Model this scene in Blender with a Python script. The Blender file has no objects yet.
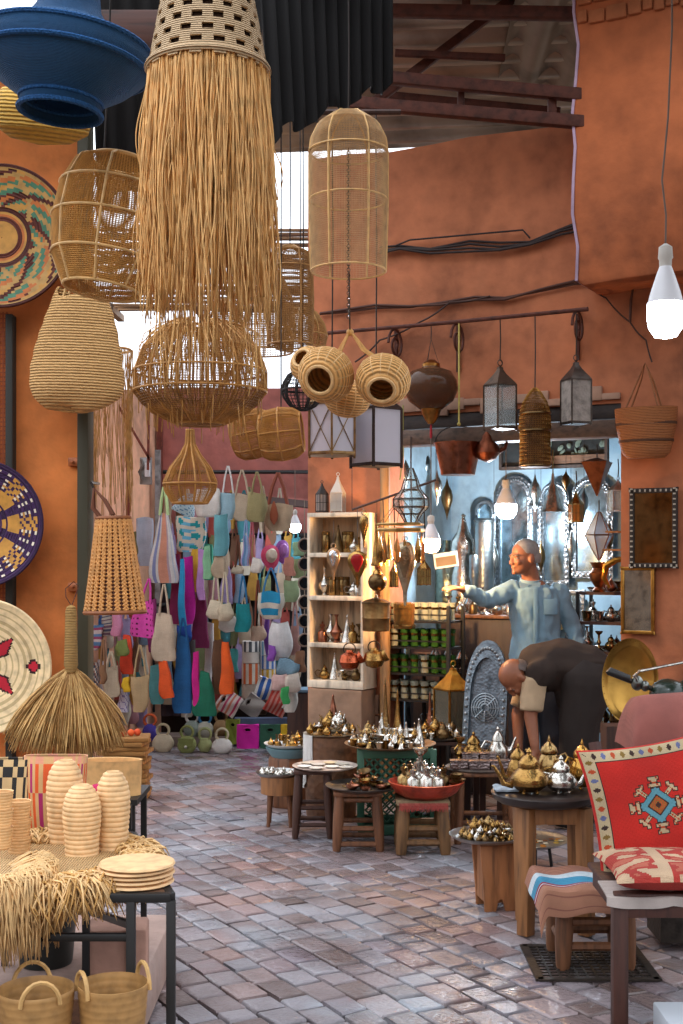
import bpy, bmesh, math, random
from math import sin, cos, pi, radians as R, sqrt, atan2
from mathutils import Vector, Matrix, Euler, noise
random.seed(7)
col = bpy.context.scene.collection
F = 1280.0; CH = 1.6; HY = 560.0; CX = 341.5
def K(D): return D / F
def P(px, py, D): return Vector(((px - CX) / F * D, D, CH - (py - HY) / F * D))
def Zof(py, D): return CH - (py - HY) / F * D
def Xof(px, D): return (px - CX) / F * D
# the line of the shop front
FA = Vector((-.232, 8.866)); Fd = Vector((.881, -.4731)); Fn = Vector((-.4731, -.881)); FR = atan2(-.4731, .881)
def FD(px, off=0):
    a = (px - CX) / F
    return (FA.dot(Fn) + off) / (a * Fn.x + Fn.y)
def FP(px, py, off=0): return P(px, py, FD(px, off))
def FU(px, off=0):
    p = FP(px, HY, off); return (Vector((p.x, p.y)) - FA).dot(Fd)
def FW(u, off, z):
    q = FA + Fd * u + Fn * off; return Vector((q.x, q.y, z))

# ---------------------------------------------------------------- materials
_m = {}
def lin(h):
    h = h.lstrip('#'); o = []
    for i in (0, 2, 4):
        c = int(h[i:i+2], 16) / 255
        o.append(c / 12.92 if c <= .04045 else ((c + .055) / 1.055) ** 2.4)
    return (*o, 1)
def M(hexc, kind='plain', **kw):
    key = (hexc, kind, tuple(sorted(kw.items())))
    if key in _m: return _m[key]
    m = bpy.data.materials.new(kind + '_' + hexc.lstrip('#')); m.use_nodes = True
    nt = m.node_tree; N = nt.nodes; Lk = nt.links
    b = N['Principled BSDF']; c = lin(hexc)
    b.inputs['Base Color'].default_value = c
    tc = N.new('ShaderNodeTexCoord')
    def noise_n(scale, det=3, vec=None):
        n = N.new('ShaderNodeTexNoise'); n.inputs['Scale'].default_value = scale; n.inputs['Detail'].default_value = det
        Lk.new(vec or tc.outputs['Object'], n.inputs['Vector']); return n
    def ramp(src, stops):
        r = N.new('ShaderNodeValToRGB'); e = r.color_ramp.elements
        while len(e) < len(stops): e.new(.5)
        for i, (p, cc) in enumerate(stops): e[i].position = p; e[i].color = cc
        Lk.new(src, r.inputs[0]); return r
    def sc(c, f): return (min(c[0]*f, 1), min(c[1]*f, 1), min(c[2]*f, 1), 1)
    def bump(src, st, dist=.005):
        bp = N.new('ShaderNodeBump'); bp.inputs['Strength'].default_value = st; bp.inputs['Distance'].default_value = dist
        Lk.new(src, bp.inputs['Height']); Lk.new(bp.outputs[0], b.inputs['Normal'])
    def wave(scale, axis='Z', dist=0, prof='SIN'):
        w = N.new('ShaderNodeTexWave'); w.bands_direction = axis; w.inputs['Scale'].default_value = scale
        w.inputs['Distortion'].default_value = dist; w.wave_profile = prof; w.inputs['Detail Scale'].default_value = 2
        Lk.new(tc.outputs['Object'], w.inputs['Vector']); return w
    b.inputs['Roughness'].default_value = kw.get('rough', .75)
    if kind == 'plain': pass
    elif kind == 'plaster':
        n = noise_n(1.1, 8); n2 = noise_n(9, 6)
        mx = N.new('ShaderNodeMath'); mx.operation = 'MULTIPLY_ADD'; mx.inputs[1].default_value = .45
        Lk.new(n2.outputs[0], mx.inputs[0]); Lk.new(n.outputs[0], mx.inputs[2])
        rr = ramp(mx.outputs[0], [(.5, sc(c, .5)), (.64, sc(c, .82)), (.74, c), (.9, sc(c, 1.25))])
        # soot / worn patches
        n3 = noise_n(2.2, 10); r3 = ramp(n3.outputs[0], [(.58, (0,0,0,1)), (.68, (1,1,1,1))])
        mm = N.new('ShaderNodeMix'); mm.data_type = 'RGBA'; mm.inputs['B'].default_value = (c[0]*.62, c[1]*.75, c[2]*.85, 1)
        ml = N.new('ShaderNodeMath'); ml.operation = 'MULTIPLY'; ml.inputs[1].default_value = .35
        Lk.new(r3.outputs[0], ml.inputs[0]); Lk.new(ml.outputs[0], mm.inputs['Factor']); Lk.new(rr.outputs[0], mm.inputs['A'])
        Lk.new(mm.outputs['Result'], b.inputs['Base Color'])
        bump(n2.outputs[0], .5, .02); b.inputs['Roughness'].default_value = .9
    elif kind == 'straw':      # coils stacked up the Z axis
        w = wave(kw.get('s', 22), kw.get('ax', 'Z'), 1.2); n = noise_n(60, 2)
        ad = N.new('ShaderNodeMath'); ad.operation = 'MULTIPLY_ADD'; ad.inputs[1].default_value = .6
        Lk.new(n.outputs[0], ad.inputs[0]); Lk.new(w.outputs['Fac'], ad.inputs[2])
        rr = ramp(ad.outputs[0], [(.1, sc(c, .42)), (.5, sc(c, .85)), (1, sc(c, 1.15))])
        Lk.new(rr.outputs[0], b.inputs['Base Color']); bump(ad.outputs[0], .9, .006)
    elif kind == 'fibre':
        n = noise_n(30, 4); rr = ramp(n.outputs[0], [(.3, sc(c, .75)), (.5, c), (.7, sc(c, 1.15))])
        Lk.new(rr.outputs[0], b.inputs['Base Color']); b.inputs['Roughness'].default_value = .6
    elif kind == 'cloth' or kind == 'knit':
        s_ = 260 if kind == 'cloth' else kw.get('s', 90)
        w = wave(s_/3, 'Z', 3); w2 = wave(s_/3, 'X', 3)
        mu = N.new('ShaderNodeMath'); mu.operation = 'MULTIPLY'; Lk.new(w.outputs['Fac'], mu.inputs[0]); Lk.new(w2.outputs['Fac'], mu.inputs[1])
        n = noise_n(7, 4)
        rr = ramp(n.outputs[0], [(.3, sc(c, .78)), (.7, sc(c, 1.12))])
        mm = N.new('ShaderNodeMix'); mm.data_type = 'RGBA'; mm.blend_type = 'MULTIPLY'
        r2 = ramp(mu.outputs[0], [(0, (.6,.6,.6,1)), (.6, (1,1,1,1))])
        mm.inputs['Factor'].default_value = .35 if kind == 'cloth' else .5
        Lk.new(rr.outputs[0], mm.inputs['A']); Lk.new(r2.outputs[0], mm.inputs['B'])
        Lk.new(mm.outputs['Result'], b.inputs['Base Color']); bump(mu.outputs[0], .4 if kind == 'cloth' else .8, .003)
        b.inputs['Roughness'].default_value = .9
    elif kind == 'metal':
        b.inputs['Metallic'].default_value = kw.get('met', 1.0); b.inputs['Roughness'].default_value = kw.get('rough', .28)
        n = noise_n(kw.get('s', 18), 4); rr = ramp(n.outputs[0], [(.3, sc(c, .45)), (.5, sc(c, .9)), (.7, sc(c, 1.1))])
        Lk.new(rr.outputs[0], b.inputs['Base Color'])
        v = N.new('ShaderNodeTexVoronoi'); v.inputs['Scale'].default_value = kw.get('e', 60); Lk.new(tc.outputs['Object'], v.inputs['Vector'])
        bump(v.outputs[0], kw.get('b', .25), .004)
    elif kind == 'wood':
        mp = N.new('ShaderNodeMapping'); mp.inputs['Scale'].default_value = kw.get('gs', (14, 14, 1.5)); Lk.new(tc.outputs['Object'], mp.inputs[0])
        n = noise_n(3, 6, mp.outputs[0]); rr = ramp(n.outputs[0], [(.3, sc(c, .45)), (.5, c), (.72, sc(c, 1.25))])
        Lk.new(rr.outputs[0], b.inputs['Base Color']); bump(n.outputs[0], .3, .004); b.inputs['Roughness'].default_value = kw.get('rough', .6)
    elif kind == 'skin':
        b.inputs['Roughness'].default_value = .5; b.inputs['Subsurface Weight'].default_value = .05
        n = noise_n(12, 4); rr = ramp(n.outputs[0], [(.3, sc(c, .85)), (.7, sc(c, 1.08))]); Lk.new(rr.outputs[0], b.inputs['Base Color'])
    elif kind == 'glass':
        b.inputs['Roughness'].default_value = kw.get('rough', .06); b.inputs['Transmission Weight'].default_value = kw.get('t', .85); b.inputs['IOR'].default_value = 1.25
    elif kind == 'emit':
        b.inputs['Emission Color'].default_value = c; b.inputs['Emission Strength'].default_value = kw.get('e', 8)
    elif kind == 'stone':
        oi = N.new('ShaderNodeAttribute'); oi.attribute_name = 'rnd'
        n = noise_n(3.2, 8); n2 = noise_n(45, 5); n4 = noise_n(.8, 5)
        r1 = ramp(oi.outputs['Fac'], [(0, lin('#6d5c58')), (.3, lin('#87797a')), (.6, lin('#8f8c92')), (.85, lin('#957a74')), (1, lin('#7b7078'))])
        r2 = ramp(n.outputs[0], [(.3, (.55,.5,.48,1)), (.55, (1,1,1,1)), (.8, (1.15,1.12,1.1,1))])
        mm = N.new('ShaderNodeMix'); mm.data_type = 'RGBA'; mm.blend_type = 'MULTIPLY'; mm.inputs['Factor'].default_value = .8
        Lk.new(r1.outputs[0], mm.inputs['A']); Lk.new(r2.outputs[0], mm.inputs['B']); Lk.new(mm.outputs['Result'], b.inputs['Base Color'])
        n5 = noise_n(1.7, 9); r5 = ramp(n5.outputs[0], [(.52, (0,0,0,1)), (.66, (1,1,1,1))])  # pale bluish floor sheen painted into the base colour as noise patches
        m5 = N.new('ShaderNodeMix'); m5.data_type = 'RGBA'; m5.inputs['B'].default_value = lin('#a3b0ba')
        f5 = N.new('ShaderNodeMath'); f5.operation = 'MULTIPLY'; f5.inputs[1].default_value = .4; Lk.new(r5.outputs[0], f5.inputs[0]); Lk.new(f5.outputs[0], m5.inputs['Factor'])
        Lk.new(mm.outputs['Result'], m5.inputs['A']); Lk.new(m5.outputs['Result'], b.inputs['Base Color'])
        r4 = ramp(n4.outputs[0], [(.4, (.16,.16,.16,1)), (.62, (.5,.5,.5,1))]); Lk.new(r4.outputs[0], b.inputs['Roughness'])
        ad = N.new('ShaderNodeMath'); ad.operation = 'ADD'; Lk.new(n2.outputs[0], ad.inputs[0]); Lk.new(n.outputs[0], ad.inputs[1])
        bump(ad.outputs[0], .6, .012)
    _m[key] = m; return m

STRAW='#dcb479'; 
BRASS = M('#9a7c50', 'metal', rough=.24); GOLD = M('#a17b45', 'metal', rough=.26, e=120); OLDB = M('#70583a', 'metal', rough=.36)
SILV = M('#cfc8bd', 'metal', rough=.25); COPP = M('#96604a', 'metal', rough=.3); DARKM = M('#3a322c', 'metal', rough=.5, met=.6)
BLACKM = M('#1c1a19', 'plain', rough=.5); RUST = M('#5a2f22', 'metal', met=.3, rough=.7)
GLASS = M('#eef4f4', 'glass'); GGLASS = M('#5f9a4a', 'glass', t=.7)
WOODM = M('#6e452a', 'wood'); WOODD = M('#42261a', 'wood'); WOODL = M('#8f5f36', 'wood'); WOODG = M('#73512f', 'wood')

# ---------------------------------------------------------------- mesh builder
class MB:
    def __init__(s): s.v = []; s.f = []; s.mi = []; s.k = 0
    def add(s, vs, fs, M4=None):
        o = len(s.v)
        for p in vs:
            p = Vector(p); s.v.append(M4 @ p if M4 is not None else p)
        for f in fs: s.f.append([i + o for i in f]); s.mi.append(s.k)
        return s
    def box(s, c, d, rz=0, M4=None):
        x, y, z = d[0]/2, d[1]/2, d[2]/2
        T = Matrix.Translation(Vector(c)) @ Matrix.Rotation(rz, 4, 'Z')
        if M4 is not None: T = M4 @ T
        vs = [(-x,-y,-z),(x,-y,-z),(x,y,-z),(-x,y,-z),(-x,-y,z),(x,-y,z),(x,y,z),(-x,y,z)]
        return s.add(vs, [(0,3,2,1),(4,5,6,7),(0,1,5,4),(1,2,6,5),(2,3,7,6),(3,0,4,7)], T)
    def bar(s, a, b, w, h=None):       # rectangular bar from a to b
        a = Vector(a); b = Vector(b); h = h or w; d = b - a; L = d.length
        q = d.to_track_quat('X', 'Z').to_matrix().to_4x4()
        return s.box((0,0,0), (L, w, h), 0, Matrix.Translation((a+b)/2) @ q)
    def lathe(s, prof, n=24, c=(0,0,0), M4=None, sy=1, cap=True, wob=0):
        vs = []; fs = []; m = len(prof)
        for (r, z) in prof:
            for j in range(n):
                a = 2*pi*j/n; rr = r*(1 + (wob*sin(3*a+z*20) if wob else 0)); vs.append((c[0]+rr*cos(a), c[1]+rr*sin(a)*sy, c[2]+z))
        for i in range(m-1):
            for j in range(n):
                fs.append((i*n+j, i*n+(j+1)%n, (i+1)*n+(j+1)%n, (i+1)*n+j))
        if cap:
            if prof[0][0] > 1e-4: fs.append(tuple(range(n))[::-1])
            if prof[-1][0] > 1e-4: fs.append(tuple((m-1)*n+j for j in range(n)))
        return s.add(vs, fs, M4)
    def tube(s, pts, r, n=6, closed=False, M4=None):
        pts = [Vector(p) for p in pts]; m = len(pts); vs = []; fs = []
        rs = r if isinstance(r, (list, tuple)) else [r]*m
        up = None
        for i, p in enumerate(pts):
            if closed: t = pts[(i+1) % m] - pts[i-1]
            else: t = pts[min(i+1, m-1)] - pts[max(i-1, 0)]
            if t.length < 1e-9: t = Vector((0,0,1))
            t.normalize()
            if up is None: up = t.orthogonal().normalized()
            else:
                up = up - t*up.dot(t)
                up = up.normalized() if up.length > 1e-6 else t.orthogonal().normalized()
            bi = t.cross(up)
            for j in range(n):
                a = 2*pi*j/n; vs.append(p + (up*cos(a) + bi*sin(a))*rs[i])
        for i in range(m if closed else m-1):
            k = (i+1) % m
            for j in range(n): fs.append((i*n+j, i*n+(j+1)%n, k*n+(j+1)%n, k*n+j))
        if not closed: fs.append(tuple(range(n))[::-1]); fs.append(tuple((m-1)*n+j for j in range(n)))
        return s.add(vs, fs, M4)
    def ring(s, c, r, t, n=24, k=6, M4=None, sy=1):
        return s.tube([(c[0]+r*cos(2*pi*i/n), c[1]+r*sin(2*pi*i/n)*sy, c[2]) for i in range(n)], t, k, True, M4)
    def vring(s, c, r, t, n=18, k=6):   # ring standing in the XZ plane
        return s.tube([(c[0]+r*cos(2*pi*i/n), c[1], c[2]+r*sin(2*pi*i/n)) for i in range(n)], t, k, True)
    def ball(s, c, r, n=12, m=8, M4=None):
        r = r if isinstance(r, (tuple, list)) else (r, r, r); vs = []; fs = []
        for i in range(1, m):
            t = pi*i/m
            for j in range(n):
                a = 2*pi*j/n; vs.append((c[0]+r[0]*sin(t)*cos(a), c[1]+r[1]*sin(t)*sin(a), c[2]-r[2]*cos(t)))
        b0 = len(vs); vs += [(c[0], c[1], c[2]-r[2]), (c[0], c[1], c[2]+r[2])]
        for i in range(m-2):
            for j in range(n): fs.append((i*n+j, i*n+(j+1)%n, (i+1)*n+(j+1)%n, (i+1)*n+j))
        for j in range(n): fs.append((b0, (j+1)%n, j)); fs.append((b0+1, (m-2)*n+j, (m-2)*n+(j+1)%n))
        return s.add(vs, fs, M4)
    def limb(s, a, b, ra, rb, n=10): # tapered capsule
        a = Vector(a); b = Vector(b); s.tube([a, b], [ra, rb], n); s.ball(a, ra, n, 8); return s.ball(b, rb, n, 8)
    def prism(s, poly, y0, y1, M4=None): # polygon in XZ extruded along Y
        n = len(poly); vs = [(x, y0, z) for x, z in poly] + [(x, y1, z) for x, z in poly]
        fs = [tuple(range(n)), tuple(range(2*n-1, n-1, -1))] + [(i, i+n, (i+1)%n+n, (i+1)%n) for i in range(n)]
        return s.add(vs, fs, M4)
    def sheet(s, fn, nu, nv, matfn=None, th=0, hole=None): # grid surface fn(u,v)->point
        o = len(s.v); P_ = [[Vector(fn(i/nu, j/nv)) for i in range(nu+1)] for j in range(nv+1)]
        for row in P_:
            for p in row: s.v.append(p)
        W = nu+1
        for j in range(nv):
            for i in range(nu):
                if hole and hole((i+.5)/nu, (j+.5)/nv, i, j): continue
                s.f.append([o+j*W+i, o+j*W+i+1, o+(j+1)*W+i+1, o+(j+1)*W+i]); s.mi.append(matfn((i+.5)/nu, (j+.5)/nv) if matfn else s.k)
        return s
def mesh_of(mb, mats, sharp=40, name='m', solid=0, wire=0, bevel=0, vox=0, smooth=0, sub=0):
    me = bpy.data.meshes.new(name)
    me.from_pydata([tuple(v) for v in mb.v], [], mb.f)
    for m in (mats if isinstance(mats, (list, tuple)) else [mats]): me.materials.append(m)
    if any(mb.mi): me.polygons.foreach_set('material_index', mb.mi)
    me.validate(); me.update()
    bm = bmesh.new(); bm.from_mesh(me)
    bmesh.ops.remove_doubles(bm, verts=bm.verts, dist=1e-5)
    bmesh.ops.recalc_face_normals(bm, faces=bm.faces); bm.to_mesh(me); bm.free()
    if solid or wire or bevel or vox or sub:
        t = bpy.data.objects.new('tmp', me); col.objects.link(t)
        if wire: w = t.modifiers.new('w', 'WIREFRAME'); w.thickness = wire; w.use_even_offset = False; w.use_boundary = True
        if solid: w = t.modifiers.new('s', 'SOLIDIFY'); w.thickness = solid; w.offset = 0
        if bevel: w = t.modifiers.new('b', 'BEVEL'); w.width = bevel; w.segments = 2; w.limit_method = 'ANGLE'
        if vox:
            w = t.modifiers.new('r', 'REMESH'); w.mode = 'VOXEL'; w.voxel_size = vox
            if smooth: w = t.modifiers.new('sm', 'SMOOTH'); w.iterations = smooth; w.factor = .5
        if sub: w = t.modifiers.new('ss', 'SUBSURF'); w.levels = sub; w.render_levels = sub
        dg = bpy.context.evaluated_depsgraph_get(); dg.update()
        m2 = bpy.data.meshes.new_from_object(t.evaluated_get(dg)); bpy.data.objects.remove(t)
        if not len(m2.materials): m2.materials.append(mats[0] if isinstance(mats, (list, tuple)) else mats)
        me = m2
    me.shade_smooth()
    try: me.set_sharp_from_angle(angle=R(sharp))
    except Exception: pass
    return me
def tag(o, label=None, cat=None, group=None, kind=None):
    if label: o['label'] = label
    if cat: o['category'] = cat
    if group: o['group'] = group
    if kind: o['kind'] = kind
    return o
def O(name, mb, mats, parent=None, label=None, cat=None, group=None, kind=None, loc=(0,0,0), rot=(0,0,0), **kw):
    me = mb if isinstance(mb, bpy.types.Mesh) else mesh_of(mb, mats, name=name, **kw)
    o = bpy.data.objects.new(name, me); col.objects.link(o); o.parent = parent
    o.location = loc; o.rotation_euler = (0,0,rot) if isinstance(rot, (int, float)) else rot
    return tag(o, label, cat, group, kind)
def T(name, label, cat, loc=(0,0,0), rot=(0,0,0), group=None):
    o = bpy.data.objects.new(name, None); col.objects.link(o); o.location = loc
    o.rotation_euler = (0,0,rot) if isinstance(rot, (int, float)) else rot
    return tag(o, label, cat, group)
def dup(root, loc, rot=0, label=None, group=None, sc=1):
    r = root.copy(); col.objects.link(r); r.location = loc
    r.rotation_euler = (0,0,rot) if isinstance(rot, (int, float)) else rot
    r.scale = (sc, sc, sc) if isinstance(sc, (int, float)) else sc
    if label: r['label'] = label
    if group: r['group'] = group
    elif 'group' in r and label: del r['group']
    for ch in list(root.children):
        c = ch.copy(); col.objects.link(c); c.parent = r
        for g in list(ch.children): d = g.copy(); col.objects.link(d); d.parent = c
    return r
def struct(name, mb, mats, parent=None, loc=(0,0,0), rot=0, **kw): return O(name, mb, mats, parent, kind=None if parent else 'structure', loc=loc, rot=rot, **kw)
def LX(name, label, cat, px, D, prof, mat, n=28, group=None, parent=None, sy=1, off=0, **kw):
    """a turned thing: prof = (half width, row) pairs read at depth D"""
    k = K(D); y0 = max(y for r, y in prof); pr = [(max(r, 0)*k, (y0-y)*k) for r, y in prof]
    return O(name, MB().lathe(pr, n, sy=sy), mat, parent, label, cat, group, loc=P(px, y0, D), **kw)
# ================================================================ SETTING
WALL = M('#b0623f', 'plaster'); WALLU = M('#b46c48', 'plaster')
# paving of worn setts: one mesh, rows running obliquely
def paving():
    rnd = random.Random(3); g = MB(); cols = []
    a = R(-60); ca, sa = cos(a), sin(a); cw, rw = .165, .125; nx, ny = 110, 130
    def pt(i, j, odd):
        x = (i + (.5 if odd else 0))*cw - nx*cw/2; y = j*rw - ny*rw/2
        y += .035*sin(x*.9) + .02*noise.noise((x*2, y*2, 0)); x += .03*noise.noise((x*3, y*3, 5))
        return (x*ca - y*sa, x*sa + y*ca + 7.2)
    for j in range(ny):
        rr = random.Random(j); cut = [rr.uniform(-.22, .22) for _ in range(nx+2)]
        for i in range(nx):
            odd = j % 2
            q = [pt(i+cut[i], j, odd), pt(i+1+cut[i+1], j, odd), pt(i+1+cut[i+1], j+1, odd), pt(i+cut[i], j+1, odd)]
            cx = sum(p[0] for p in q)/4; cy = sum(p[1] for p in q)/4
            if not (2.6 < cy < 12.4 and abs(cx) < .3*cy + .9): continue
            g_ = .0075; vs = []
            h = -rnd.random()*.004; tx, ty = rnd.uniform(-.012, .012), rnd.uniform(-.012, .012)
            for lvl, ins, z in ((0, g_, -.02), (1, g_, -.007), (2, g_+.004, -.0015), (3, g_+.018, 0)):
                for (x, y) in q:
                    dx, dy = x-cx, y-cy; L = sqrt(dx*dx+dy*dy); f = (L - ins*1.35)/L
                    x2, y2 = cx+dx*f + rnd.uniform(-.004,.004), cy+dy*f + rnd.uniform(-.004,.004)
                    vs.append((x2, y2, z + h + (tx*dx+ty*dy if lvl else 0)))
            fs = [tuple(k*4+t for t in (m, (m+1) % 4)) + tuple((k+1)*4+t for t in ((m+1) % 4, m)) for k in range(3) for m in range(4)] + [(12,13,14,15)]
            g.add(vs, fs); cols.append((16, rnd.random()))
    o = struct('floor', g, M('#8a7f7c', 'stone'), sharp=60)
    at = o.data.attributes.new('rnd', 'FLOAT', 'POINT'); 
    # colour by cell position so it survives vertex merging
    def cellrnd(co):
        return 0
    bmv = o.data.vertices; n = 0; vals = [0.0]*len(bmv)
    # vertices keep their order (no merges happen between separate stones)
    for cnt, r in cols:
        for k in range(cnt):
            if n < len(vals): vals[n] = r
            n += 1
    at.data.foreach_set('value', vals)
    return o
paving()
struct('floor', MB().box((0, 7, -.035), (16, 14, .03)), M('#3a302b', 'plaster'))

# shop front wall with its wide opening
zo = 2.56
u0, u1, u2, u3 = 0, FU(386), FU(621), FU(683) + 1.2
def ztop(px): return Zof(150 - (px-390)*.137, FD(px))
poly = [(u0, 0), (u1, 0), (u1, zo), (u2, zo), (u2, 0), (u3, 0)]
for px in (760, 650, 572, 520, 470, 430, 390, 350, 308): poly.append((FU(px), ztop(px) + .015*sin(px*.11)))
Mf = Matrix.Translation((FA.x, FA.y, 0)) @ Matrix.Rotation(FR, 4, 'Z')
struct('wall_front', MB().prism(poly, 0, .28, Mf), WALLU, sharp=30)
# worn strip and bare plaster above the opening
lt = MB()
for i in range(14):
    u = u1 + (u2-u1)*(i+.5)/14
    lt.box((u, -.012, zo + .045 + .02*sin(i*1.7)), ((u2-u1)/14+.002, .03, .07 + .03*sin(i*2.3)), 0, Mf)
struct('trim_1', lt, M('#a5806a', 'plaster'), bevel=.006)
struct('trim_2', MB().box(((u1+u2)/2, -.03, 2.40), (u2-u1+.02, .16, .1), 0, Mf), M('#5a4334', 'wood', gs=(1.5,14,14)), bevel=.008)
struct('trim_3', MB().box(((u1+u2)/2, .06, 2.515), (u2-u1, .1, .09), 0, Mf), M('#2e211b', 'wood', gs=(1.5,14,14)), bevel=.006)
# pale stripe of old paint on the pier and rough stone foot
pf = MB()
rn = random.Random(5)
for j in range(5):
    x = .02
    while x < FU(380):
        w = rn.uniform(.1, .2); w = min(w, FU(380)-x+.01); pf.box((x+w/2, -.02+rn.uniform(-.006,.006), .07+j*.14), (w-.012, .04, .128), 0, Mf); x += w
struct('trim_5', pf, M('#8a6a55', 'plaster'), bevel=.012)
# inside of the shop
IN = M('#8ea3ad', 'plaster')
dp = 1.75
iw = MB(); iw.box(((u1+u2)/2+.1, dp+.05, 1.5), (u2-u1+1.2, .1, 3.0), 0, Mf); struct('wall_back', iw, IN)
struct('wall_left', MB().box((u1-.32, .28+dp/2, 1.5), (.08, dp, 3.0), 0, Mf), IN)
struct('wall_right', MB().box((u2+.52, .28+dp/2, 1.5), (.08, dp, 3.0), 0, Mf), IN)
struct('ceiling', MB().box(((u1+u2)/2+.1, .28+dp/2, 3.0), (u2-u1+1.2, dp+.1, .08), 0, Mf), M('#5a5048', 'plaster'))

# overhanging block above right
ub = FU(574, .34)
def FZ(py, px, off=.34): return Zof(py, FD(px, off))
zb = FZ(281, 574)
outline = [(ub + .014*sin(i*2.1) + .01*cos(i*.9), zb + i*.2) for i in range(11)]
poly2 = [(ub+2.2, zb+.02), (ub+2.2, zb+2.0)] + outline[::-1] + [(ub+.06, zb-.035), (ub+.3, zb-.02), (ub+1.0, zb+.0)]
struct('wall_upper', MB().prism(poly2, -.34, 0.02, Mf), M('#b2633a', 'plaster'), bevel=.025)
ol = [(u-.003, z) for u, z in outline]; struct('trim_painted_light', MB().prism([(u+.016, z) for u, z in ol] + ol[::-1], -.345, -.1, Mf), M('#b39bb0', 'plaster'), sharp=20)  # lilac strip paints the sky-lit left edge of the block
rb = MB(); rn = random.Random(8)
for j in range(2):
    x = ub+.02
    while x < ub+.85:
        w = rn.uniform(.05, .13); rb.box((x+w/2, -.345, FZ(15 - j*20, 600)+rn.uniform(-.008,.008)), (w-.008, .04, .09*rn.uniform(.8,1.1)), 0, Mf); x += w
struct('trim_6', rb, M('#a9633c', 'plaster'), bevel=.012)

# left door leaf with its green post, far edge at column 90
Dl = 5.25
lw = MB(); lw.box(((Xof(-60,Dl)+Xof(84,Dl))/2, Dl+.05, 1.9), (Xof(84,Dl)-Xof(-60,Dl), .08, 3.8))
struct('wall_street', lw, M('#de8242', 'plaster'))
struct('trim_7', MB().box((Xof(86,Dl), Dl-.01, 1.75), (.045, .12, 3.5)), M('#3f3b28', 'plain', rough=.6), bevel=.005)
struct('trim_8', MB().box((Xof(12,Dl), Dl-.01, 1.3), (.03, .08, 2.6)), M('#2c2a24', 'plain'), bevel=.004)
gp = MB()
for i in range(9): gp.bar(P(-22+i*3.6, 312, Dl-.03), P(-22+i*3.6, 600, Dl-.03), .005)
for i in range(64): gp.bar(P(-22, 314+i*4.5, Dl-.03), P(8, 314+i*4.5, Dl-.03), .005)
struct('trim_9', gp, M('#a5502b', 'plain'))
hg = MB()
for y in (462, 587): hg.box(P(76, y, Dl-.0), (.06, .03, .035)); hg.ball(P(73, y, Dl-.018), .006)
struct('trim_10', hg, M('#b8683c', 'metal', met=.3), bevel=.004)
struct('trim_11', MB().box((Xof(10,4.9), 4.95, Zof(36, 4.95)), (1.3, .12, .16)), M('#4a2416', 'wood', gs=(1.5,14,14)), bevel=.01)
# stone step along the left
struct('trim_12', MB().box(((-3.2+Xof(147,4.35))/2, 4.62, .1), (3.2+Xof(147,4.35), .9, .2)), M('#b09488', 'plaster'), bevel=.02)

# far passage: peach wall on the left, red wall behind the bags
pw = MB(); a_ = P(60, 560, 9.6); b_ = P(163, 560, 11.9)
pw.prism([(0,0),((b_-a_).length,0),((b_-a_).length,3.15),((b_-a_).length*.55,3.05),(0,2.9)], 0, .15, Matrix.Translation((a_.x,a_.y,0)) @ Matrix.Rotation(atan2(b_.y-a_.y, b_.x-a_.x), 4, 'Z'))
struct('wall_passage', pw, M('#e2a988', 'plaster'))
struct('wall_far', MB().box(((Xof(158,11.9)+.9)/2, 12.0, 1.6), (.9-Xof(158,11.9), .15, 3.2)), M('#b87066', 'plaster'))
fb = MB(); fb.bar(P(128,400,10.9), P(128,560,10.9), .03); fb.bar(P(160,395,11.7), P(160,600,11.7), .05)
fb.bar(P(150,330,10.8), P(148,470,10.8), .02); fb.bar(P(115,400,10.8), P(150,460,10.8), .02); fb.bar(P(196,420,11.6), P(240,360,11.6), .03)
struct('trim_13', fb, M('#7a3b2c', 'metal', met=.2, rough=.7))
struct('trim_14', MB().bar(P(158,450,11.55), P(158,640,11.55), .05), M('#9a9a9c', 'metal', met=.4))
struct('trim_15', MB().prism([(0,0),(.95,-.1),(.95,-.16),(0,-.05)], 0, .3, Matrix.Translation(P(225,492,11.4))), M('#3d2a25','plain'))
struct('trim_16', MB().box((Xof(235,11.88), 11.88, .92), (1.95, .06, 1.85)), M('#38271f', 'cloth'))  # dark sheet added behind the bags so their gaps look shaded

# roof over the lane: corrugated sheets, steel frame
def corrug(name, pts, mat, n=60, amp=.018, jag=0, along='u', down=0):
    """four corners a,b,c,d; waves across u"""
    a, b, c, d = [Vector(p) for p in pts]; nn = (b-a).cross(d-a).normalized()
    def fn(u, v):
        vv = v + (jag*sin(u*n*.9+2)+jag*.6*sin(u*37) if v > .95 else 0)
        return (a*(1-u)+b*u)*(1-vv) + (d*(1-u)+c*u)*vv + nn*amp*sin(u*n*2*pi/2)
    return struct(name, MB().sheet(fn, n*4, 10), mat, solid=.004, sharp=80)
TIN = M('#b5a898', 'metal', met=.7, rough=.36, s=2.5, b=.05); TIND = M('#857a70', 'metal', met=.6, rough=.4, s=3, b=.05)
zr = 5.1
corrug('ceiling', [(-.2, 6.6, zr+.25), (-1, 10.9, zr-.05), (3.9, 10.3, zr-.05), (3.9, 6.4, zr+.25)], TIN, 30, .045)
corrug('ceiling', [(1.05, 6.6, zr+.1), (2.9, 6.6, zr+.1), (2.9, 9.5, zr+.0), (1.15, 9.6, zr+.0)], TIND, 12, .045)
struct('ceiling', MB().box((2.0, 3.2, 4.45), (3.2, 6.0, .03)), WOODD)  # unseen awning added overhead to darken the right foreground
tr = MB()
def pb(a, b, w=.05, h=None): tr.bar(P(*a), P(*b), w, h)
pb((340,10,8.0),(690,16,7.6),.07); pb((388,78,7.9),(600,97,7.6),.07); pb((342,102,7.9),(600,124,7.6),.07)
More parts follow.
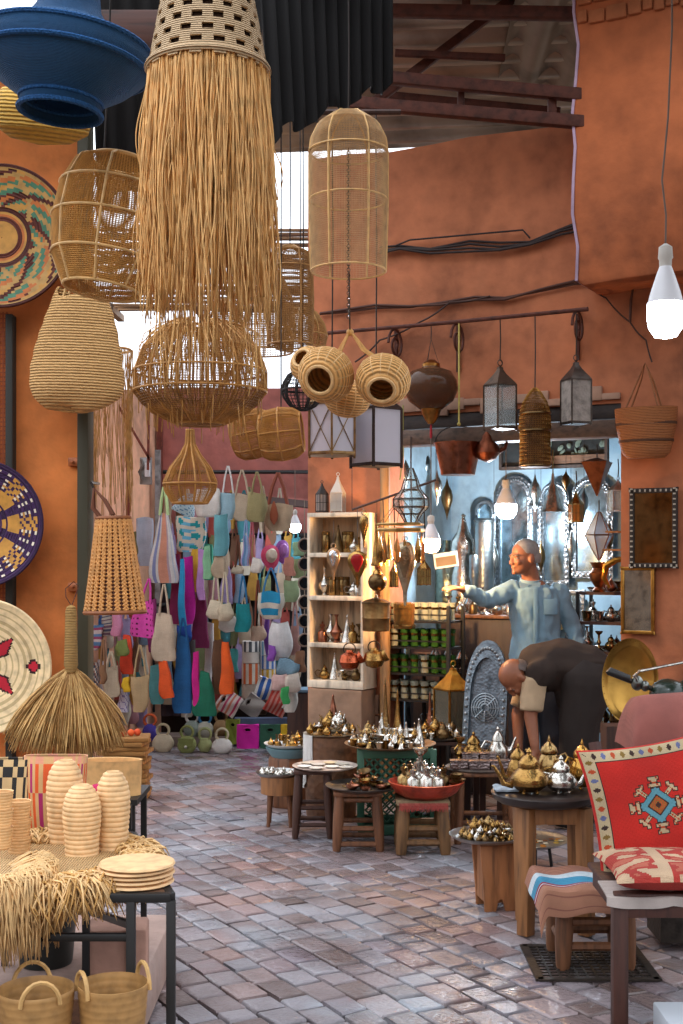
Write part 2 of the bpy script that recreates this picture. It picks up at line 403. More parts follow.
pb((366,108,8.2),(516,-4,8.2),.055); pb((395,53,8.1),(505,58,8.1),.04); pb((466,-10,7.9),(466,14,7.9),.05); pb((461,86,7.85),(461,112,7.85),.04)
pb((552,92,7.7),(552,120,7.7),.05); pb((380,95,8.5),(560,112,8.5),.05)
struct('trim_17', tr, RUST, bevel=.004)
# dark sheets of the awnings on the left
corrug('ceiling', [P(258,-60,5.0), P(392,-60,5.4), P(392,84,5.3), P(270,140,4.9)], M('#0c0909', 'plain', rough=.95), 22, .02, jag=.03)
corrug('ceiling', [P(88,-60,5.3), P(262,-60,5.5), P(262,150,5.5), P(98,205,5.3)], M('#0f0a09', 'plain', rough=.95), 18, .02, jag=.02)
# laths over the far passage with bright gaps
la = MB(); rn = random.Random(12)
for i in range(26):
    y = 9.1 + i*.12; la.bar((-3.4, y, 3.95+rn.uniform(-.02,.02)), (.2, y+rn.uniform(-.3,.3), 3.95+rn.uniform(-.05,.05)), rn.uniform(.03,.075), .015)
for x in (-3, -2.2, -1.4, -.6): la.bar((x, 8.9, 3.9), (x+.1, 12.2, 3.9), .06)
struct('trim_18', la, M('#8c6a48', 'wood', gs=(1.5,14,14)))
struct('trim_19', MB().bar((-2.2, 4.3, 3.78), (1.2, 4.75, 3.78), .07).bar((-2.2, 3.0, 3.25), (1.2, 3.1, 3.25), .06).bar((-2.2,3.5,3.25),(1.2,3.6,3.25),.06).bar((-2.2,5.0,4.0),(.6,5.1,4.0),.06), WOODD)

# cables along the wall
def cable(pts, r, name='electric_cable', label='', n=10, mat=None):
    g = MB(); P3 = [Vector(p) for p in pts]; out = []
    for i in range(len(P3)-1):
        for k in range(n):
            t = k/n; p = P3[i].lerp(P3[i+1], t); p.z -= .0 + .012*sin(t*pi); out.append(p)
    out.append(P3[-1]); g.tube(out, r, 5)
    return O(name, g, mat or M('#3b241b', 'plain'), label=label, cat='cable')
cg = MB()
for k in range(4):
    pts = [FP(x, y + k*2.2 + 2*sin(x*.05+k), .02+.01*k) for x, y in ((380,247),(400,244),(430,248),(470,243),(500,243),(530,240),(560,229),(580,223))]
    cg.tube(pts, .008, 5)
cg.tube([FP(x,y,.05) for x,y in ((395,246),(410,240))]+[FP(520,218,.07), FP(523,230,.05), FP(530,238,.04)][1:], .006, 5)
O('cable_bundle', cg, M('#2a1d1a', 'plain'), label='bundle of dark electric cables strung along the upper orange wall', cat='cable')
cg = MB()
for k in range(2):
    pts = [FP(x, y + k*3*sin(x*.03), .025+.01*k) for x, y in ((320,314),(345,312),(375,308),(410,307),(440,303),(475,297),(505,298),(540,291),(575,284),(610,282),(634,283),(631,300),(630,322))]
    cg.tube(pts, .009, 5)
O('cable_bundle', cg, M('#4a2a1e', 'plain'), label='brown electric cable nailed along the wall just above the iron rod', cat='cable')
cable([FP(355,362,.04), FP(380,340,.04), FP(420,322,.04), FP(450,302,.04), FP(490,296,.04)], .006, label='loose brown cable drooping across the wall behind the bamboo baskets')
cable([FP(590,284,.03), FP(606,298,.03), FP(630,322,.03), FP(646,340,.03), FP(652,362,.05)], .005, label='thin cable running down the wall to the woven shoulder basket')

# iron rod with scroll brackets
rd = T('hanging_rod', 'rusty iron rod on scroll brackets fixed to the wall above the shop', 'rod', FP(325,335,.38))
o_ = rd.location
def loc(p): return Vector(p) - o_
O('rod', MB().tube([loc(FP(328,333,.38)), loc(FP(455,322,.38)), loc(FP(588,309,.38))], .013, 8), RUST, rd)
for px, py in ((396,327),(458,322),(578,310)):
    b = MB(); a = FP(px, py, .38); w = FP(px+2, py+2, .0)
    w = FP(px, py, .02); 
    b.tube([loc(a), loc(FP(px, py, .0)+Vector((0,0,-.0)))], .012, 6)
    b.tube([loc(FP(px, py+4, .02)), loc(FP(px, py+50, .02))], .013, 6)
    pts = []
    for i in range(26):
        t = i/25; ang = t*3.4*pi; r = .1*(1-t)+.015; c = loc(FP(px, py+18, .15)); pts.append(c + Vector((Fn.x*cos(ang)*r, Fn.y*cos(ang)*r, sin(ang)*r)))
    b.tube(pts, .009, 6)
    O('scroll_bracket', b, RUST, rd)
# ================================================================ HANGING LAMPSHADES AND BASKETS
def wire_to(parent, base, top, r=.003, mat=None, name='hanging_wire'):
    a = Vector((0,0,0)) + (Vector(base) - parent.location); b = Vector(top) - parent.location
    if parent.rotation_euler.z or parent.rotation_euler.x or parent.rotation_euler.y:
        q = parent.rotation_euler.to_matrix().inverted(); a = q @ a; b = q @ b
    return O(name, MB().tube([a, a.lerp(b, .5) + Vector((.002,0,0)), b], r, 5), mat or M('#2c2420', 'plain'), parent)
def netprof(prof, k, y0, rings):
    """resample a px profile into evenly spaced rings"""
    pts = [Vector((r*k, (y0-y)*k)) for r, y in prof]; L = [0]
    for i in range(1, len(pts)): L.append(L[-1] + (pts[i]-pts[i-1]).length)
    out = []
    for j in range(rings+1):
        t = L[-1]*j/rings; i = 1
        while i < len(L)-1 and L[i] < t: i += 1
        f = (t - L[i-1])/max(L[i]-L[i-1], 1e-6); p = pts[i-1].lerp(pts[i], f); out.append((p.x, p.y))
    return out
def netlamp(name, label, px, D, prof, n, rings, mat, wire=.0022, ribs=8, hoops=(), group=None, rot=(0,0,0), top=None, hz=None, ribr=.004, ribmat=None, twist=0):
    k = K(D); ys = [y for r, y in prof]; y0 = max(ys); y00 = hz if hz is not None else y0
    t = T(name, label, 'lampshade', P(px, y00, D), rot, group)
    pr = netprof(prof, k, y00, rings)
    g = MB(); vs = []; fs = []
    for i, (r, z) in enumerate(pr):
        for j in range(n):
            a = 2*pi*(j + twist*i)/n; vs.append((r*cos(a), r*sin(a), z))
    for i in range(rings):
        for j in range(n): fs.append((i*n+j, i*n+(j+1)%n, (i+1)*n+(j+1)%n, (i+1)*n+j))
    g.add(vs, fs)
    O('woven_net', g, mat, t, wire=wire)
    rb = MB()
    for j in range(ribs):
        a = 2*pi*j/ribs; rb.tube([((r+.002)*cos(a), (r+.002)*sin(a), z) for r, z in pr], ribr, 5)
    for (r, y) in list(hoops) + [prof[0], prof[-1]]:
        rb.ring((0,0,(y00-y)*k), r*k+.002, ribr, 36, 6)
    O('frame', rb, ribmat or mat, t)
    if top is not None: wire_to(t, P(px, ys[0] if ys[0] < ys[-1] else ys[-1], D), Vector((t.location.x, t.location.y, top)))
    return t
STR = M('#cf9a55', 'fibre', rough=.6); STRL = M('#dbaf70', 'fibre', rough=.6); STRD = M('#b37c36', 'fibre', rough=.6)

# blue shade
D = 3.3; k = K(D)
bl = T('pendant_lampshade', 'deep blue wide-brimmed woven pendant shade at the top left corner', 'lampshade', P(60, 112, D), (0, R(5), 0))
prof = [(30,-26),(28,-8),(31,10),(40,24),(62,36),(83,46),(85,58),(83,66),(66,82),(46,95),(40,100),(39,106),(41,112)]
O('shade_body', MB().lathe([(r*k, (112-y)*k) for r, y in prof], 64, cap=False), M('#1f5f94', 'straw', s=130), bl, solid=.006)
rb = MB()
for r, y in ((84,46),(84,66),(40,101),(41,112)): rb.ring((0,0,(112-y)*k), r*k, .007, 64, 8)
O('rim', rb, M('#1c568f', 'knit'), bl)
O('inner_lining', MB().lathe([(20*k,(30)*k),(26*k,60*k),(24*k,100*k)], 32, cap=True), M('#15263a', 'cloth'), bl)
wire_to(bl, P(60,0,D), (bl.location.x, D, 3.25))

# shade with the long raffia fringe
D = 3.05; k = K(D); y0 = 72
fr = T('fringed_lampshade', 'straw bell lampshade with a very long shaggy raffia fringe, largest hanging at top', 'lampshade', P(208, y0, D))
prof = [(30,-60),(40,-25),(47,8),(53,40),(57,62),(60,76)]
pr = netprof(prof, k, y0, 22)
g = MB(); n = 64; vs = [(r*cos(2*pi*j/n), r*sin(2*pi*j/n), z) for r, z in pr for j in range(n)]; fs = []
for i in range(22):
    for j in range(n):
        if i % 2 == 1 and (j + (i//2)*2) % 4 in (0, 1): continue
        fs.append((i*n+j, i*n+(j+1)%n, (i+1)*n+(j+1)%n, (i+1)*n+j))
g.add(vs, fs); O('woven_bell', g, M('#d9b78c', 'straw', s=60), fr, solid=.006)
O('dark_lining', MB().lathe([(r*.93, z) for r, z in pr], 40, cap=False), M('#3a2413', 'cloth'), fr)
rn = random.Random(4); g = MB()
for q in range(1250):
    a = rn.uniform(0, 2*pi); r0 = 59*k*rn.uniform(.93, 1.0); L = rn.uniform(.42, .62) if rn.random() < .86 else rn.uniform(.25, .45)
    if rn.random() < .06: L = rn.uniform(.62, .78)
    sp = rn.uniform(-.05, .026); w = rn.uniform(.0012, .0032); ph = rn.uniform(0, 6); am = rn.uniform(.006, .022); da = rn.uniform(-.3, .3)
    pts = []; rs = []
    for i in range(13):
        t = i/12; rr = r0 + sp*sin(min(t*1.6, 1)*pi/2) + am*sin(ph+t*7)*t; aa = a + da*t + am*2*sin(ph*2+t*9)*t
        pts.append((rr*cos(aa), rr*sin(aa), .0 - L*t + .012)); rs.append(w*(1-.5*t))
    g.tube(pts, rs, 3)
O('raffia_fringe', g, [M('#efba74', 'fibre')], fr, kind='stuff', sharp=180)
g = MB()
for q in range(260):
    a = rn.uniform(0, 2*pi); r0 = 58*k*rn.uniform(.85, 1.02); L = rn.uniform(.2, .58); ph = rn.uniform(0,6)
    g.tube([((r0+.02*t+.006*sin(ph+6*t))*cos(a+.2*t*sin(ph)), (r0+.02*t+.006*sin(ph+6*t))*sin(a+.2*t*sin(ph)), -L*t+.012) for t in [i/9 for i in range(10)]], .0016, 3)
O('dark_raffia_fringe', g, M('#c98c44', 'fibre'), fr, kind='stuff', sharp=180)
O('rim_band', MB().ring((0,0,.004), 60.5*k, .007, 48, 6), M('#d9b78c', 'straw', s=60), fr)
wire_to(fr, P(208,-20,D), (fr.location.x, D, 3.25))

# two tilted globes at the left and the woven oval behind
netlamp('globe_lampshade', 'tilted tan netted globe lampshade with pale ribs, left of the long fringe', 112, 3.6,
        [(30,160),(46,168),(56,192),(59,225),(54,262),(38,292)], 120, 80, M('#c9954c', 'fibre'), .0042, 8, [(56,192),(59,225),(54,262)], rot=(R(-4),R(8),0), hz=225, ribr=.004, ribmat=STRL)
a = bpy.data.objects['globe_lampshade']; wire_to(a, P(104,160,3.6), (a.location.x, 3.6, 3.3))
D = 4.3; k = K(D)
O('woven_floor_basket', MB().lathe([(2*k,0),(30*k,4*k),(46*k,14*k),(50*k,30*k),(44*k,44*k),(38*k,50*k)], 48, sy=.9, wob=.02), M('#c99a3c', 'straw', s=26), None,
  'yellow straw basket hung up mouth first behind the blue shade', 'basket', loc=P(40,145,D), rot=(R(14),R(6),0))
# straw handbag hung on the left
D = 5.05; k = K(D)
hb = T('straw_handbag', 'large slouchy coiled straw bag hanging on the left door below the tilted globe', 'bag', P(76, 408, D), (0,R(2),0))
g = MB(); prof = [(23,294),(29,304),(35,322),(41,345),(45,365),(47,382),(43,397),(29,407),(2,410)]
pr = netprof(prof, k, 408, 44)
vs = []; n = 56
for i, (r, z) in enumerate(pr):
    for j in range(n):
        a = 2*pi*j/n; rr = r*(1+.014*sin(i*1.15)); zz = z + (.02*cos(2*a+.6) if i < 3 else 0)*(3-i)/3
        vs.append((rr*cos(a) - (.035*(z/.4)*0), rr*sin(a)*.42, zz + .01*sin(3*a+i*.2)))
g.add(vs, [(i*n+j, i*n+(j+1)%n, (i+1)*n+(j+1)%n, (i+1)*n+j) for i in range(44) for j in range(n)])
O('bag_body', g, M('#d3a365', 'straw', s=28), hb, solid=.008)
for s in (-.02, .05):
    O('handle', MB().tube([(-.065, s, .42), (-.05, s, .475), (0, s, .51), (.06, s, .485), (.09, s, .42)], .006, 6), STRL, hb)
O('nail', MB().tube([(0,-.03,.50),(0,.2,.505)], .005, 5), DARKM, hb)
# net lamps in the middle
netlamp('netted_globe_lampshade', 'big dark gold netted globe lampshade with a flat skirt under the long fringe', 200, 4.2,
        [(10,326),(38,330),(58,350),(66,372),(66,392),(48,412),(24,424)], 130, 60, STRD, .0022, 14, [(66,392),(66,372)], top=3.62)
a = bpy.data.objects['netted_globe_lampshade']; kk = K(4.2)
g = MB(); n = 90
pr = netprof([(66,392),(58,404),(40,416),(22,424)], kk, 424, 20)
g.lathe(pr, n, cap=False); O('skirt', g, M('#8d5f2c','fibre'), a, wire=.0034)
g = MB(); rn = random.Random(9)
for q in range(150):
    aa = rn.uniform(0, 2*pi); r0 = rn.uniform(.1, .2); L = rn.uniform(.15, .38)
    g.tube([((r0*(.3+.7*min(1,t*2)) + .01*sin(t*9+q))*cos(aa), (r0*(.3+.7*min(1,t*2)))*sin(aa), .34-L*t*t-.02*t) for t in [i/8 for i in range(9)]], .002, 3)
O('loose_raffia', g, STR, a, kind='stuff', sharp=180)
netlamp('teardrop_lampshade', 'onion-shaped wicker lampshade with a narrow neck hanging below the big netted globe', 190, 4.7,
        [(3,430),(4,444),(10,455),(20,468),(26,482),(25,490),(17,503)], 70, 44, STRD, .0022, 10, [(26,484)], top=3.0)
netlamp('drum_lampshade', 'left wicker drum shade of the pair lying on its side under the ceiling', 252, 5.2,
        [(19,416),(23,422),(24,434),(23,446),(19,452)], 80, 34, M('#a9722e','fibre'), .0034, 8, [(24,434)], rot=(R(10),R(78),0), hz=434)
netlamp('drum_lampshade', 'right wicker drum shade of the pair lying on its side under the ceiling', 281, 5.1,
        [(19,413),(24,420),(26,434),(24,448),(20,454)], 80, 34, M('#b37c36','fibre'), .0034, 8, [(26,434)], rot=(R(4),R(84),0), hz=434)
for q, px, D in ((0,252,5.2),(1,281,5.1)):
    t = [o for o in bpy.data.objects if o.name.startswith('drum_lampshade')][q]; bpy.context.view_layer.update()
    wire_to(t, t.location + Vector((0,0,18*K(D))), (Xof(px,5.05), 5.05, 4.0))
netlamp('wire_ball_lampshade', 'small black wire ball lampshade beside the bamboo baskets', 303, 5.6,
        [(4,370),(14,374),(20,384),(20,396),(13,406),(5,410)], 28, 14, M('#231c19','plain'), .004, 10, [(20,390)], top=3.6)
netlamp('netted_cylinder_lampshade', 'tall shaggy net cylinder hanging between the long fringe and the orange wall', 290, 5.6,
        [(6,246),(18,252),(22,268),(23,300),(22,345)], 70, 50, M('#a9793f','fibre'), .0035, 6, [(22,268)], top=3.6)
netlamp('netted_bowl_lampshade', 'wide shallow net bowl lampshade behind the long fringe tips', 300, 6.2,
        [(4,308),(16,312),(24,324),(27,336),(24,348)], 60, 30, M('#b58649','fibre'), .004, 8, [(27,336)], top=3.8)
netlamp('netted_bell_lampshade', 'pale net bell lampshade glowing against the sky behind the fringe', 262, 5.8,
        [(4,262),(20,276),(30,300),(33,330),(30,352)], 70, 44, M('#b88845','fibre'), .0035, 8, [(33,330)], top=3.7)
netlamp('netted_flask_lampshade', 'small net flask shade seen between the bell and the globe', 222, 6.4,
        [(5,300),(14,306),(20,320),(24,338),(20,352)], 60, 34, M('#a37439','fibre'), .004, 8, [(24,338)], top=3.9)
# faint fringed lamp at the far left
D = 6.2; k = K(D); t = T('fringed_curtain_lamp', 'narrow lamp of loose raffia strands hanging beside the green post', 'lampshade', P(112, 350, D))
g = MB(); rn = random.Random(2)
g.ring((0,0,0), .09, .006, 24)
O('hoop', g, STR, t)
g = MB()
for q in range(90):
    a = rn.uniform(0, 2*pi); L = rn.uniform(.5, .85); ph = rn.uniform(0, 6)
    g.tube([(.09*cos(a)+.012*sin(ph+5*s), .09*sin(a), -L*s) for s in [i/8 for i in range(9)]], .0016, 3)
O('strands', g, M('#b98a4a','fibre'), t, kind='stuff', sharp=180); wire_to(t, t.location, (t.location.x, D, 3.9))
# domed cylinder lamp on a chain
D = 4.6; k = K(D)
netlamp('domed_lampshade', 'tall domed cylinder lampshade of fine wicker mesh hanging before the orange wall', 348.5, D,
        [(2,111),(16,114),(30,124),(37,138),(39,155),(39,200),(37,271)], 150, 86, M('#c8a271','fibre'), .0017, 6, [(39,152),(38,200)], top=3.65, ribr=.0035, ribmat=STRL)
a = bpy.data.objects['domed_lampshade']
ch = MB()
for i in range(58):
    z = (271-150)*k - i*.0105; ch.tube([(.006*cos(t*pi/3)*(1 if i%2 else 0), .006*cos(t*pi/3)*(0 if i%2 else 1), z + .008*sin(t*pi/3)) for t in range(6)], .0016, 4, True)
O('chain', ch, M('#5a4636','metal', met=.6), a)
# bamboo bird-nest baskets tied on raffia
cl = T('bamboo_basket_cluster', 'raffia knot and cords that carry the bamboo nest baskets below the mesh cylinder', 'cord', P(350, 335, 4.7))
g = MB(); o0 = cl.location
for i in range(5):
    g.tube([P(350,330,4.7)-o0, P(341-i,352,4.68+.01*i)-o0, P(330-i*1.5,368,4.66)-o0], .004, 5); g.tube([P(350,330,4.7)-o0, P(362+i,350,4.68+.01*i)-o0, P(376+i*1.5,360,4.66)-o0], .004, 5)
g.ball((0,0,.01), .014); O('raffia_cords', g, STR, cl)
O('chain', MB().tube([(0,0,.0), P(349,272,4.6)-o0], .003, 5), M('#6a5646','metal', met=.6), cl)
def nest(label, px, py, r, D, rot, sq=.82):
    k = K(D); t = T('bamboo_nest_basket', label, 'basket', P(px, py, D), rot)
    pr = [(r*k*sin(a), -r*k*sq*cos(a)) for a in [pi*.02 + i*(pi*.82)/20 for i in range(21)]]
    O('basket_shell', MB().lathe(pr, 48, cap=False), M('#e0a863','straw', s=30), t, solid=.006)
    g = MB(); 
    for j in range(16):
        a = 2*pi*j/16; g.tube([((x+.002)*cos(a), (x+.002)*sin(a), z) for x, z in pr], .0025, 4)
    g.ring((0,0,pr[-1][1]), pr[-1][0]+.001, .0065, 32, 6); O('ribs', g, M('#e9bd82','fibre'), t)
    return t
nest('left bamboo nest basket of the hanging cluster, round mouth turned down to the left', 326, 375, 28, 4.65, (R(112), 0, R(-20)))
nest('right bamboo nest basket of the hanging cluster, round mouth facing down', 383, 380, 27, 4.6, (R(128), 0, R(-8)))
nest('bamboo nest basket hanging lowest in the middle of the cluster', 347, 398, 23, 4.85, (R(15), R(10), 0))
nest('bamboo nest basket half hidden behind the left end of the cluster', 308, 364, 18, 5.0, (R(70), 0, R(-30)))

# ---- lanterns
def lantern(label, px, y0, y1, w, D, n=4, metal=None, glass=None, roof=.3, top=None, rot=None, name='hanging_lantern', fill=None, group=None, mull=0, cat='lantern', foot=True):
    """y0 ring top, y1 foot; w = width in px"""
    metal = metal or DARKM; k = K(D); H = (y1-y0)*k; r = w*k/2/cos(pi/n) if n == 4 else w*k/2
    t = T(name, label, cat, P(px, y1, D), R(20) if rot is None else rot, group)
    off = pi/n
    def pt(i, rr, z): a = off + 2*pi*i/n; return (rr*cos(a), rr*sin(a), z)
    zb, zt, zr_ = .06*H, (1-roof-.08)*H, .92*H; th = max(.0035, r*.06)
    f = MB()
    for i in range(n):
        f.tube([pt(i, r, zb*.3), pt(i, r, zt)], th, 4)
        for z in (zb, zt): f.tube([pt(i, r, z), pt(i+1, r, z)], th, 4)
        if mull:
            for q in range(1, mull+1): z = zb + (zt-zb)*q/(mull+1); f.tube([pt(i, r, z), pt(i+1, r, z)], th*.6, 4)
            m1 = [(a+b)/2 for a, b in zip(pt(i, r, zb), pt(i+1, r, zb))]; m2 = [(a+b)/2 for a, b in zip(pt(i, r, zt), pt(i+1, r, zt))]; f.tube([m1, m2], th*.6, 4)
    f.add([pt(i, r, zb*.6) for i in range(n)] + [pt(i, r, zb) for i in range(n)], [tuple(range(n)), tuple(range(n, 2*n))] + [(i, (i+1)%n, n+(i+1)%n, n+i) for i in range(n)])
    O('frame', f, metal, t)
    g = MB(); rg = r*.97
    g.add([pt(i, rg, zb) for i in range(n)] + [pt(i, rg, zt) for i in range(n)], [(i, (i+1)%n, n+(i+1)%n, n+i) for i in range(n)])
    O('glass_panes', g, glass or GLASS, t, solid=.002)
    rf = MB(); q = [(r*1.04, zt), (r*1.0, zt+.02*H), (r*.42, zt+roof*H*.55), (r*.2, zt+roof*H*.8), (r*.2, zt+roof*H*.9), (0.0015, zr_)]
    vs = []; 
    for rr, z in q: vs += [pt(i, rr, z) for i in range(n)]
    rf.add(vs, [(a*n+i, a*n+(i+1)%n, (a+1)*n+(i+1)%n, (a+1)*n+i) for a in range(len(q)-1) for i in range(n)]); O('roof', rf, metal, t)
    h = MB(); h.vring((0,0,zr_+.04*H), .04*H, th*.7, 12, 4); O('ring', h, metal, t)
    if fill: O('candle', MB().lathe([(r*.18, zb), (r*.18, zb+(zt-zb)*.5)], 12), fill, t)
    if top is not None:
        a = Vector(top); tz = t.location.z + zr_ + .08*H
        q = t.rotation_euler.to_matrix().inverted(); l1 = q @ (a - t.location)
        O('hook_wire', MB().tube([(0,0,zr_+.07*H), (.004,0,(zr_+.07*H+l1.z)/2), l1], .004, 5), DARKM, t)
    return t
def rod_at(px): # point on the iron rod over column px
    xs = ((328,333),(455,322),(588,309))
    for (a, ya), (b, yb) in zip(xs, xs[1:]):
        if px <= b: return FP(px, ya + (yb-ya)*(px-a)/(b-a), .38)
def on_rod(label, px, y0, y1, w, **kw):
    return lantern(label, px, y0, y1, w, FD(px, .38), top=rod_at(px), **kw)
on_rod('square glass lantern with a dark roof hanging left of the perforated brass tube lantern', 500, 360, 432, 23, metal=M('#5d4a3c','metal', met=.7, rough=.4), mull=0, rot=R(30), roof=.27)
on_rod('grey square box lantern with frosted panels hanging right of the perforated brass tube lantern', 576, 355, 427, 22, metal=M('#4d423b','metal', met=.6), glass=M('#9a8f86','metal', met=.3, rough=.6, b=.6), rot=R(20), roof=.27)
# pierced brass tube lantern
px = 535; D = FD(px,.38); k = K(D)
t = T('pierced_lantern', 'tall brown pierced brass tube lantern hanging from the middle of the iron rod', 'lantern', P(px, 468, D))
pr = netprof([(15,466),(15,430),(16,428),(15,412),(12,402),(6,392),(2,388)], k, 468, 40)
g = MB(); n = 40; vs = [(r*cos(2*pi*(j+.5*(i%2))/n), r*sin(2*pi*(j+.5*(i%2))/n), z) for i, (r, z) in enumerate(pr) for j in range(n)]
g.add(vs, [(i*n+j, i*n+(j+1)%n, (i+1)*n+(j+1)%n, (i+1)*n+j) for i in range(40) for j in range(n)])
O('pierced_body', g, M('#a5763c','metal', rough=.5), t, wire=.0042)
g = MB(); g.lathe([(14*k,.004),(14*k,76*k*.7),(10*k,64*k)], 24); O('inner_sleeve', g, M('#6a4422','metal', met=.4, rough=.6), t)
g = MB()
for y in (466,431,414): g.ring((0,0,(468-y)*k), 15.5*k, .006, 32)
O('bands', g, OLDB, t); wire_to(t, P(px,388,D), rod_at(px), .004)
# smoked glass globe lantern with a red tassel
px = 431; D = FD(px,.38); k = K(D)
t = T('globe_lantern', 'smoked brown glass globe lantern with a red tassel hanging from the iron rod', 'lantern', P(px, 424, D))
pr = [(8,365),(9,368),(20,372),(26,381),(27,390),(22,401),(11,409)]
O('glass_globe', MB().lathe([(r*k,(424-y)*k) for r,y in pr], 40, cap=False), M('#8f6a50','glass', t=.8, rough=.08), t, solid=.004)
O('brass_base', MB().lathe([(3*k,(424-424)*k+.0),(6*k,4*k),(9*k,10*k),(10*k,15*k)], 24), M('#a8763c','metal'), t); O('brass_cap', MB().lathe([(9*k,56*k),(9*k,60*k),(4*k,64*k)], 24), M('#a8763c','metal'), t)
O('tassel', MB().lathe([(.004,0),(.007,-.02),(.009,-.07),(.006,-.09)], 10), M('#a8202a','cloth'), t)
g = MB()
for a in range(3): g.tube([(8*k*cos(a*2.1), 8*k*sin(a*2.1), 60*k), (0,0,85*k)], .002, 4)
O('suspension_chains', g, DARKM, t); wire_to(t, t.location+Vector((0,0,85*k)), rod_at(px), .003)
# white glass lanterns under the bamboo baskets
MIR = M('#e8e2ea','glass', t=.35, rough=.25)
lantern('six-sided white glass lantern with crossed brass bars hanging below the bamboo baskets', 332, 372, 459, 52, 6.4, n=6, metal=M('#8a6a42','metal', met=.7), glass=MIR, roof=.3, mull=0, top=P(332,114,6.4), rot=0)
a = [o for o in bpy.data.objects if o.name.startswith('hanging_lantern')][-1]
k = K(6.4); g = MB(); H = 87*k; r = 26*k
for i in range(6):
    p1 = [(r*1.01*cos(pi/6+2*pi*(i+s)/6), r*1.01*sin(pi/6+2*pi*(i+s)/6)) for s in (0,1)]
    g.tube([(*p1[0], .06*H), (*p1[1], .62*H)], .003, 4); g.tube([(*p1[1], .06*H), (*p1[0], .62*H)], .003, 4)
O('crossed_bars', g, M('#8a6a42','metal', met=.7), a)
lantern('square mirrored lantern with dark metal edges beside the six-sided white glass lantern', 376, 378, 470, 36, 6.5, n=4, metal=M('#3d2a22','metal', met=.6, rough=.5), glass=MIR, roof=.26, top=P(376,114,6.5), rot=R(38))
O('ceiling_pole', MB().tube([P(300,112,6.35)*1.0, P(400,112,6.55)], .015, 8), WOODD, label='dark pole under the roof from which the white glass lanterns hang', cat='pole')
# rope loops and copper bucket
O('rope_loop', MB().tube([rod_at(459), rod_at(459)+(FP(459,424,.38)-FP(459,323,.38))], .006, 6).ball(FP(459,424,.38), .012), M('#b3a052','fibre'), label='yellowish rope hanging straight down from the iron rod', cat='rope')
O('rope_loop', MB().tube([FP(403,405,.1), FP(403,455,.1), FP(400,480,.1)], .005, 6), M('#8f8a4a','fibre'), label='short greenish rope hanging at the left corner of the opening', cat='rope')
D = FD(458,.12); k = K(D)
t = T('copper_bucket', 'shiny copper bucket hung under the wooden lintel', 'bucket', P(458, 475, D))
O('bucket_body', MB().lathe([(17*k,0),(23.5*k,31*k),(24.5*k,32*k),(23*k,32*k),(16.5*k,.006)], 36), COPP, t)
O('bucket_handle', MB().tube([(23.5*k*cos(a), 0, 31*k+18*k*sin(a)) for a in [pi*i/12 for i in range(13)]], .004, 6), DARKM, t)
wire_to(t, t.location+Vector((0,0,49*k)), t.location+Vector((0,.02,56*k)), .004)
D = FD(487,.1); k = K(D)
O('copper_kettle', MB().lathe([(2*k,0),(9*k,3*k),(13*k,9*k),(12*k,16*k),(6*k,22*k),(5*k,26*k),(2*k,30*k)], 24).tube([(10*k,0,10*k),(18*k,0,14*k),(20*k,0,20*k)], [.02,.014,.01], 8), M('#7a4430','metal', rough=.4), None, 'dull copper kettle hanging at the lintel right of the copper bucket', 'kettle', loc=P(487,462,D))
# shoulder basket at the right
px = 646; D = FD(px,.12); k = K(D)
t = T('shoulder_basket', 'brown woven shoulder basket with long handles hanging on the wall at the right', 'bag', P(px, 458, D), FR)
pr = netprof([(18,458),(24,452),(30,424),(31,408)], k, 458, 16)
g = MB(); n = 48; g.lathe(pr, n, sy=.5, cap=False); g.lathe([(0,.003),(pr[0][0],.003)], n, sy=.5, cap=False)
O('basket_body', g, M('#a05f2e','straw', s=34), t, solid=.008)
g = MB()
for y in (424, 441): g.lathe([(30*k*(1.0 if y<430 else .9)+.004,(458-y-1.2)*k),(30*k*(1.0 if y<430 else .9)+.004,(458-y+1.2)*k)], n, sy=.5, cap=False)
O('dark_stripes', g, M('#5c3418','straw', s=60), t, solid=.003)
for s in (-.05,.05): O('handle', MB().tube([(-18*k, s, 50*k), (-6*k, s*.6, 80*k), (-1*k, 0, 95*k), (6*k, s*.6, 78*k), (14*k, s, 50*k)], .006, 6), M('#8a5126','fibre'), t)
# bulbs
def bulb(label, px, y0, y1, w, D, e, power, colr, cord_top, watt_r=.05):
    k = K(D); H = (y1-y0)*k; r = w*k/2
    t = T('light_bulb', label, 'light bulb', P(px, y1, D))
    O('globe', MB().lathe([(.002,0),(r*.6,.03*H),(r*.9,.13*H),(r,.26*H),(r*.96,.42*H)], 32, cap=False), M(colr, 'emit', e=e), t)
    O('housing', MB().lathe([(r*.96,.42*H),(r*.8,.55*H),(r*.5,.75*H),(r*.33,.85*H)], 32, cap=False), M('#e4e4e8','plain', rough=.3), t)
    O('socket', MB().lathe([(r*.33,.84*H),(r*.34,.93*H),(r*.4,.95*H),(r*.36,1.08*H),(r*.1,1.12*H)], 20), M('#cfcac2','plain'), t)
    O('cord', MB().tube([Vector((0,0,1.1*H))] + [Vector(c)-t.location for c in cord_top], .0035, 6), M('#6b5a4e','plain'), t)
    l = bpy.data.lights.new('bulb_light', 'POINT'); l.energy = power; l.shadow_soft_size = watt_r; l.color = lin(colr)[:3]
    lo = bpy.data.objects.new('bulb_light', l); col.objects.link(lo); lo.parent = t; lo.location = (0,0,-.01-watt_r)
    return t
Db = 4.7
bulb('large glowing white bulb hanging at the upper right corner', 665.5, 254, 339, 37, Db, 14, 10, '#eaf4ff',
     [P(666,215,Db), P(662,180,Db), P(665,150,Db), P(668,118,Db), P(672,30,Db), P(672,-60,Db)])
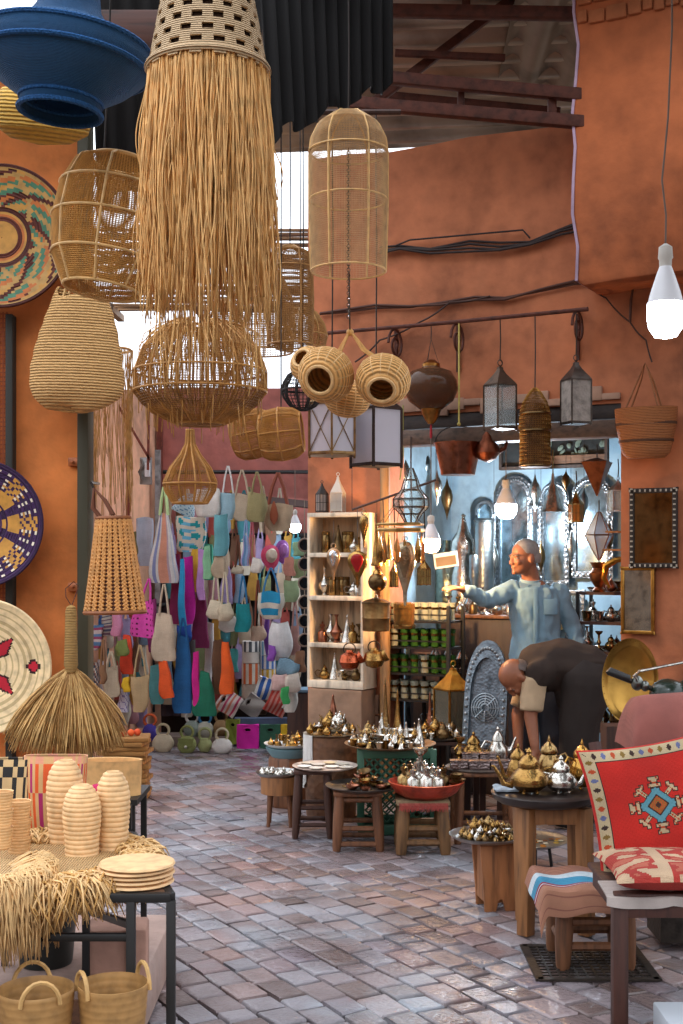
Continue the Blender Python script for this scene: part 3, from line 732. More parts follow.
bulb('warm glowing bulb hanging among the brass ornaments left of the reaching man', 431, 519, 553, 19, 8.05, 30, 42, '#ffc98a', [P(431,490,8.05), P(431,445,8.2), FP(431,412,-.1)], .03)
bulb('cold white bulb hanging behind the head of the standing man', 506, 483, 519, 22, 9.1, 30, 75, '#dceeff', [P(506,470,9.1), P(506,420,9.1), P(506,370,9.1)+Vector((0,0,.0))], .04)
bulb('small white bulb glowing deep inside the bag stall', 295, 512, 533, 12, 11.0, 20, 12, '#e6f2ff', [P(295,500,11.0), P(295,470,11.2)], .03)
# ================================================================ LEFT: PLATES, BROOM, TABLE
def plate(name, label, px, py, r, D, fn, mats, rx=0, n=96, rings=30, yaw=0):
    """woven dish hung upright: polar grid with a coloured pattern"""
    k = K(D); Rr = r*k; t = T(name, label, 'woven dish', P(px, py, D), (0, 0, yaw))
    g = MB(); vs = []; fs = []; mi = []
    for i in range(rings+1):
        q = i/rings; rr = Rr*max(q, .01); dz = .035*q**2 + .0022*(i % 2)
        for j in range(n): a = 2*pi*j/n; vs.append((rr*cos(a), -dz, rr*sin(a)))
    for i in range(rings):
        for j in range(n):
            fs.append((i*n+j, i*n+(j+1)%n, (i+1)*n+(j+1)%n, (i+1)*n+j)); mi.append(fn((i+.5)/rings, 2*pi*(j+.5)/n))
    g.v = [Vector(v) for v in vs]; g.f = [list(f) for f in fs]; g.mi = mi
    g.k = 0; g.add([(vs[j][0], vs[j][1], vs[j][2]) for j in range(n)], [tuple(range(n))])
    O('woven_face', g, mats, t, solid=.008, sharp=60)
    O('rim', MB().tube([(Rr*cos(2*pi*j/n), -.035, Rr*sin(2*pi*j/n)) for j in range(n)], .008, 6, True), mats[0], t)
    return t
def f1(q, a):   # multicoloured rings and zigzags
    if q < .24: return 1
    if q < .29: return 0
    if q < .34: return 3
    if q < .38: return 1
    if q < .42: return 0
    if q > .95: return 4
    z = (a*6/(2*pi) + (q-.42)*2.2) % 1; z2 = (a*6/(2*pi) - (q-.42)*1.6) % 1
    if abs(z-.5) < .07: return 0
    if abs(z2-.5) < .08: return 4
    s_ = int((q-.42)*18 + int(a*48/(2*pi))*.5) % 5
    return (1, 2, 3, 4, 1)[s_] if z < .5 else (4, 2, 3, 0, 2)[s_]
plate('woven_dish', 'multicoloured woven dish with green, orange and maroon zigzags on the left wall', 2, 238, 70, 5.16, f1,
      [M('#5a2418','straw',ax='Y',s=60), M('#c48c3c','fibre'), M('#47795a','fibre'), M('#c0692a','fibre'), M('#b98e4c','fibre')])
def f2(q, a):
    if q > .93: return 0
    m = a*8/(2*pi) % 1; d = abs(m-.5)*2
    if q < .5: return 0 if d < 1 - q*1.3 else (1 if int(q*20) % 2 else 0)
    if q < .62: return 1 if d > .35 else 0
    s_ = int(a*96/(2*pi))
    if d > .62: return 1 if (s_ + int(q*28)) % 3 else 0
    return 2 if (s_ % 3 == 0 and int(q*26) % 2) else (1 if d > .3 and int(q*26) % 3 == 0 else 0)
plate('woven_dish', 'dark purple woven dish with mustard and cream star pattern on the left wall', -18, 524, 62, 5.14, f2,
      [M('#3a1a4a','straw',ax='Y',s=60), M('#c98f3a','fibre'), M('#e9dcc4','fibre')])
def f3(q, a):
    x, y = q*cos(a), q*sin(a)
    for c in ((0, pi/8), ):
        pass
    for i in range(8):
        b = i*pi/4; u = x*cos(b)+y*sin(b); v = -x*sin(b)+y*cos(b)
        if i % 2 == 1:
            if .12 < u < .62 and abs(v) < .13*(1-abs(u-.36)/.27): return 1 if abs(v) < .09*(1-abs(u-.36)/.24) else 2
        else:
            if abs(abs(u-.74)) < .12 and abs(v) < .10 and abs(u-.74)+abs(v) < .13: return 1 if abs(u-.74)+abs(v) < .09 else 2
    return 0 if int(q*30) % 3 else 3
plate('woven_dish', 'cream coiled woven dish with a red eight-point motif on the left wall, lowest', -14, 666, 66, 5.12, f3,
      [M('#ecd0a0','fibre'), M('#c41f33','cloth'), M('#3a1718','cloth'), M('#c3a878','fibre')], n=128, rings=42)
for z0, y in ((238, 0), (524, 0), (666, 0)): pass
# white scrap hung by the mesh
# fan broom
D = 5.05; k = K(D)
t = T('palm_broom', 'wide palm-leaf broom with a bound handle hanging against the orange door', 'broom', P(71, 757, D))
O('bound_handle', MB().lathe([(4.5*k,(757-672)*k),(7*k,(757-665)*k),(6.2*k,(757-640)*k),(5.6*k,(757-611)*k),(4.5*k,(757-607)*k),(1*k,(757-605)*k)], 24), M('#b98f4f','straw', s=50), t)
g = MB(); g2 = MB(); rn = random.Random(6)
for q in range(950):
    a = rn.uniform(-1, 1); sp = (abs(a)**1.15)*(1 if a > 0 else -1)
    x1 = (sp*60 - 5)*k; y1 = rn.uniform(-.07, .05); z1 = (rn.uniform(-4, 16) + abs(a)**3*16)*k*(1)
    x0 = sp*5*k; z0 = 88*k; w = rn.uniform(.0018, .0042); gg = g if rn.random() < .6 else g2; pts = []
    for i in range(9):
        s = i/8; e = s**.9; bx = x0 + (x1-x0)*(.55*s + .45*sin(s*pi/2)); pts.append((bx + .005*sin(q+s*6), y1*s + rn.uniform(-.001,.001), z0 + (z1-z0)*(s**1.12)))
    gg.tube(pts, [w*.6 + w*.6*i/8 if i < 7 else w*.5 for i in range(9)], 3)
O('bristles', g, M('#cba062','fibre'), t, kind='stuff', sharp=180); O('dark_bristles', g2, M('#96692f','fibre'), t, kind='stuff', sharp=180)
O('hanging_loop', MB().tube([(0,0,152*k),(-.02,.0,160*k),(-.03,.04,168*k),(-.01,.1,175*k),(.01,.1,170*k),(.004,0,152*k)], .002, 5), RUST, t)
# woven bag lamp with leather straps
D = 4.75; k = K(D)
t = T('woven_strip_basket', 'brown open-weave tapered basket with leather straps hanging by the green post', 'basket', P(115, 612, D), (0, R(-1), 0))
pr = netprof([(30,612),(28,600),(22,560),(17,522),(16,518)], k, 612, 26)
g = MB()
n = 22
for j in range(n):
    for s in (0, 1):
        pts = []
        for i, (r, z) in enumerate(pr):
            a = 2*pi*(j + (.5 if (i % 2) ^ s else 0)*1.0)/n; pts.append((r*cos(a), r*sin(a)*.7, z))
        g.tube(pts, .0068, 6)
O('woven_strips', g, M('#cf9250','fibre'), t)
g = MB(); g.lathe([(r*.93, z) for r, z in pr], 32, sy=.7, cap=False); O('inner_wall', g, M('#5c2f14','fibre'), t)
g = MB()
for r, z in (pr[0], pr[-1]): g.ring((0,0,z), r, .009, 36, 6, sy=.7)
O('rim', g, M('#8a4f24','fibre'), t)
for s in (-.022, .022): O('leather_strap', MB().tube([(-13*k, s, 95*k), (-20*k, s, 104*k), (-19*k, 0, 124*k), (-8*k, -s*.5, 112*k), (0, -s, 97*k)], .0065, 6), M('#6b3a22','plain'), t)
O('hook', MB().tube([(-19*k,0,124*k), (-22*k,.0,130*k), (-24*k,.2,132*k)], .005, 6), DARKM, t)

# the display table
h = .70; Yf, Yb = 3.46, 4.24
tb = T('display_table', 'black steel display table under the baskets at the lower left', 'table', (Xof(120,Yf), Yf, 0))
o0 = tb.location.copy()
xr = Xof(171,Yf); xm = Xof(131,Yf); xl = xr - 1.25
top = MB()
for a, b in (((xr,Yf),(xr-.23,Yb)),((xr,Yf),(xl,Yf)),((xr-.23,Yb),(xl,Yb))): top.bar(Vector((*a,h-.012))-o0, Vector((*b,h-.012))-o0, .024)
O('top_frame', top, BLACKM, tb, bevel=.002)
O('table_board', MB().add([Vector((x,y,z))-o0 for z in (h-.016,h-.002) for x,y in ((xl,Yf),(xr-.01,Yf),(xr-.24,Yb),(xl,Yb))], [(3,2,1,0),(4,5,6,7),(0,1,5,4),(1,2,6,5),(2,3,7,6),(3,0,4,7)]), M('#6b4a34','wood', gs=(1.5,14,14)), tb)
for x, y, z in ((xr,Yf,0),(xm,Yf,0),(xr-.23,Yb-.03,.2),(xl,Yf,0),(Xof(88,4.24),Yb-.03,.2)): O('leg', MB().bar(Vector((x,y,z))-o0, Vector((x,y,h-.02))-o0, .024), BLACKM, tb, bevel=.002)
rl = MB(); zr2 = .43
rl.bar(Vector((xm,Yf,Zof(937,Yf)))-o0, Vector((xl,Yf,Zof(937,Yf)))-o0, .02); rl.bar(Vector((xm,Yf,Zof(925,Yf)))-o0, Vector((Xof(88,4.2),4.2,.45))-o0, .02)
O('rail', rl, BLACKM, tb, bevel=.002)
O('uprights', MB().bar(Vector((Xof(130,4.3),4.28,h))-o0, Vector((Xof(130,4.3),4.28,.78))-o0, .018).bar(Vector((Xof(20,4.3),4.28,h-.03))-o0, Vector((Xof(20,4.3),4.28,.78))-o0, .018).bar(Vector((Xof(130,4.3),4.28,h-.02))-o0, Vector((Xof(128,4.2),4.2,h-.02))-o0, .018), BLACKM, tb)
st = T('basket_stand', 'narrow black stand behind the display table carrying the plain straw box', 'stand', (Xof(110,4.55), 4.55, .2))
o1 = st.location.copy()
O('stand_top', MB().box((-.12, 0, .565), (.48, .3, .02)), BLACKM, st)
for x in (-.34,.1):
    for y in (-.13,.13): O('leg', MB().box((x,y,.275), (.02,.02,.56)), BLACKM, st)

def rect_at(px, D, z): return Vector((Xof(px, D), D, z))
CO = '#dcb27c'
# shaggy raffia mat
cx, cy, rr = Xof(30, 3.6), 3.74, .32
sh = T('shaggy_raffia_mat', 'round straw mat with a thick shaggy raffia edge draped over the table front', 'mat', (cx, cy, h))
O('mat_disc', MB().lathe([(.02,.0),(.3,0),(.31,.01),(.3,.02),(.2,.022),(.001,.022)], 64), M('#c9a06b','straw', ax='X', s=40), sh)
g = MB(); g2 = MB(); rn = random.Random(3)
for q in range(3800):
    a = rn.uniform(-pi, pi); L = rn.uniform(.05, .115); r0 = rn.uniform(.22, .315); zz = rn.uniform(.012, .03)
    if sin(a) > .3 and rn.random() < .5: continue
    front = max(0, -sin(a)); L *= .6 + .8*front; pts = []
    da = rn.uniform(-.25,.25)
    for i in range(6):
        s = i/5; r = r0 + min(L*s, .05 + .045*s) ; over = max(0, r-.33)
        fall = -max(0, L*s-.05)*1.0 if (front > .15 or cos(a) > .6) else .01*s
        pts.append((r*cos(a+da*s), r*sin(a+da*s), zz + .018*sin(s*pi) + (fall if r > .31 else 0) + rn.uniform(-.003,.003)))
    (g if rn.random() < .65 else g2).tube(pts, [.0035,.004,.004,.0035,.003,.001], 3)
O('raffia_edge', g, M('#e0b67c','fibre'), sh, kind='stuff', sharp=180); O('darker_raffia_edge', g2, M('#c0904e','fibre'), sh, kind='stuff', sharp=180)
s2 = T('shaggy_raffia_mat', 'second shaggy straw mat hanging lower over the table edge at the far left corner', 'mat', (Xof(-58,3.42), 3.5, h))
O('mat_disc', MB().lathe([(.02,.024),(.2,.024),(.21,.034),(.2,.044),(.001,.046)], 48), M('#c9a06b','straw', ax='X', s=40), s2)
g = MB()
for q in range(1500):
    a = rn.uniform(-pi, .6); L = rn.uniform(.12, .26); r0 = rn.uniform(.16, .21); da = rn.uniform(-.2,.2); pts = []
    for i in range(6):
        s = i/5; r = r0 + min(L*s, .07) + .02*s; pts.append((r*cos(a+da*s), r*sin(a+da*s), .045 + .03*sin(s*pi) - max(0, L*s-.06)*1.05))
    g.tube(pts, [.0035,.004,.004,.0035,.003,.001], 3)
O('raffia_edge', g, M('#e0b67c','fibre'), s2, kind='stuff', sharp=180)
# stack of round placemats at the corner
pm = None
for i in range(5):
    lb = ['bottom', 'second', 'middle', 'fourth', 'top'][i]
    z = h + .0005 + i*.0125; D_ = 3.57; x = Xof(136, D_) + .004*sin(i*2.4)
    if pm is None:
        pm = O('round_placemat', MB().lathe([(.005,0),(.1,0),(.106,.004),(.103,.009),(.06,.01),(.005,.0095)], 56, wob=.008), M('#dfb582','fibre'), None, 'round straw placemat, bottom of the stack on the table corner', 'placemat', loc=(x, D_, z))
    else: dup(pm, (x + .006*cos(i*3), D_ + .004*sin(i), z), i*.7, 'round straw placemat, %s of the stack on the table corner' % lb)
# beehive baskets
def beehive(label, px, D, w, hh, ymouth=True):
    k = K(D); Rr = w*k/2; H = hh*k
    t = T('lidless_coil_basket', label, 'basket', rect_at(px, D, h + .001))
    q = [(Rr*.80,0),(Rr*.86,.02*H),(Rr*.9,.3*H),(Rr*1.0,.55*H),(Rr*.99,.72*H),(Rr*.85,.86*H),(Rr*.55,.97*H),(Rr*.36,H),(Rr*.30,.985*H),(Rr*.3,.9*H)]
    pts = netprof([(r, -z) for r, z in q], 1, 0, 76)
    pts = [(r + .0028*abs(sin(i*pi/4)), z) for i, (r, z) in enumerate(pts)]
    O('coiled_body', MB().lathe(pts, 48, cap=False).lathe([(.001,.004),(Rr*.8,.004)], 48, cap=False), M('#e0b682','fibre'), t, sharp=30)
    return t
beehive('tall beehive-shaped coiled straw basket, front one of three, with an open mouth', 82, 3.83, 37, 76)
beehive('beehive-shaped coiled straw basket standing behind and left of the front one', 65, 4.0, 36, 88)
beehive('beehive-shaped coiled straw basket nearest the plain straw box on the right', 113, 3.9, 33, 84)
# stacked little cup baskets at the left
def cupb(label, px, D, z, w, hh):
    k = K(D); Rr = w*k/2; H = hh*k; pts = netprof([(Rr*.72,0),(Rr*.8,-.1*H),(Rr,-H),(Rr*.92,-H*.99),(Rr*.7,-.12*H),(.002,-.1*H)], 1, 0, 50)
    O('cup_basket', MB().lathe([(r+.0018*abs(sin(i*pi/3)), z_) for i, (r, z_) in enumerate(pts)], 40), M('#ddb079','fibre'), None, label, 'basket', loc=(Xof(px,D), D, z), sharp=30)
for i in range(3): cupb('small coiled cup basket, %s of the right stack by the striped tote' % ['bottom','middle','top'][i], 19, 3.85, h+.001+i*.052, 24, 24)
for i in range(3): cupb('small coiled cup basket, %s of the left stack at the picture edge' % ['bottom','middle','top'][i], 1, 3.75, h+.055+i*.052, 24, 22)
# plain straw box and striped totes
D = 4.5
k = K(D); bx = T('straw_box', 'plain oval straw box with stiff sides on the stand behind the beehive baskets', 'basket', rect_at(110, D, .776))
pr = [(31*k,0),(31*k,.01),(32*k,34*k),(32.5*k,35*k),(30*k,34.5*k),(29*k,.012)]
O('box_wall', MB().lathe(pr, 48, sy=.5, cap=False).lathe([(.001,.006),(31*k,.006)], 48, sy=.5, cap=False), M('#d9a86c','fibre'), bx)
def tote(name, label, px, D, z, wt, wb, H, th, mats, fn, nu=48, nv=24, handles=False, hm=None, rot=0, cat='bag', bulge=.0, hole=None, wavy=0.0):
    """open bag: elliptical-rect loft, patterned by fn(u,v)"""
    t = T(name, label, cat, (Xof(px,D), D, z), rot)
    def f(u, v):
        a = 2*pi*u; w = (wb*(1-v) + wt*v)/2 * (1 + bulge*sin(pi*min(v*1.15,1))); e = .55
        cx_, sy_ = cos(a), sin(a); x = w*abs(cx_)**e*(1 if cx_ > 0 else -1); y = th/2*(.35+.65*sin(pi*(v*.8+.1)))*abs(sy_)**e*(1 if sy_ > 0 else -1)
        return (x, y + wavy*sin(v*9+x*30), H*v + .01*wavy*cos(a*2))
    O('bag_body', MB().sheet(f, nu, nv, fn).add([f(i/nu, 0) for i in range(nu)], [tuple(range(nu))]), mats, t, solid=.004, sharp=60)
    return t
tote('striped_tote', 'orange, tan and magenta striped straw tote behind the beehive baskets', 56, 4.12, h+.001, .2, .17, .27, .1,
     [M('#e0b27a','cloth'), M('#e8602a','cloth'), M('#b22a6a','cloth'), M('#e9a183','cloth')],
     lambda u, v: (3 if int(u*60)%2 else 0) if v > .93 else (1, 0, 1, 0, 2, 0)[(int(u*48) + (3 if v > .6 else 0)) % 6])
tote('striped_tote', 'black and cream striped straw tote at the left edge of the display table', 6, 4.12, h+.001, .2, .17, .26, .1,
     [M('#e0bd88','cloth'), M('#2b2a2a','cloth')], lambda u, v: 1 if (int(u*40) + (1 if .78 < v < .9 else 0)) % 2 else 0)
O('flower_ornament', MB().ball((0,0,.0), (.03,.02,.02)).ball((.02,0,.012), (.02,.015,.014)), M('#d02a66','cloth'), None, 'bright pink fabric flower tucked between the beehive baskets', 'ornament', loc=rect_at(98, 3.98, Zof(790,3.98)))
# hand baskets below
cr = T('wooden_crate', 'low wooden plank crate under the two little handled baskets', 'crate', (Xof(60,3.4), 3.42, 0))
O('crate_top', MB().box((-.14,0,.33), (.56,.5,.02)), WOODM, cr)
for x in (-.4,.12):
    for y in (-.22,.22): O('leg', MB().box((x,y,.16), (.035,.035,.32)), WOODM, cr)
def handb(label, px, D, w, rot):
    Rr = w*K(D)/2; H = .15; t = T('handled_basket', label, 'basket', (Xof(px,D), D, .341), rot)
    pts = netprof([(Rr*.78,0),(Rr*.88,-.02),(Rr,-H),(Rr*.96,-H-.001),(Rr*.84,-.03),(.002,-.02)], 1, 0, 56)
    O('basket_body', MB().lathe([(r+.0016*abs(sin(i*pi/3)), z) for i, (r, z) in enumerate(pts)], 44), M('#a67c48','fibre'), t, sharp=30)
    for s in (-1, 1): O('handle', MB().tube([(Rr*.5*cos(a)*1.0, s*Rr*(.92+.0*a), H-.02 + .06*sin(a)) for a in [pi*i/10 for i in range(11)]], .006, 6), M('#c4995e','fibre'), t)
handb('small coiled basket with two handles on the crate, at the bottom left corner', 36, 3.32, 76, R(20))
handb('small coiled basket with two handles on the crate, right one under the table', 113, 3.36, 70, R(-60))
k = K(4.35)
O('black_bucket', MB().lathe([(26*k,0),(27*k,.01),(33*k,.24),(34.5*k,.25),(34*k,.26),(31*k,.26),(25*k,.01),(.001,.01)], 40), M('#2a3030','plain', rough=.4), None, 'black plastic bucket standing on the step under the table', 'bucket', loc=(Xof(46,4.45), 4.45, .2))
O('stone_block', MB().box((0,0,.09), (.2,.16,.18)), M('#b58a78','plaster'), None, 'rough pinkish stone block on the step under the table corner', 'block', loc=(Xof(118,4.3), 4.3, .2), rot=.1, bevel=.012)
# stack of straw mats on the ground by the passage
D = 8.6; z = 0
for i in range(14):
    t_ = .03; O('folded_straw_mat', MB().box((0,0,.015), (.3+.02*sin(i*2), .26, .028), .1*sin(i*3)), M('#ae7a3c','straw', ax='X', s=70), None, 'folded straw mat in the tall pile beside the far bag stall', 'mat', 'folded straw mats piled by the bag stall', loc=(Xof(126,D), D, z), bevel=.006); z += .03
rn = random.Random(1)
for i, (px, dx) in enumerate(((118,0),(123,0),(130,0),(136,0))):
    O('pompom', MB().ball((0,0,.022), .024, 10, 8), M(['#e2622e','#d9532a'][i%2],'cloth'), None, 'fluffy orange pompom garland on top of the pile of straw mats', 'pompom', 'orange pompoms on the straw mats', loc=(Xof(px,D-.05), D-.05+.02*i, z))
# ================================================================ THE BAG STALL AT THE FAR LEFT
def hbag(label, px, y0, y1, wt, wb, colr, hy=None, strap=None, layer=0, kind='knit', pat=None, mats=None, name='hanging_bag', cat='bag', hs=1, D=None, nh=2, thk=.07, open_top=True, lean=0, bulge=.05, hook=True, hdx=.32):
    D = D if D else 11.35 - layer*.14; k = K(D); H = (y1-y0)*k
    t = T(name, label, cat, P(px, y1, D), (0, R(lean), 0))
    mts = mats or [M(colr, kind)]
    WT, WB = wt*k, wb*k; sd = px*1.7
    def f(u, v):
        a = 2*pi*u; w = (WB*(1-v) + WT*v)/2*(1 + bulge*sin(pi*v)); rc = min(1, (v/.12))**.5 if v < .12 else 1
        w *= .8+.2*rc; c_, s_ = cos(a), sin(a); e = .6
        x = w*abs(c_)**e*(1 if c_ > 0 else -1); y = thk/2*(.45+.6*sin(pi*min(1,(1-v)*.75+.1)))*abs(s_)**e*(1 if s_ > 0 else -1)
        return (x + .012*sin(v*7+sd)*(1-v), y + .012*sin(x*40+sd)*(.4+v), H*v + .01*sin(x*30+sd)*v)
    nu, nv = (40, 20) if pat else (32, 14)
    g = MB().sheet(f, nu, nv, pat); g.add([f(i/nu, 0) for i in range(nu)], [tuple(range(nu))])
    g.add([f(i/nu, .97) for i in range(nu)], [tuple(range(nu))])
    O('bag_body', g, mts, t, sharp=70)
    if hy is not None:
        hh = (y0-hy)*k; sm = strap or mts[0]
        for s in ((-1, 1) if nh == 2 else (0,)):
            O('strap', MB().tube([(-WT*hdx, s*.018, H-.01), (-WT*hdx*.6, s*.014, H+hh*.55), (-.004, s*.004, H+hh), (.004, s*.004, H+hh), (WT*hdx*.6, s*.014, H+hh*.55), (WT*hdx, s*.018, H-.01)], .0075*hs, 6), sm, t)
    return t
# rails the bags hang from
for y, lb in ((472,'topmost'),(535,'second'),(588,'third'),(640,'lowest')):
    O('display_rail', MB().tube([P(150,y,11.72), P(312,y,11.72)], .018, 8), BLACKM, None, 'dark metal rail carrying hanging bags at the back of the bag stall, %s' % lb, 'rail')
O('display_rail', MB().tube([P(92,608,11.0), P(176,604,11.6)], .015, 8), BLACKM, None, 'dark rail for bags along the peach passage wall', 'rail')
# dark cloths added behind the bags so the gaps look shaded
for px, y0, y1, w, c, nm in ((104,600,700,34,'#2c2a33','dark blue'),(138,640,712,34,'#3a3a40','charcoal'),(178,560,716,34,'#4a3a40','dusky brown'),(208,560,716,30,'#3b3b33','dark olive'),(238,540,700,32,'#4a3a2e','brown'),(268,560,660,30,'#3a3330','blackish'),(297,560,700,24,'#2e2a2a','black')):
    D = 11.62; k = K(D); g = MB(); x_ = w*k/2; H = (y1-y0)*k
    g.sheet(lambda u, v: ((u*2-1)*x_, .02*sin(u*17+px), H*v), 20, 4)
    O('gap_dark_cloth', g, M(c,'cloth'), None, '%s cloth added behind the bags to darken the gaps in the stall' % nm, 'cloth', loc=P(px,y1,D), solid=.008)
W_ = '#e6ddd2'; CR = '#d8c6a8'
def stripes(n, seq): return lambda u, v: seq[int(u*n) % len(seq)]
def hstr(n, seq): return lambda u, v: seq[int(v*n) % len(seq)]
def KN(*cs): return [M(c, 'knit') for c in cs]
# top row
hbag('big tote of pastel vertical stripes gathered under a lime green cord', 164, 514, 583, 9, 33, W_, 487, M('#c5e0a0','cloth'), 6, pat=stripes(26,[0,1,0,2,3,0,4,0]), mats=KN('#ddd6d0','#8a8fb8','#d9967a','#b9a0a8','#c2c9d6'), hs=1.6, hdx=.45)
hbag('pale blue dotted kerchief bag beside the pastel striped tote', 181, 491, 514, 8, 26, '#b4cfdc', None, None, 4, pat=lambda u,v: 1 if (int(u*40)+int(v*20)*2)%5==0 else 0, mats=KN('#bcd3dd','#5f8db0'), lean=28)
hbag('teal and white leaf print pouch below the white tote', 191, 517, 552, 30, 26, '#d8cfc0', None, None, 5, pat=lambda u,v: 1 if sin(u*50)+cos(v*19+u*13)>.75 else (2 if sin(u*23+4)+cos(v*31)>1.2 else 0), mats=KN('#dccdb8','#1f9aa0','#6fb9d6'))
hbag('big plain white tote hanging behind the onion-shaped wicker lampshade', 207, 489, 517, 26, 22, '#ece4da', None, None, 6, thk=.12, bulge=.15)
hbag('light blue crochet tote with a white strap in the top row', 228, 493, 520, 17, 13, '#a7c9d6', 466, M('#e6e2de','cloth'), 6, nh=1)
hbag('long teal knitted bag hanging under the light blue crochet tote', 221, 514, 556, 13, 15, '#6fb0b8', None, None, 7)
hbag('beige knitted bucket bag with cord handles in the top row', 242, 494, 521, 20, 15, '#c9b49a', 470, None, 6)
hbag('olive straw moon bag in the top row', 257, 493, 522, 17, 17, '#a59868', 472, None, 7, thk=.1, bulge=.2)
t = hbag('wide sand-coloured flap bag with a long reddish leather strap in the top row', 278, 504, 531, 30, 22, '#c7ab8b', 473, M('#8a4630','plain'), 6, nh=1, hs=2, bulge=.1)
k = K(10.5); O('leather_tab', MB().lathe([(.004,.01),(.03,.05),(.034,.1),(.02,.16),(.006,.2)], 16, sy=.4), M('#9a4f30','plain'), t, loc=(-.03,-.07,.04))
# second row
hbag('teal bell-shaped bag between the leaf print pouch and long teal bag', 208, 545, 580, 9, 12, '#3f9f84', None, None, 3)
hbag('mustard yellow scarf-like bag', 195, 548, 592, 7, 9, '#d9a730', None, None, 5, nh=1)
hbag('mauve scarf-like bag right of the mustard yellow one', 201, 550, 600, 6, 8, '#c58fc9', None, None, 6)
hbag('mint green small bag right of the mauve one', 207, 546, 579, 5, 10, '#9ad6a6', None, None, 7)
hbag('small beige crochet pouch under the long teal bag', 219, 556, 578, 8, 14, '#bfa88c', None, None, 7, bulge=.3)
hbag('cream drawstring pouch with long brown straps', 238, 566, 572+2, 8, 12, '#d8c8ae', 535, M('#7a4a34','plain'), 6, bulge=.3)
hbag('blue and lilac striped narrow bag', 246, 535, 566, 5, 9, '#8faad0', 520, None, 7, pat=stripes(12,[0,1,2]), mats=KN('#8faad0','#b8a0c8','#5f86b0'))
hbag('coral pink striped narrow bag next to the lilac striped one', 252, 536, 567, 5, 8, '#d8707a', 520, None, 6, pat=stripes(12,[0,1]), mats=KN('#d8707a','#d9a070'))
hbag('white cotton ball bag hanging below the coral striped bag', 257, 558, 573, 8, 10, '#e6ddd0', None, None, 7, bulge=.4, thk=.09)
def hat(label, px, py, r, c1, c2, layer=5, sq=1.3):
    D = 11.35 - layer*.14; k = K(D); t = T('sun_hat', label, 'hat', P(px, py, D), (R(82), 0, R(12)))
    O('brim', MB().lathe([(r*k*.55,0),(r*k*.8,-.01),(r*k,-.03)], 32, sy=sq, cap=False, wob=.05), M(c1,'knit'), t, solid=.01)
    O('crown', MB().lathe([(.002,.11),(r*k*.35,.105),(r*k*.52,.07),(r*k*.56,0)], 28, sy=sq, cap=False), M(c2,'knit'), t, solid=.006)
hat('bright pink hat with a cream crown', 271, 556, 9, '#e2567c', '#e3d2bd')
hat('purple hat right of the bright pink hat', 283, 551, 6.5, '#a35fb8', '#b87acb', 4, 1.8)
hbag('light green net bag at the right of the hats', 299, 541, 556, 12, 12, '#a7c79a', None, None, 6)
hbag('salmon crochet bag beside the purple hat', 289, 558, 576, 9, 12, '#cf8a76', None, None, 6)
hbag('pale green woven bag right of the salmon one', 299, 558, 578, 11, 13, '#a9b98a', None, None, 5)
hbag('sage green flap bag hanging under the salmon crochet bag', 291, 580, 602, 14, 15, '#9fb184', None, None, 6)
t = hbag('blue and cream drawstring rucksack bag', 271, 592, 619, 25, 18, '#d9cdbb', 568, M('#3f7fb0','cloth'), 7, pat=lambda u,v: 1 if .3<(u*2%1)<.68 and v>.15 and abs(v-.5)>.1 else 0, mats=KN('#d9cdbb','#1f8fb8'), thk=.16, bulge=.2)
hbag('turquoise tote with a long strap', 243, 603, 632, 13, 16, '#1f9aa0', 576, M('#2c6f9a','cloth'), 7)
hbag('brown leather and cream pouch with a long strap', 258, 625, 641, 10, 14, '#cdb199', 580, M('#8a4630','plain'), 6, bulge=.3)
hbag('purple ribbon-like bag beside the blue and cream rucksack bag', 267, 608, 655, 4, 6, '#7a4aa8', None, None, 5)
hbag('fluffy white cotton bag', 280, 622, 660, 16, 20, '#e2dcd8', None, None, 7, bulge=.35, thk=.18)
hbag('small purple tassel bag under the fluffy white one', 272, 645, 661, 7, 8, '#8f4fae', None, None, 8)
hbag('pair of cream puffy pouches on long strings, upper one', 216, 601, 619, 11, 15, '#dccbae', 570, None, 7, bulge=.35, thk=.14)
hbag('cream puffy pouch on long strings right of its twin', 225, 603, 621, 10, 13, '#d4c2a4', 572, None, 8, bulge=.35, thk=.14)
hbag('white crescent bag under the two cream puffy pouches', 230, 617, 632, 16, 13, '#e4ddd2', None, None, 6, bulge=.3, lean=-12)
hbag('maroon knitted bag with a wide base', 201, 590, 648, 8, 18, '#7c2350', None, None, 5)
hbag('vivid magenta bag with a pointed hem', 188, 556, 624, 9, 14, '#c7189a', None, None, 6)
hbag('deep plum long bag left of the vivid magenta one', 176, 553, 624, 8, 13, '#86204f', None, None, 5)
hbag('cyan blue strap bag between the plum and magenta bags', 182, 560, 633, 4, 8, '#2a93c4', None, None, 7)
hbag('long blue crochet bag reaching almost to the ground', 183, 636, 713, 12, 21, '#1f5f96', 618, None, 8)
hbag('royal blue ruffle bag above the long blue crochet bag', 184, 625, 644, 14, 13, '#1f4fa8', None, None, 7)
hbag('hot pink narrow long bag', 196, 652, 708, 5, 9, '#e0218f', None, None, 8)
hbag('dark green triangular cloth bag resting near the ground', 205, 672, 716, 9, 27, '#176a4e', None, None, 8)
hbag('dark grey cloth bag between the blue and green ones', 192, 640, 700, 6, 9, '#4a4442', None, None, 6)
hbag('long brown crochet bag left of the orange one', 218, 640, 694, 9, 13, '#6e4a30', None, None, 7)
hbag('bright orange long bag', 228, 641, 694, 7, 16, '#f0601c', None, None, 8, lean=-3)
hbag('white net bag hanging left of the long brown crochet bag', 209, 622, 690, 10, 7, '#d9d4d2', None, None, 4)
hbag('teal green small bag behind the bright orange one', 234, 650, 672, 8, 8, '#4aa09a', None, None, 5)
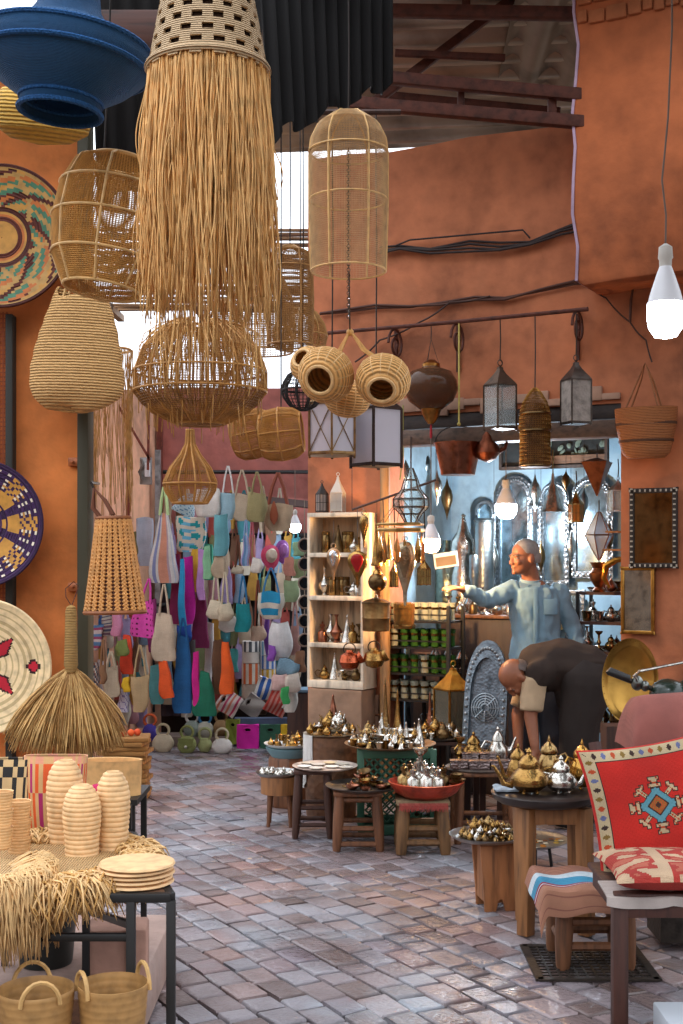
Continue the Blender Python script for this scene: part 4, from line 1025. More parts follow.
hbag('cream crochet net tote with long handles, the largest of the cream bags', 164, 614, 661, 15, 25, '#cbb49a', 584, None, 9, bulge=.1)
hbag('magenta bag printed with dark dots', 141, 602, 637, 15, 27, '#d9369a', 578, None, 9, pat=lambda u,v: 1 if (int(u*40)%3==1 and int(v*20)%3==1) else 0, mats=KN('#e04aa8','#6a1848'), lean=8)
hbag('plum cloth hanging between the dotted bag and cream net tote', 152, 600, 652, 8, 10, '#93306a', None, None, 6)
hbag('small teal crochet bag under the cream net tote', 156, 666, 704, 11, 14, '#5f9c9a', None, None, 8)
hbag('small orange crochet bag under the cream net tote', 168, 660, 698, 9, 15, '#ef5a20', None, None, 9, lean=-8)
# left group by the passage wall
hbag('beige crochet bag with two tall loop handles', 111, 667, 697, 13, 17, '#c2ae93', 652, None, 10, hs=1.4)
hbag('white cloth bag behind the beige loop-handled bag', 102, 660, 695, 9, 13, '#d8cfd0', None, None, 8)
hbag('tan slouchy crochet tote hanging lowest above the straw mats', 140, 676, 712, 19, 13, '#b7986e', 645, None, 10, nh=1)
hbag('coral red crochet bag', 127, 636, 674, 8, 14, '#e2492a', None, None, 9)
hbag('small olive round bag left of the coral red bag', 122, 640, 656, 8, 11, '#77803f', None, None, 10, bulge=.3)
hbag('pink striped pouch at the far left of the stall', 92, 624, 650, 14, 13, '#cf8fa0', None, None, 9, pat=hstr(9,[0,1,2]), mats=KN('#d6c3bd','#a8486a','#5f86b0'), lean=10)
hbag('grey patterned pouch right of the pink striped pouch', 107, 612, 636, 9, 8, '#b8aca0', None, None, 8, pat=hstr(14,[0,1,0,2]), mats=KN('#c2b6a8','#7a5a6a','#5a5a70'))
hbag('rose pink folded pouch under the strip basket', 117, 612, 636, 9, 11, '#d98fae', None, None, 9)
hbag('blue pouch between the pink striped and grey patterned pouches', 101, 614, 628, 6, 6, '#2a5f9a', None, None, 7)
hbag('brown and white diamond pattern pouch low at the far left', 93, 664, 688, 10, 11, '#8a6a5a', None, None, 9, pat=lambda u,v: (int(u*20)+int(v*10))%3, mats=KN('#8a5a4a','#d8cabc','#3a4a5a'))
hbag('dark green cloth bag at the far left edge of the stall', 87, 655, 690, 10, 12, '#3c4a30', None, None, 7)
hbag('small brown wallet bag on a long strap', 103, 664, 684, 6, 6, '#8a6040', 640, None, 11)
hbag('yellow flower print pouch below the coral red bag', 126, 678, 692, 6, 8, '#e0b020', None, None, 10)
hbag('white and lilac print bag below the yellow pouch', 124, 690, 712, 9, 13, '#cfc8da', None, None, 9, pat=lambda u,v: 1 if (int(u*30)+int(v*14))%4==0 else 0, mats=KN('#d6d0dc','#8f7fae'))
hbag('grey cotton cloth hanging on the passage wall above the pouches', 145, 518, 566, 17, 16, '#b7bccb', None, None, 7, nh=1, D=10.9)
hbag('olive and orange small bag by the grey cotton cloth', 133, 532, 556, 6, 8, '#7a6a3a', None, None, 7)
# dim back layer: more bags between the front ones
rb_ = random.Random(31)
BK = [('beige','#b59f86'),('dusty pink','#b07f86'),('grey-blue','#7f93a8'),('olive','#7f8258'),('cream','#cfc3ae'),('faded red','#a84a40'),('teal','#3f8088'),('brown','#7a5640'),('lilac','#a593b8'),('ochre','#b88a3a')]
q = 0
for row, (y0, y1) in enumerate(((500,540),(536,580),(572,618),(608,655),(644,692),(676,712))):
    for px in range(170, 304, 9):
        nm_, c_ = BK[(q*7+row*3) % 10]; q += 1; yy = y0 + rb_.uniform(-4,6)
        if row == 0 and px > 285: continue
        b_ = hbag(f'{nm_} cloth bag hanging in the dim back layer of the bag stall', px + rb_.uniform(-3,3), yy, yy + rb_.uniform(26,40), rb_.uniform(6,9), rb_.uniform(8,13), c_, yy-12, None, 0, D=11.52+.02*(q%3), thk=.05, bulge=rb_.uniform(0,.3))
        b_['group'] = f'{nm_} bags in the dim back layer of the stall'
for row, (y0, y1) in enumerate(((616,645),(640,672),(668,700),(694,722))):
    for px in range(88, 150, 9):
        nm_, c_ = BK[(q*7+row*3) % 10]; q += 1; yy = y0 + rb_.uniform(-3,4)
        b_ = hbag(f'{nm_} pouch hanging in the back layer along the peach wall', px + rb_.uniform(-2,2), yy, yy + rb_.uniform(26,36), rb_.uniform(7,10), rb_.uniform(9,13), c_, yy-10, None, 0, D=10.22+.018*(px-88), thk=.05, bulge=rb_.uniform(0,.3))
        b_['group'] = f'{nm_} pouches along the peach wall'
# electric meter on the wall
D = 10.9; k = K(D); t = T('electric_meter', 'grey metal electric box with wires on the peach passage wall', 'electric box', P(146, 484, D))
O('plate', MB().box((0,0,13*k), (12*k, .03, 27*k)), M('#9a9896','metal', met=.4), t, bevel=.004)
O('breaker', MB().box((2*k,-.03,14*k), (5*k, .04, 14*k)), M('#d8d8dc','plain'), t, bevel=.004)
O('wiring', MB().tube([(-3*k,-.03,4*k),(-6*k,-.04,12*k),(-2*k,-.05,18*k),(-4*k,-.03,24*k)], .012, 5), M('#6a625c','plain'), t)

# ---- goods on the ground
def floorbag(label, px, w, hh, colr, D=10.7, kind='knit', ring=None, flap=None, z=.0):
    k = K(D); Wd = w*k; H = hh*k; t = T('small_handbag', label, 'bag', (Xof(px,D), D, z))
    def f(u, v):
        a = 2*pi*u; s = sin(pi*(.12+.76*v))**.6; c_, s_ = cos(a), sin(a)
        return (Wd/2*s*abs(c_)**.6*(1 if c_>0 else -1)*(1-.12*v), .07*s*abs(s_)**.7*(1 if s_>0 else -1), H*v)
    g = MB().sheet(f, 28, 12); g.add([f(i/28, 0) for i in range(28)], [tuple(range(28))]); g.add([f(i/28, 1) for i in range(28)], [tuple(range(28))])
    O('bag_body', g, M(colr, kind), t)
    rc = M(ring or colr, kind)
    for s in (-.02,.02): O('ring_handle', MB().vring((0,s,H+.035), .05, .009, 20, 6), rc, t)
    if flap:
        O('flap', MB().prism([(-Wd*.4,H*.95),(Wd*.4,H*.95),(Wd*.3,H*.5),(0,H*.36),(-Wd*.3,H*.5)], -.088, -.076), M(flap,'knit'), t)
        O('clasp', MB().ball((0,-.09,H*.42), .014, 8, 6), M('#e6e2da','metal'), t)
floorbag('cream straw handbag with a big ring handle on the ground at the left', 163, 23, 17, '#d9c7a9', ring='#cdbb96')
floorbag('olive green handbag with a flap and pale clasp on the ground', 187, 20, 16, '#9aa05f', flap='#868c4e', D=10.65)
floorbag('light olive handbag between the flap bag and the white one on the ground', 205, 15, 13, '#a8ac74', D=10.7)
floorbag('round white handbag with a cream ring handle on the ground', 222, 22, 14, '#e8e2da', ring='#d9cba8', D=10.62)
floorbag('pale handbag with a blue ring handle in the second row on the ground', 205, 18, 14, '#c9c6b6', ring='#3f86b8', D=11.05, z=.08)
floorbag('grey handbag with white ring handles in the second row on the ground', 192, 18, 15, '#8f9a90', ring='#e2e0da', D=11.05, z=.08)
floorbag('tan handbag with tan ring handles in the second row on the ground', 221, 17, 15, '#a8845a', D=11.1, z=.08)
floorbag('violet and blue pompom handbag behind the cream straw handbag', 150, 16, 16, '#4a3a9a', ring='#e2622e', D=11.0, z=.05)
O('low_plinth', MB().box((0,0,.04), (.76,.3,.08)), M('#7a6a60','plaster'), None, 'low plinth under the second row of ground handbags', 'plinth', loc=(Xof(190,11.12), 11.14, 0))
# upright clutch bags with cut-out handles
def clutch(label, px, w, hh, colr, D, z, mats=None, pat=None, rx=0, ry=0):
    k = K(D); Wd = w*k; H = hh*k; t = T('clutch_bag', label, 'bag', (Xof(px,D), D, z), (R(rx), R(ry), 0))
    nx, nz = 24, 20
    g = MB(); 
    def f(u, v): return ((u-.5)*Wd, -.02 + .004*sin(u*9+v*7), H*v)
    ms = mats or [M(colr,'cloth')]
    g.sheet(f, nx, nz, pat, hole=lambda u, v, i, j: ((u-.5)/.17)**2 + ((v-.78)/.09)**2 < 1)
    O('bag_body', g, ms, t, solid=.03)
    O('cutout_handle', MB().tube([(.17*Wd*cos(a), -.036, H*(.78)+.09*H*sin(a)) for a in [2*pi*i/20 for i in range(20)]], .006, 5, True), ms[0], t)
    O('dark_lining', MB().box((0,.004,H*.5), (Wd*.9,.008,H*.9)), M('#26201c','cloth'), t)
    return t
clutch('magenta upright clutch bag with an oval cut-out handle in the front row', 248, 22, 24, '#dd22a6', 10.75, .02)
clutch('dark green upright clutch bag between the magenta and yellow ones', 270.5, 20, 24, '#33624c', 10.75, .02)
clutch('yellow upright clutch bag at the right of the front row', 292, 22, 24, '#ecc02a', 10.75, .02)
clutch('olive clutch bag edge peeking out left of the magenta one', 233, 14, 25, '#8f9a3a', 11.0, .02)
O('clutch_board', MB().box((0,0,.12), (.84,.1,.24)), M('#54617c','cloth'), None, 'low blue covered ledge behind the row of upright clutch bags', 'ledge', loc=(Xof(283,11.1), 11.05, 0), bevel=.01)
def tilted(label, px, py, w, hh, a, mats, n, seq, D=11.05):
    k = K(D); t = T('clutch_bag', label, 'bag', P(px, py, D), (R(-14), R(a), 0)); Wd, H = w*k, hh*k
    g = MB(); g.sheet(lambda u, v: ((u-.5)*Wd, .01*sin(u*6+v*4), (v-.5)*H), 30, 20, lambda u, v: seq[int(v*n) % len(seq)], hole=lambda u, v, i, j: ((u-.5)/.16)**2 + ((v-.8)/.08)**2 < 1)
    O('bag_body', g, mats, t, solid=.025)
    O('dark_lining', MB().box((0,.016,0), (Wd*.85,.006,H*.85)), M('#2c2622','cloth'), t)
tilted('pink and red striped clutch bag leaning at the left end of the ledge', 229, 703, 22, 22, -58, KN('#e6d6cf','#c7496a','#d9856a'), 9, [0,1,0,2], 11.0)
tilted('plain grey clutch bag leaning beside the pink striped one', 253, 706, 20, 20, -52, KN('#a59e96'), 3, [0], 11.1)
tilted('blue and white broad striped clutch bag leaning above the ledge', 268, 691, 24, 26, 110, KN('#e8e2d8','#3a66b0'), 8, [0,1], 11.2)
tilted('red and coral striped clutch bag leaning right of the blue striped one', 278, 703, 24, 22, 118, KN('#cf4a3c','#e0988a'), 10, [0,1], 11.0)
tilted('black and white zigzag striped clutch bag leaning at the right end of the ledge', 297, 704, 22, 22, 125, KN('#dcd4c8','#33302e'), 8, [0,1], 10.95)
# stacked striped cylinder baskets
def cyl(label, px, y0, y1, w, mats, D=11.3):
    k = K(D); Rr = w*k/2; H = (y1-y0)*k; g = MB(); n = 36
    g.sheet(lambda u, v: (Rr*cos(2*pi*u), Rr*sin(2*pi*u), H*v), n, 6, lambda u, v: int(u*n*.5) % len(mats))
    g.k = 0; g.add([(Rr*cos(2*pi*i/n), Rr*sin(2*pi*i/n), H*.97) for i in range(n)], [tuple(range(n))])
    O('cylinder_basket', g, mats, None, label, 'basket', loc=P(px, y1, D), solid=.006)
cyl('plain cream cylinder basket, bottom of the left basket stack', 251, 684, 698, 18, KN('#d9c8b6'))
cyl('orange and white striped cylinder basket in the left basket stack', 251, 663, 683.5, 18, KN('#e6dccb','#e2703a'))
cyl('cream cylinder basket above the orange striped one in the left stack', 251, 652, 662.5, 17, KN('#d9ccbe'))
cyl('grey and white striped cylinder basket on top of the left stack', 251, 641, 651.5, 17, KN('#e6e0d8','#55565a'))
cyl('olive cylinder basket, bottom of the right basket stack', 268, 684, 698, 15, KN('#98a050'))
cyl('yellow and white striped cylinder basket in the right basket stack', 268, 669, 683.5, 15, KN('#e6dccb','#e2b230'))
cyl('blue and white striped cylinder basket in the right basket stack', 268, 655, 668.5, 15, KN('#e6e0d8','#4a74b8'))
cyl('pale blue striped cylinder basket on top of the right basket stack', 268, 641, 654.5, 15, KN('#e6e4e0','#7fb0cf'))
O('goods_table', MB().box((0,0,.0), (.62,.5,.03)).box((-.28,0,-.16),(.04,.4,.3)).box((.28,0,-.16),(.04,.4,.3)), WOODD, None, 'low wooden bench under the stacks of striped cylinder baskets', 'bench', loc=(Xof(259,11.35), 11.38, Zof(698,11.3)-.017))
hbag('blue-grey folded cushion bag right of the basket stacks', 286, 660, 678, 22, 18, '#6f8c9c', None, None, 8, thk=.2, bulge=.1, lean=12)
hbag('pale pink soft bag on the pile at the right of the stall', 280, 674, 690, 13, 15, '#cfa9a0', None, None, 9, thk=.15, bulge=.3)
hbag('cream soft bag on the pile at the right of the stall', 292, 674, 692, 12, 14, '#d6c4b4', None, None, 9, thk=.15, bulge=.3)
hbag('bright green small pouch by the black zigzag clutch bag', 285, 688, 704, 8, 8, '#3fa65a', None, None, 11)
hbag('white upright tote behind the bright green pouch', 291, 683, 712, 12, 12, '#e0dacd', None, None, 8)
hbag('pink doll-like crochet bag beside the shelf pier', 295, 625, 655, 8, 10, '#bd8a80', 600, None, 6)
hbag('brown woven bag beside the shelf pier', 300, 652, 672, 9, 11, '#8a5f44', None, None, 8)
# row of little round mirrors hanging down beside the pier
D = 9.6; k = K(D)
for i in range(6):
    t = T('round_hand_mirror', 'little round dark mirror in the vertical row beside the shelf pier', 'mirror', P(304.5, 545+i*19, D), R(20), 'little round mirrors beside the pier')
    O('mirror_rim', MB().vring((0,0,0), 6.2*k, .008, 20, 6), M('#8f7a6a','metal', met=.3, rough=.6), t)
    O('mirror_glass', MB().lathe([(6*k,-.004),(6*k,.004)], 20, M4=Matrix.Rotation(pi/2,4,'X')), M('#3a3d42','metal', rough=.2), t)
O('mirror_cord', MB().tube([P(304.5,500,D), P(304.5,646,D)], .004, 5), M('#8a7a6a','plain'), None, 'cord holding the vertical row of little round mirrors', 'cord')
# dark bench of stuff at the foot right of the stall
O('wooden_box', MB().box((0,0,Zof(692,10.6)/2), (.3,.28,Zof(692,10.6))), WOODD, None, 'dark wooden box at the right end of the bag stall carrying a blue bowl', 'box', loc=(Xof(306,10.6), 10.6, 0), bevel=.006)
O('blue_bowl', MB().lathe([(.1,0),(.13,.01),(.135,.03),(.12,.03),(.001,.015)], 28), M('#6f8ca0','plain'), None, 'blue bowl standing on the pile at the right end of the bag stall', 'bowl', loc=P(306,692,10.6)) 
# ================================================================ SHELF ON THE PIER
def Lf(px, z, off):  # world point on a plane parallel to the facade
    p = FP(px, HY, off); return Vector((p.x, p.y, z))
sf = T('wall_shelf', 'cream painted wooden shelf unit with four compartments standing against the pier', 'shelf', Lf(342, 0, .12), FR)
D = FD(342, .15); k = K(D); zt = Zof(514, D); zb_ = Zof(684, D); uw = (FU(368,.15)-FU(312,.15)); th = .022; dpt = .2
CRM = M('#d5c3ab', 'wood', gs=(5,5,1.5))
O('back_panel', MB().box((0,.09,(zt+zb_)/2), (uw,.012,zt-zb_)), M('#b79a78','wood'), sf)
for s in (-1,1): O('side_panel', MB().box((s*(uw/2-th/2),0,(zt+zb_)/2), (th,dpt,zt-zb_)), CRM, sf, bevel=.003)
shz = [Zof(y, D) for y in (684, 645, 598, 555, 515)]
for i, z in enumerate(shz): O('shelf_board', MB().box((0,-.001,z), (uw-.001,dpt,.03 if i else .05)), CRM, sf, bevel=.003)
O('stone_pedestal', MB().box((0,.0,(zb_-.03)/2), (uw*.96,.22,zb_-.03)), M('#8f6f58','plaster'), None, 'rough plastered pedestal under the cream shelf unit', 'pedestal', loc=(sf.location.x, sf.location.y, 0), rot=FR, bevel=.015)
def proto(name, cat, prof, mat, extra=None, n=20, H=None):
    """small turned ware, kept at unit metres; returns a maker"""
    t = MB().lathe(prof, n)
    me = mesh_of(t, mat, name=name)
    xs = [(nm, mesh_of(mb, mt, name=nm)) for nm, mb, mt in (extra or [])]
    return (name, cat, me, xs)
def put(pr, label, loc, rot=0, sc=1, group=None, tilt=None):
    name, cat, me, xs = pr
    o = bpy.data.objects.new(name, me); col.objects.link(o); o.location = loc; o.scale = (sc,)*3 if isinstance(sc,(int,float)) else sc
    o.rotation_euler = (tilt[0], tilt[1], rot) if tilt else (0,0,rot); tag(o, label, cat, group)
    for nm, m2 in xs:
        c = bpy.data.objects.new(nm, m2); col.objects.link(c); c.parent = o
    return o
def scal(p, s): return [(r*s, z*s) for r, z in p]
def spout(r=.03, z=.03, s=1): return MB().tube([(r*s*.8,0,z*s),(r*1.5*s,0,(z+.008)*s),(r*1.9*s,0,(z+.035)*s),(r*2.1*s,0,(z+.045)*s)], [.009*s,.007*s,.004*s,.004*s], 7)
def handl(r=.03, z=.03, s=1): return MB().tube([(-r*s*.8,0,(z+.03)*s),(-r*1.5*s,0,(z+.035)*s),(-r*1.9*s,0,(z+.018)*s),(-r*1.6*s,0,(z-.008)*s),(-r*.85*s,0,(z-.012)*s)], .0035*s, 6)
POTP = [(.018,0),(.024,.003),(.038,.02),(.042,.035),(.036,.052),(.022,.064),(.02,.068),(.024,.071),(.02,.082),(.01,.094),(.004,.098),(.006,.104),(.001,.11)]
BOTP = [(.02,0),(.024,.003),(.024,.05),(.018,.058),(.009,.066),(.009,.078),(.014,.08),(.014,.092),(.004,.096),(.006,.104),(.001,.108)]
CUPP = [(.016,0),(.02,.002),(.024,.04),(.03,.05),(.029,.05),(.02,.03),(.001,.02)]
CONP = [(.03,0),(.034,.004),(.028,.03),(.02,.055),(.01,.1),(.004,.13),(.006,.136),(.001,.145)]
BOWP = [(.018,0),(.03,.004),(.046,.022),(.05,.032),(.048,.032),(.03,.012),(.001,.008)]
CANP = [(.03,0),(.032,.004),(.012,.014),(.006,.03),(.012,.042),(.006,.056),(.006,.08),(.018,.092),(.02,.1),(.012,.1),(.001,.095)]
VASP = [(.016,0),(.02,.004),(.01,.014),(.03,.04),(.034,.055),(.022,.075),(.008,.095),(.006,.13),(.014,.145),(.012,.145),(.001,.12)]
TUBP = [(.018,0),(.019,.002),(.019,.075),(.017,.08),(.019,.082),(.019,.095),(.016,.098),(.001,.099)]
BELP = [(.03,0),(.026,.008),(.018,.02),(.014,.04),(.004,.046),(.004,.07),(.007,.076),(.001,.082)]
LIDP = [(.04,0),(.05,.002),(.05,.006),(.03,.012),(.01,.018),(.004,.03),(.001,.032)]
EGGP = [(.012,0),(.02,.005),(.028,.02),(.026,.036),(.014,.05),(.004,.062),(.001,.075)]
PRO = {}
for mn, mt in (('brass', BRASS), ('gold', GOLD), ('silver', SILV), ('copper', COPP), ('oldbrass', OLDB)):
    PRO[mn] = dict(
        pot=proto('miniature_teapot','teapot',POTP,mt,[('spout',spout(.038,.03),mt),('handle',handl(.038,.035),mt)]),
        bottle=proto('metal_bottle','bottle',BOTP,mt), cup=proto('metal_cup','cup',CUPP,mt), cone=proto('tagine_ornament','ornament',CONP,mt),
        bowl=proto('metal_bowl','bowl',BOWP,mt), candle=proto('candlestick','candlestick',CANP,mt), vase=proto('metal_vase','vase',VASP,mt),
        tube=proto('metal_canister','canister',TUBP,mt), bell=proto('hand_bell','bell',BELP,mt), lid=proto('cloche','cloche',LIDP,mt), egg=proto('egg_ornament','ornament',EGGP,mt),
        lamp=proto('oil_lamp','oil lamp',[(.014,0),(.018,.003),(.01,.01),(.03,.024),(.032,.034),(.016,.044),(.004,.05),(.001,.058)],mt,[('spout',MB().tube([(.02,0,.026),(.045,0,.03),(.068,0,.04)],[.012,.008,.004],7),mt),('handle',MB().vring((-.038,0,.034),.014,.003,12,5),mt)]))
rn = random.Random(22)
rows = [('top', 3, [('oldbrass','tube',.13),('brass','tube',.2),('gold','lid',.33),('oldbrass','cone',.44),('brass','tube',.6),('gold','tube',.68),('silver','egg',.8),('gold','bell',.9)]),
        ('second', 2, [('silver','vase',.12),('oldbrass','tube',.24),('brass','tube',.33),('oldbrass','tube',.42),('brass','tube',.52),('oldbrass','tube',.6),('silver','pot',.78),('silver','bottle',.92)]),
        ('third', 1, [('copper','bottle',.1),('silver','vase',.25),('copper','vase',.43),('silver','cup',.55),('silver','cone',.68),('gold','bottle',.8),('oldbrass','candle',.92)]),
        ('lowest', 0, [('gold','pot',.14),('silver','cone',.34),('silver','cup',.5),('brass','lamp',.62),('oldbrass','pot',.84)])]
wd = {'tube':'narrow upright canister','lid':'small domed cloche','cone':'pointed tagine-shaped ornament','egg':'egg-shaped ornament','bell':'little bell','vase':'slim-necked vase','pot':'little teapot','bottle':'stoppered bottle','cup':'small cup','candle':'candlestick','lamp':'tiny oil lamp','bowl':'small bowl'}
ad = {'brass':'bright brass','gold':'golden','silver':'silver','copper':'copper','oldbrass':'dull brass'}
seen = {}
def zput(m, kd, phrase, loc, sc=1, rot=0, tilt=None, group=None, order=None):
    lb = f"{ad[m]} {wd[kd]} {phrase}"
    key = lb; seen[key] = seen.get(key, 0) + 1
    return put(PRO[m][kd], lb, loc, rot, sc, group or f"{ad[m]} {wd[kd]}s {phrase}", tilt)
for nm, si, its in rows:
    for m, kd, f in its:
        l = Vector(((f-.5)*(uw-.09), -.02 + rn.uniform(-.02,.02), shz[si] + (.0155 if si else .0255)))
        l.rotate(Euler((0,0,FR))); sc_ = 1.45 if kd in ('tube',) else 1.3
        if kd in ('bowl','lid','pot','lamp'): sc_ = .9
        if nm == 'third' or nm == 'second': sc_ = min(sc_, 1.3)
        zput(m, kd, f'in the {nm} compartment of the cream shelf unit', l + Vector((sf.location.x, sf.location.y, 0)), sc_, rn.uniform(-.4,.4))
# lanterns on top of the shelf
ztp = shz[4] + .0155
def stand_lantern(label, px, off, z, w, H, n, metal, glass, name='table_lantern', roof=.34, mull=1):
    D = FD(px, off); kk = K(D); y1 = HY + (CH - z)/kk; y0 = y1 - H/kk
    return lantern(label, px, y0, y1, w/kk, D, n=n, metal=metal, glass=glass, roof=roof, rot=FR + R(10), name=name, mull=mull)
stand_lantern('small dark iron lantern with a domed roof standing on the cream shelf unit', 322, .14, ztp, .085, .22, 6, M('#3d3632','metal', met=.6, rough=.5), M('#b9a9a0','glass', t=.5, rough=.3))
stand_lantern('white house-shaped lantern with a steep roof standing on the cream shelf unit', 338, .14, ztp, .08, .27, 4, M('#cdbfb0','plain'), M('#cfc2b4','glass', t=.4, rough=.3), roof=.42)
# white leaf mirror and red teardrop lamps hanging over the shelf front
def teardrop(label, px, y0, y1, w, D, mats, flat=.35, name='teardrop_ornament', cat='ornament', cord=None, inv=False):
    k = K(D); H = (y1-y0)*k; r = w*k/2; t = T(name, label, cat, P(px, y1, D), R(-10))
    pr = [(.1,0),(.18,.1),(.2,.22),(.5,.4),(.9,.62),(1,.75),(.85,.9),(.45,.98),(.1,1.0)]
    O('outer_shell', MB().lathe([(a*r, b*H) for a, b in pr], 28, sy=flat), mats[0], t)
    O('centre_panel', MB().lathe([(a*r*.62, H*.3+b*H*.62) for a, b in pr[2:]], 20, sy=.3), mats[1], t, loc=(0,-r*flat*.78,0))
    O('top_ring', MB().vring((0,0,H+.015), .015, .003, 12, 5), mats[0], t)
    if cord: O('cord', MB().tube([(0,0,H+.028), Vector(cord)-t.location if t.rotation_euler.z == 0 else t.rotation_euler.to_matrix().inverted() @ (Vector(cord)-t.location)], .002, 4), DARKM, t)
    return t
D = 7.95
# horizontal pole over the ornaments
pl = T('ornament_pole', 'thin pole from which the brass ornaments by the warm bulb hang', 'pole', P(352, 510, 8.0))
O('pole', MB().tube([Vector((0,0,0)), P(436, 480, 7.95)-pl.location], .008, 6), WOODD, pl)
O('pole_cord', MB().tube([Vector((0,0,0)), P(352, 470, 8.1)-pl.location, FP(352, 455, 0)-pl.location], .003, 4).tube([P(436,480,7.95)-pl.location, FP(436,437,.1)-pl.location], .003, 4), DARKM, pl)
def pole_pt(px): a = P(352,510,8.0); b = P(436,480,7.95); return a.lerp(b, (px-352)/84)
teardrop('white leaf-shaped mirror ornament in a tan frame hanging before the second shelf board', 333.5, 548, 580, 14, 8.2, [M('#b08a66','metal', met=.5), M('#e6edf2','metal', rough=.2)], cord=P(333.5,520,8.2))
teardrop('golden teardrop lamp with red and clear glass hanging before the shelf unit', 357.5, 551, 588, 21, 8.05, [GOLD, M('#b3282c','glass', t=.4)], cord=pole_pt(357.5))
teardrop('silver fish-shaped filigree ornament hanging in the warm glow', 405, 541, 606, 22, 7.9, [M('#b5a88f','metal', b=.8, e=90), M('#8d7d63','metal', b=.8)], flat=.7, cord=pole_pt(405))
teardrop('gold crescent hook ornament hanging at the shelf corner', 364, 515, 548, 10, 8.15, [BRASS, GOLD], cord=pole_pt(362))
def conelamp(label, px, y0, y1, w, D, mat, cordto=True):
    k = K(D); t = T('cone_ornament', label, 'ornament', P(px, y1, D)); H = (y1-y0)*k; r = w*k/2
    O('cone_body', MB().lathe([(r,0),(r*1.02,.04*H),(r*.85,.1*H),(r*.5,.5*H),(r*.16,.9*H),(r*.22,.94*H),(.002,H)], 20), mat, t)
    O('cord', MB().tube([(0,0,H), pole_pt(px)-t.location], .002, 4), DARKM, t)
conelamp('tall narrow gold cone ornament hanging left of the crown ring', 377, 523, 566, 12, 8.1, GOLD)
conelamp('gold cone ornament hanging near the left side of the warm bulb', 389, 534, 560, 9, 8.2, BRASS)
k = K(8.0)
t = T('globe_ornament', 'dull gold ball ornament hung above the lidded brass pail', 'ornament', P(377.5, 592, 8.0))
O('ball', MB().ball((0,0,10*k), 9.5*k, 20, 14), OLDB, t); O('cap', MB().lathe([(5*k,18*k),(4*k,21*k),(1*k,23*k)], 14), GOLD, t)
O('cord', MB().tube([(0,0,23*k), Vector((.02,0,.34))], .002, 4), DARKM, t)
t = T('lidded_pail', 'dull brass cylindrical pail with a lid hanging on the post', 'pail', P(376, 631, 7.95))
O('pail_body', MB().lathe([(12.5*k,0),(13.5*k,1*k),(13.5*k,12*k),(14*k,13*k),(13.6*k,14*k),(13.8*k,27*k)], 32), M('#8d6c44','metal', rough=.42), t)
O('pail_lid', MB().lathe([(14.2*k,27*k),(14.2*k,28.5*k),(10*k,31*k),(2*k,33*k),(1.2*k,36*k),(.001,37*k)], 32), OLDB, t)
for lb, px, py, c in (('reddish copper kettle hanging at the lower right of the shelf unit', 349.5, 661, M('#b3583a','metal', rough=.25)), ('golden brass kettle hanging on the wooden post', 374, 659, GOLD)):
    D = 8.05; k = K(D); t = T('hanging_kettle', lb, 'kettle', P(px, py+9, D))
    O('kettle_body', MB().lathe([(3*k,0),(8*k,2*k),(11*k,8*k),(9*k,15*k),(4*k,18*k),(3.5*k,20*k)], 24), c, t); O('kettle_mouth', MB().lathe([(5.5*k,0),(6.5*k,5*k)], 18, M4=Matrix.Translation((8*k,0,11*k)) @ Matrix.Rotation(R(60),4,'Y')), c, t)
    O('kettle_handle', MB().vring((0,0,21*k), 6*k, .004, 16, 5), DARKM, t)
# wooden post
po = T('wooden_post', 'pale wooden post standing between the shelf unit and the glass rack', 'post', FP(385, 560, .06)*1.0); po.location.z = 0
O('post', MB().lathe([(.036,0),(.034,1.2),(.033,2.30)], 14), M('#a57b50','wood'), po)
O('nails', MB().box((0,-.035,1.2), (.008,.03,.008)).box((-.03,-.03,1.0), (.008,.03,.008)), DARKM, po)
# ring chandelier
D = 7.75; k = K(D); t = T('crown_ring_lamp', 'flat hexagonal gilded ring hanging with small lanterns below the wire-framed lantern', 'lamp', P(401, 530, D))
O('ring_frame', MB().tube([(24*k*cos(pi/3*i+.3), 24*k*sin(pi/3*i+.3), .0) for i in range(6)], .012, 5, True).tube([(24*k*cos(pi/3*i+.3), 24*k*sin(pi/3*i+.3), .035) for i in range(6)], .007, 5, True), M('#c39a5c','metal', met=.6, rough=.4), t)
g = MB()
for i in range(6): g.tube([(24*k*cos(pi/3*i+.3), 24*k*sin(pi/3*i+.3), .03), (0,0,.2)], .0025, 4)
O('suspension_wires', g, OLDB, t)
for i in range(6):
    a = pi/3*i+.3; x, y = 22*k*cos(a), 22*k*sin(a); g = MB().lathe([(.003,-.2),(.017,-.185),(.019,-.11),(.012,-.08),(.004,-.05),(.002,0)], 8, c=(x,y,0))
    O('pendant_tube', g, GOLD if i % 2 else M('#b9824a','glass', t=.5), t)
# wire-framed polyhedral glass lantern
D = 7.75; k = K(D); t = T('geometric_glass_lantern', 'wire-framed faceted clear glass lantern hanging above the gilded ring', 'lantern', P(411, 524, D))
pr = [(6,523),(11,514),(18,507),(18,499),(10,490),(7,480),(2,468)]
g = MB(); gl = MB(); n = 8; pz = [(r*k, (524-y)*k) for r, y in pr]
for i in range(n):
    a = 2*pi*i/n; g.tube([(r*cos(a), r*sin(a), z) for r, z in pz], .004, 4)
for r, z in pz[:-1]: g.tube([(r*cos(2*pi*i/n), r*sin(2*pi*i/n), z) for i in range(n)], .004, 4, True)
O('wire_frame', g, M('#4a3626','metal', met=.7), t); gl.lathe([(r*.97, z) for r, z in pz], n, cap=False); O('glass_facets', gl, M('#eef2f0','glass', t=.92, rough=.05), t, solid=.002, sharp=10)
O('chain', MB().tube([(0,0,55*k), (0,0,62*k), FP(411,437,.1)-t.location], .005, 5), M('#5a4030','metal'), t)
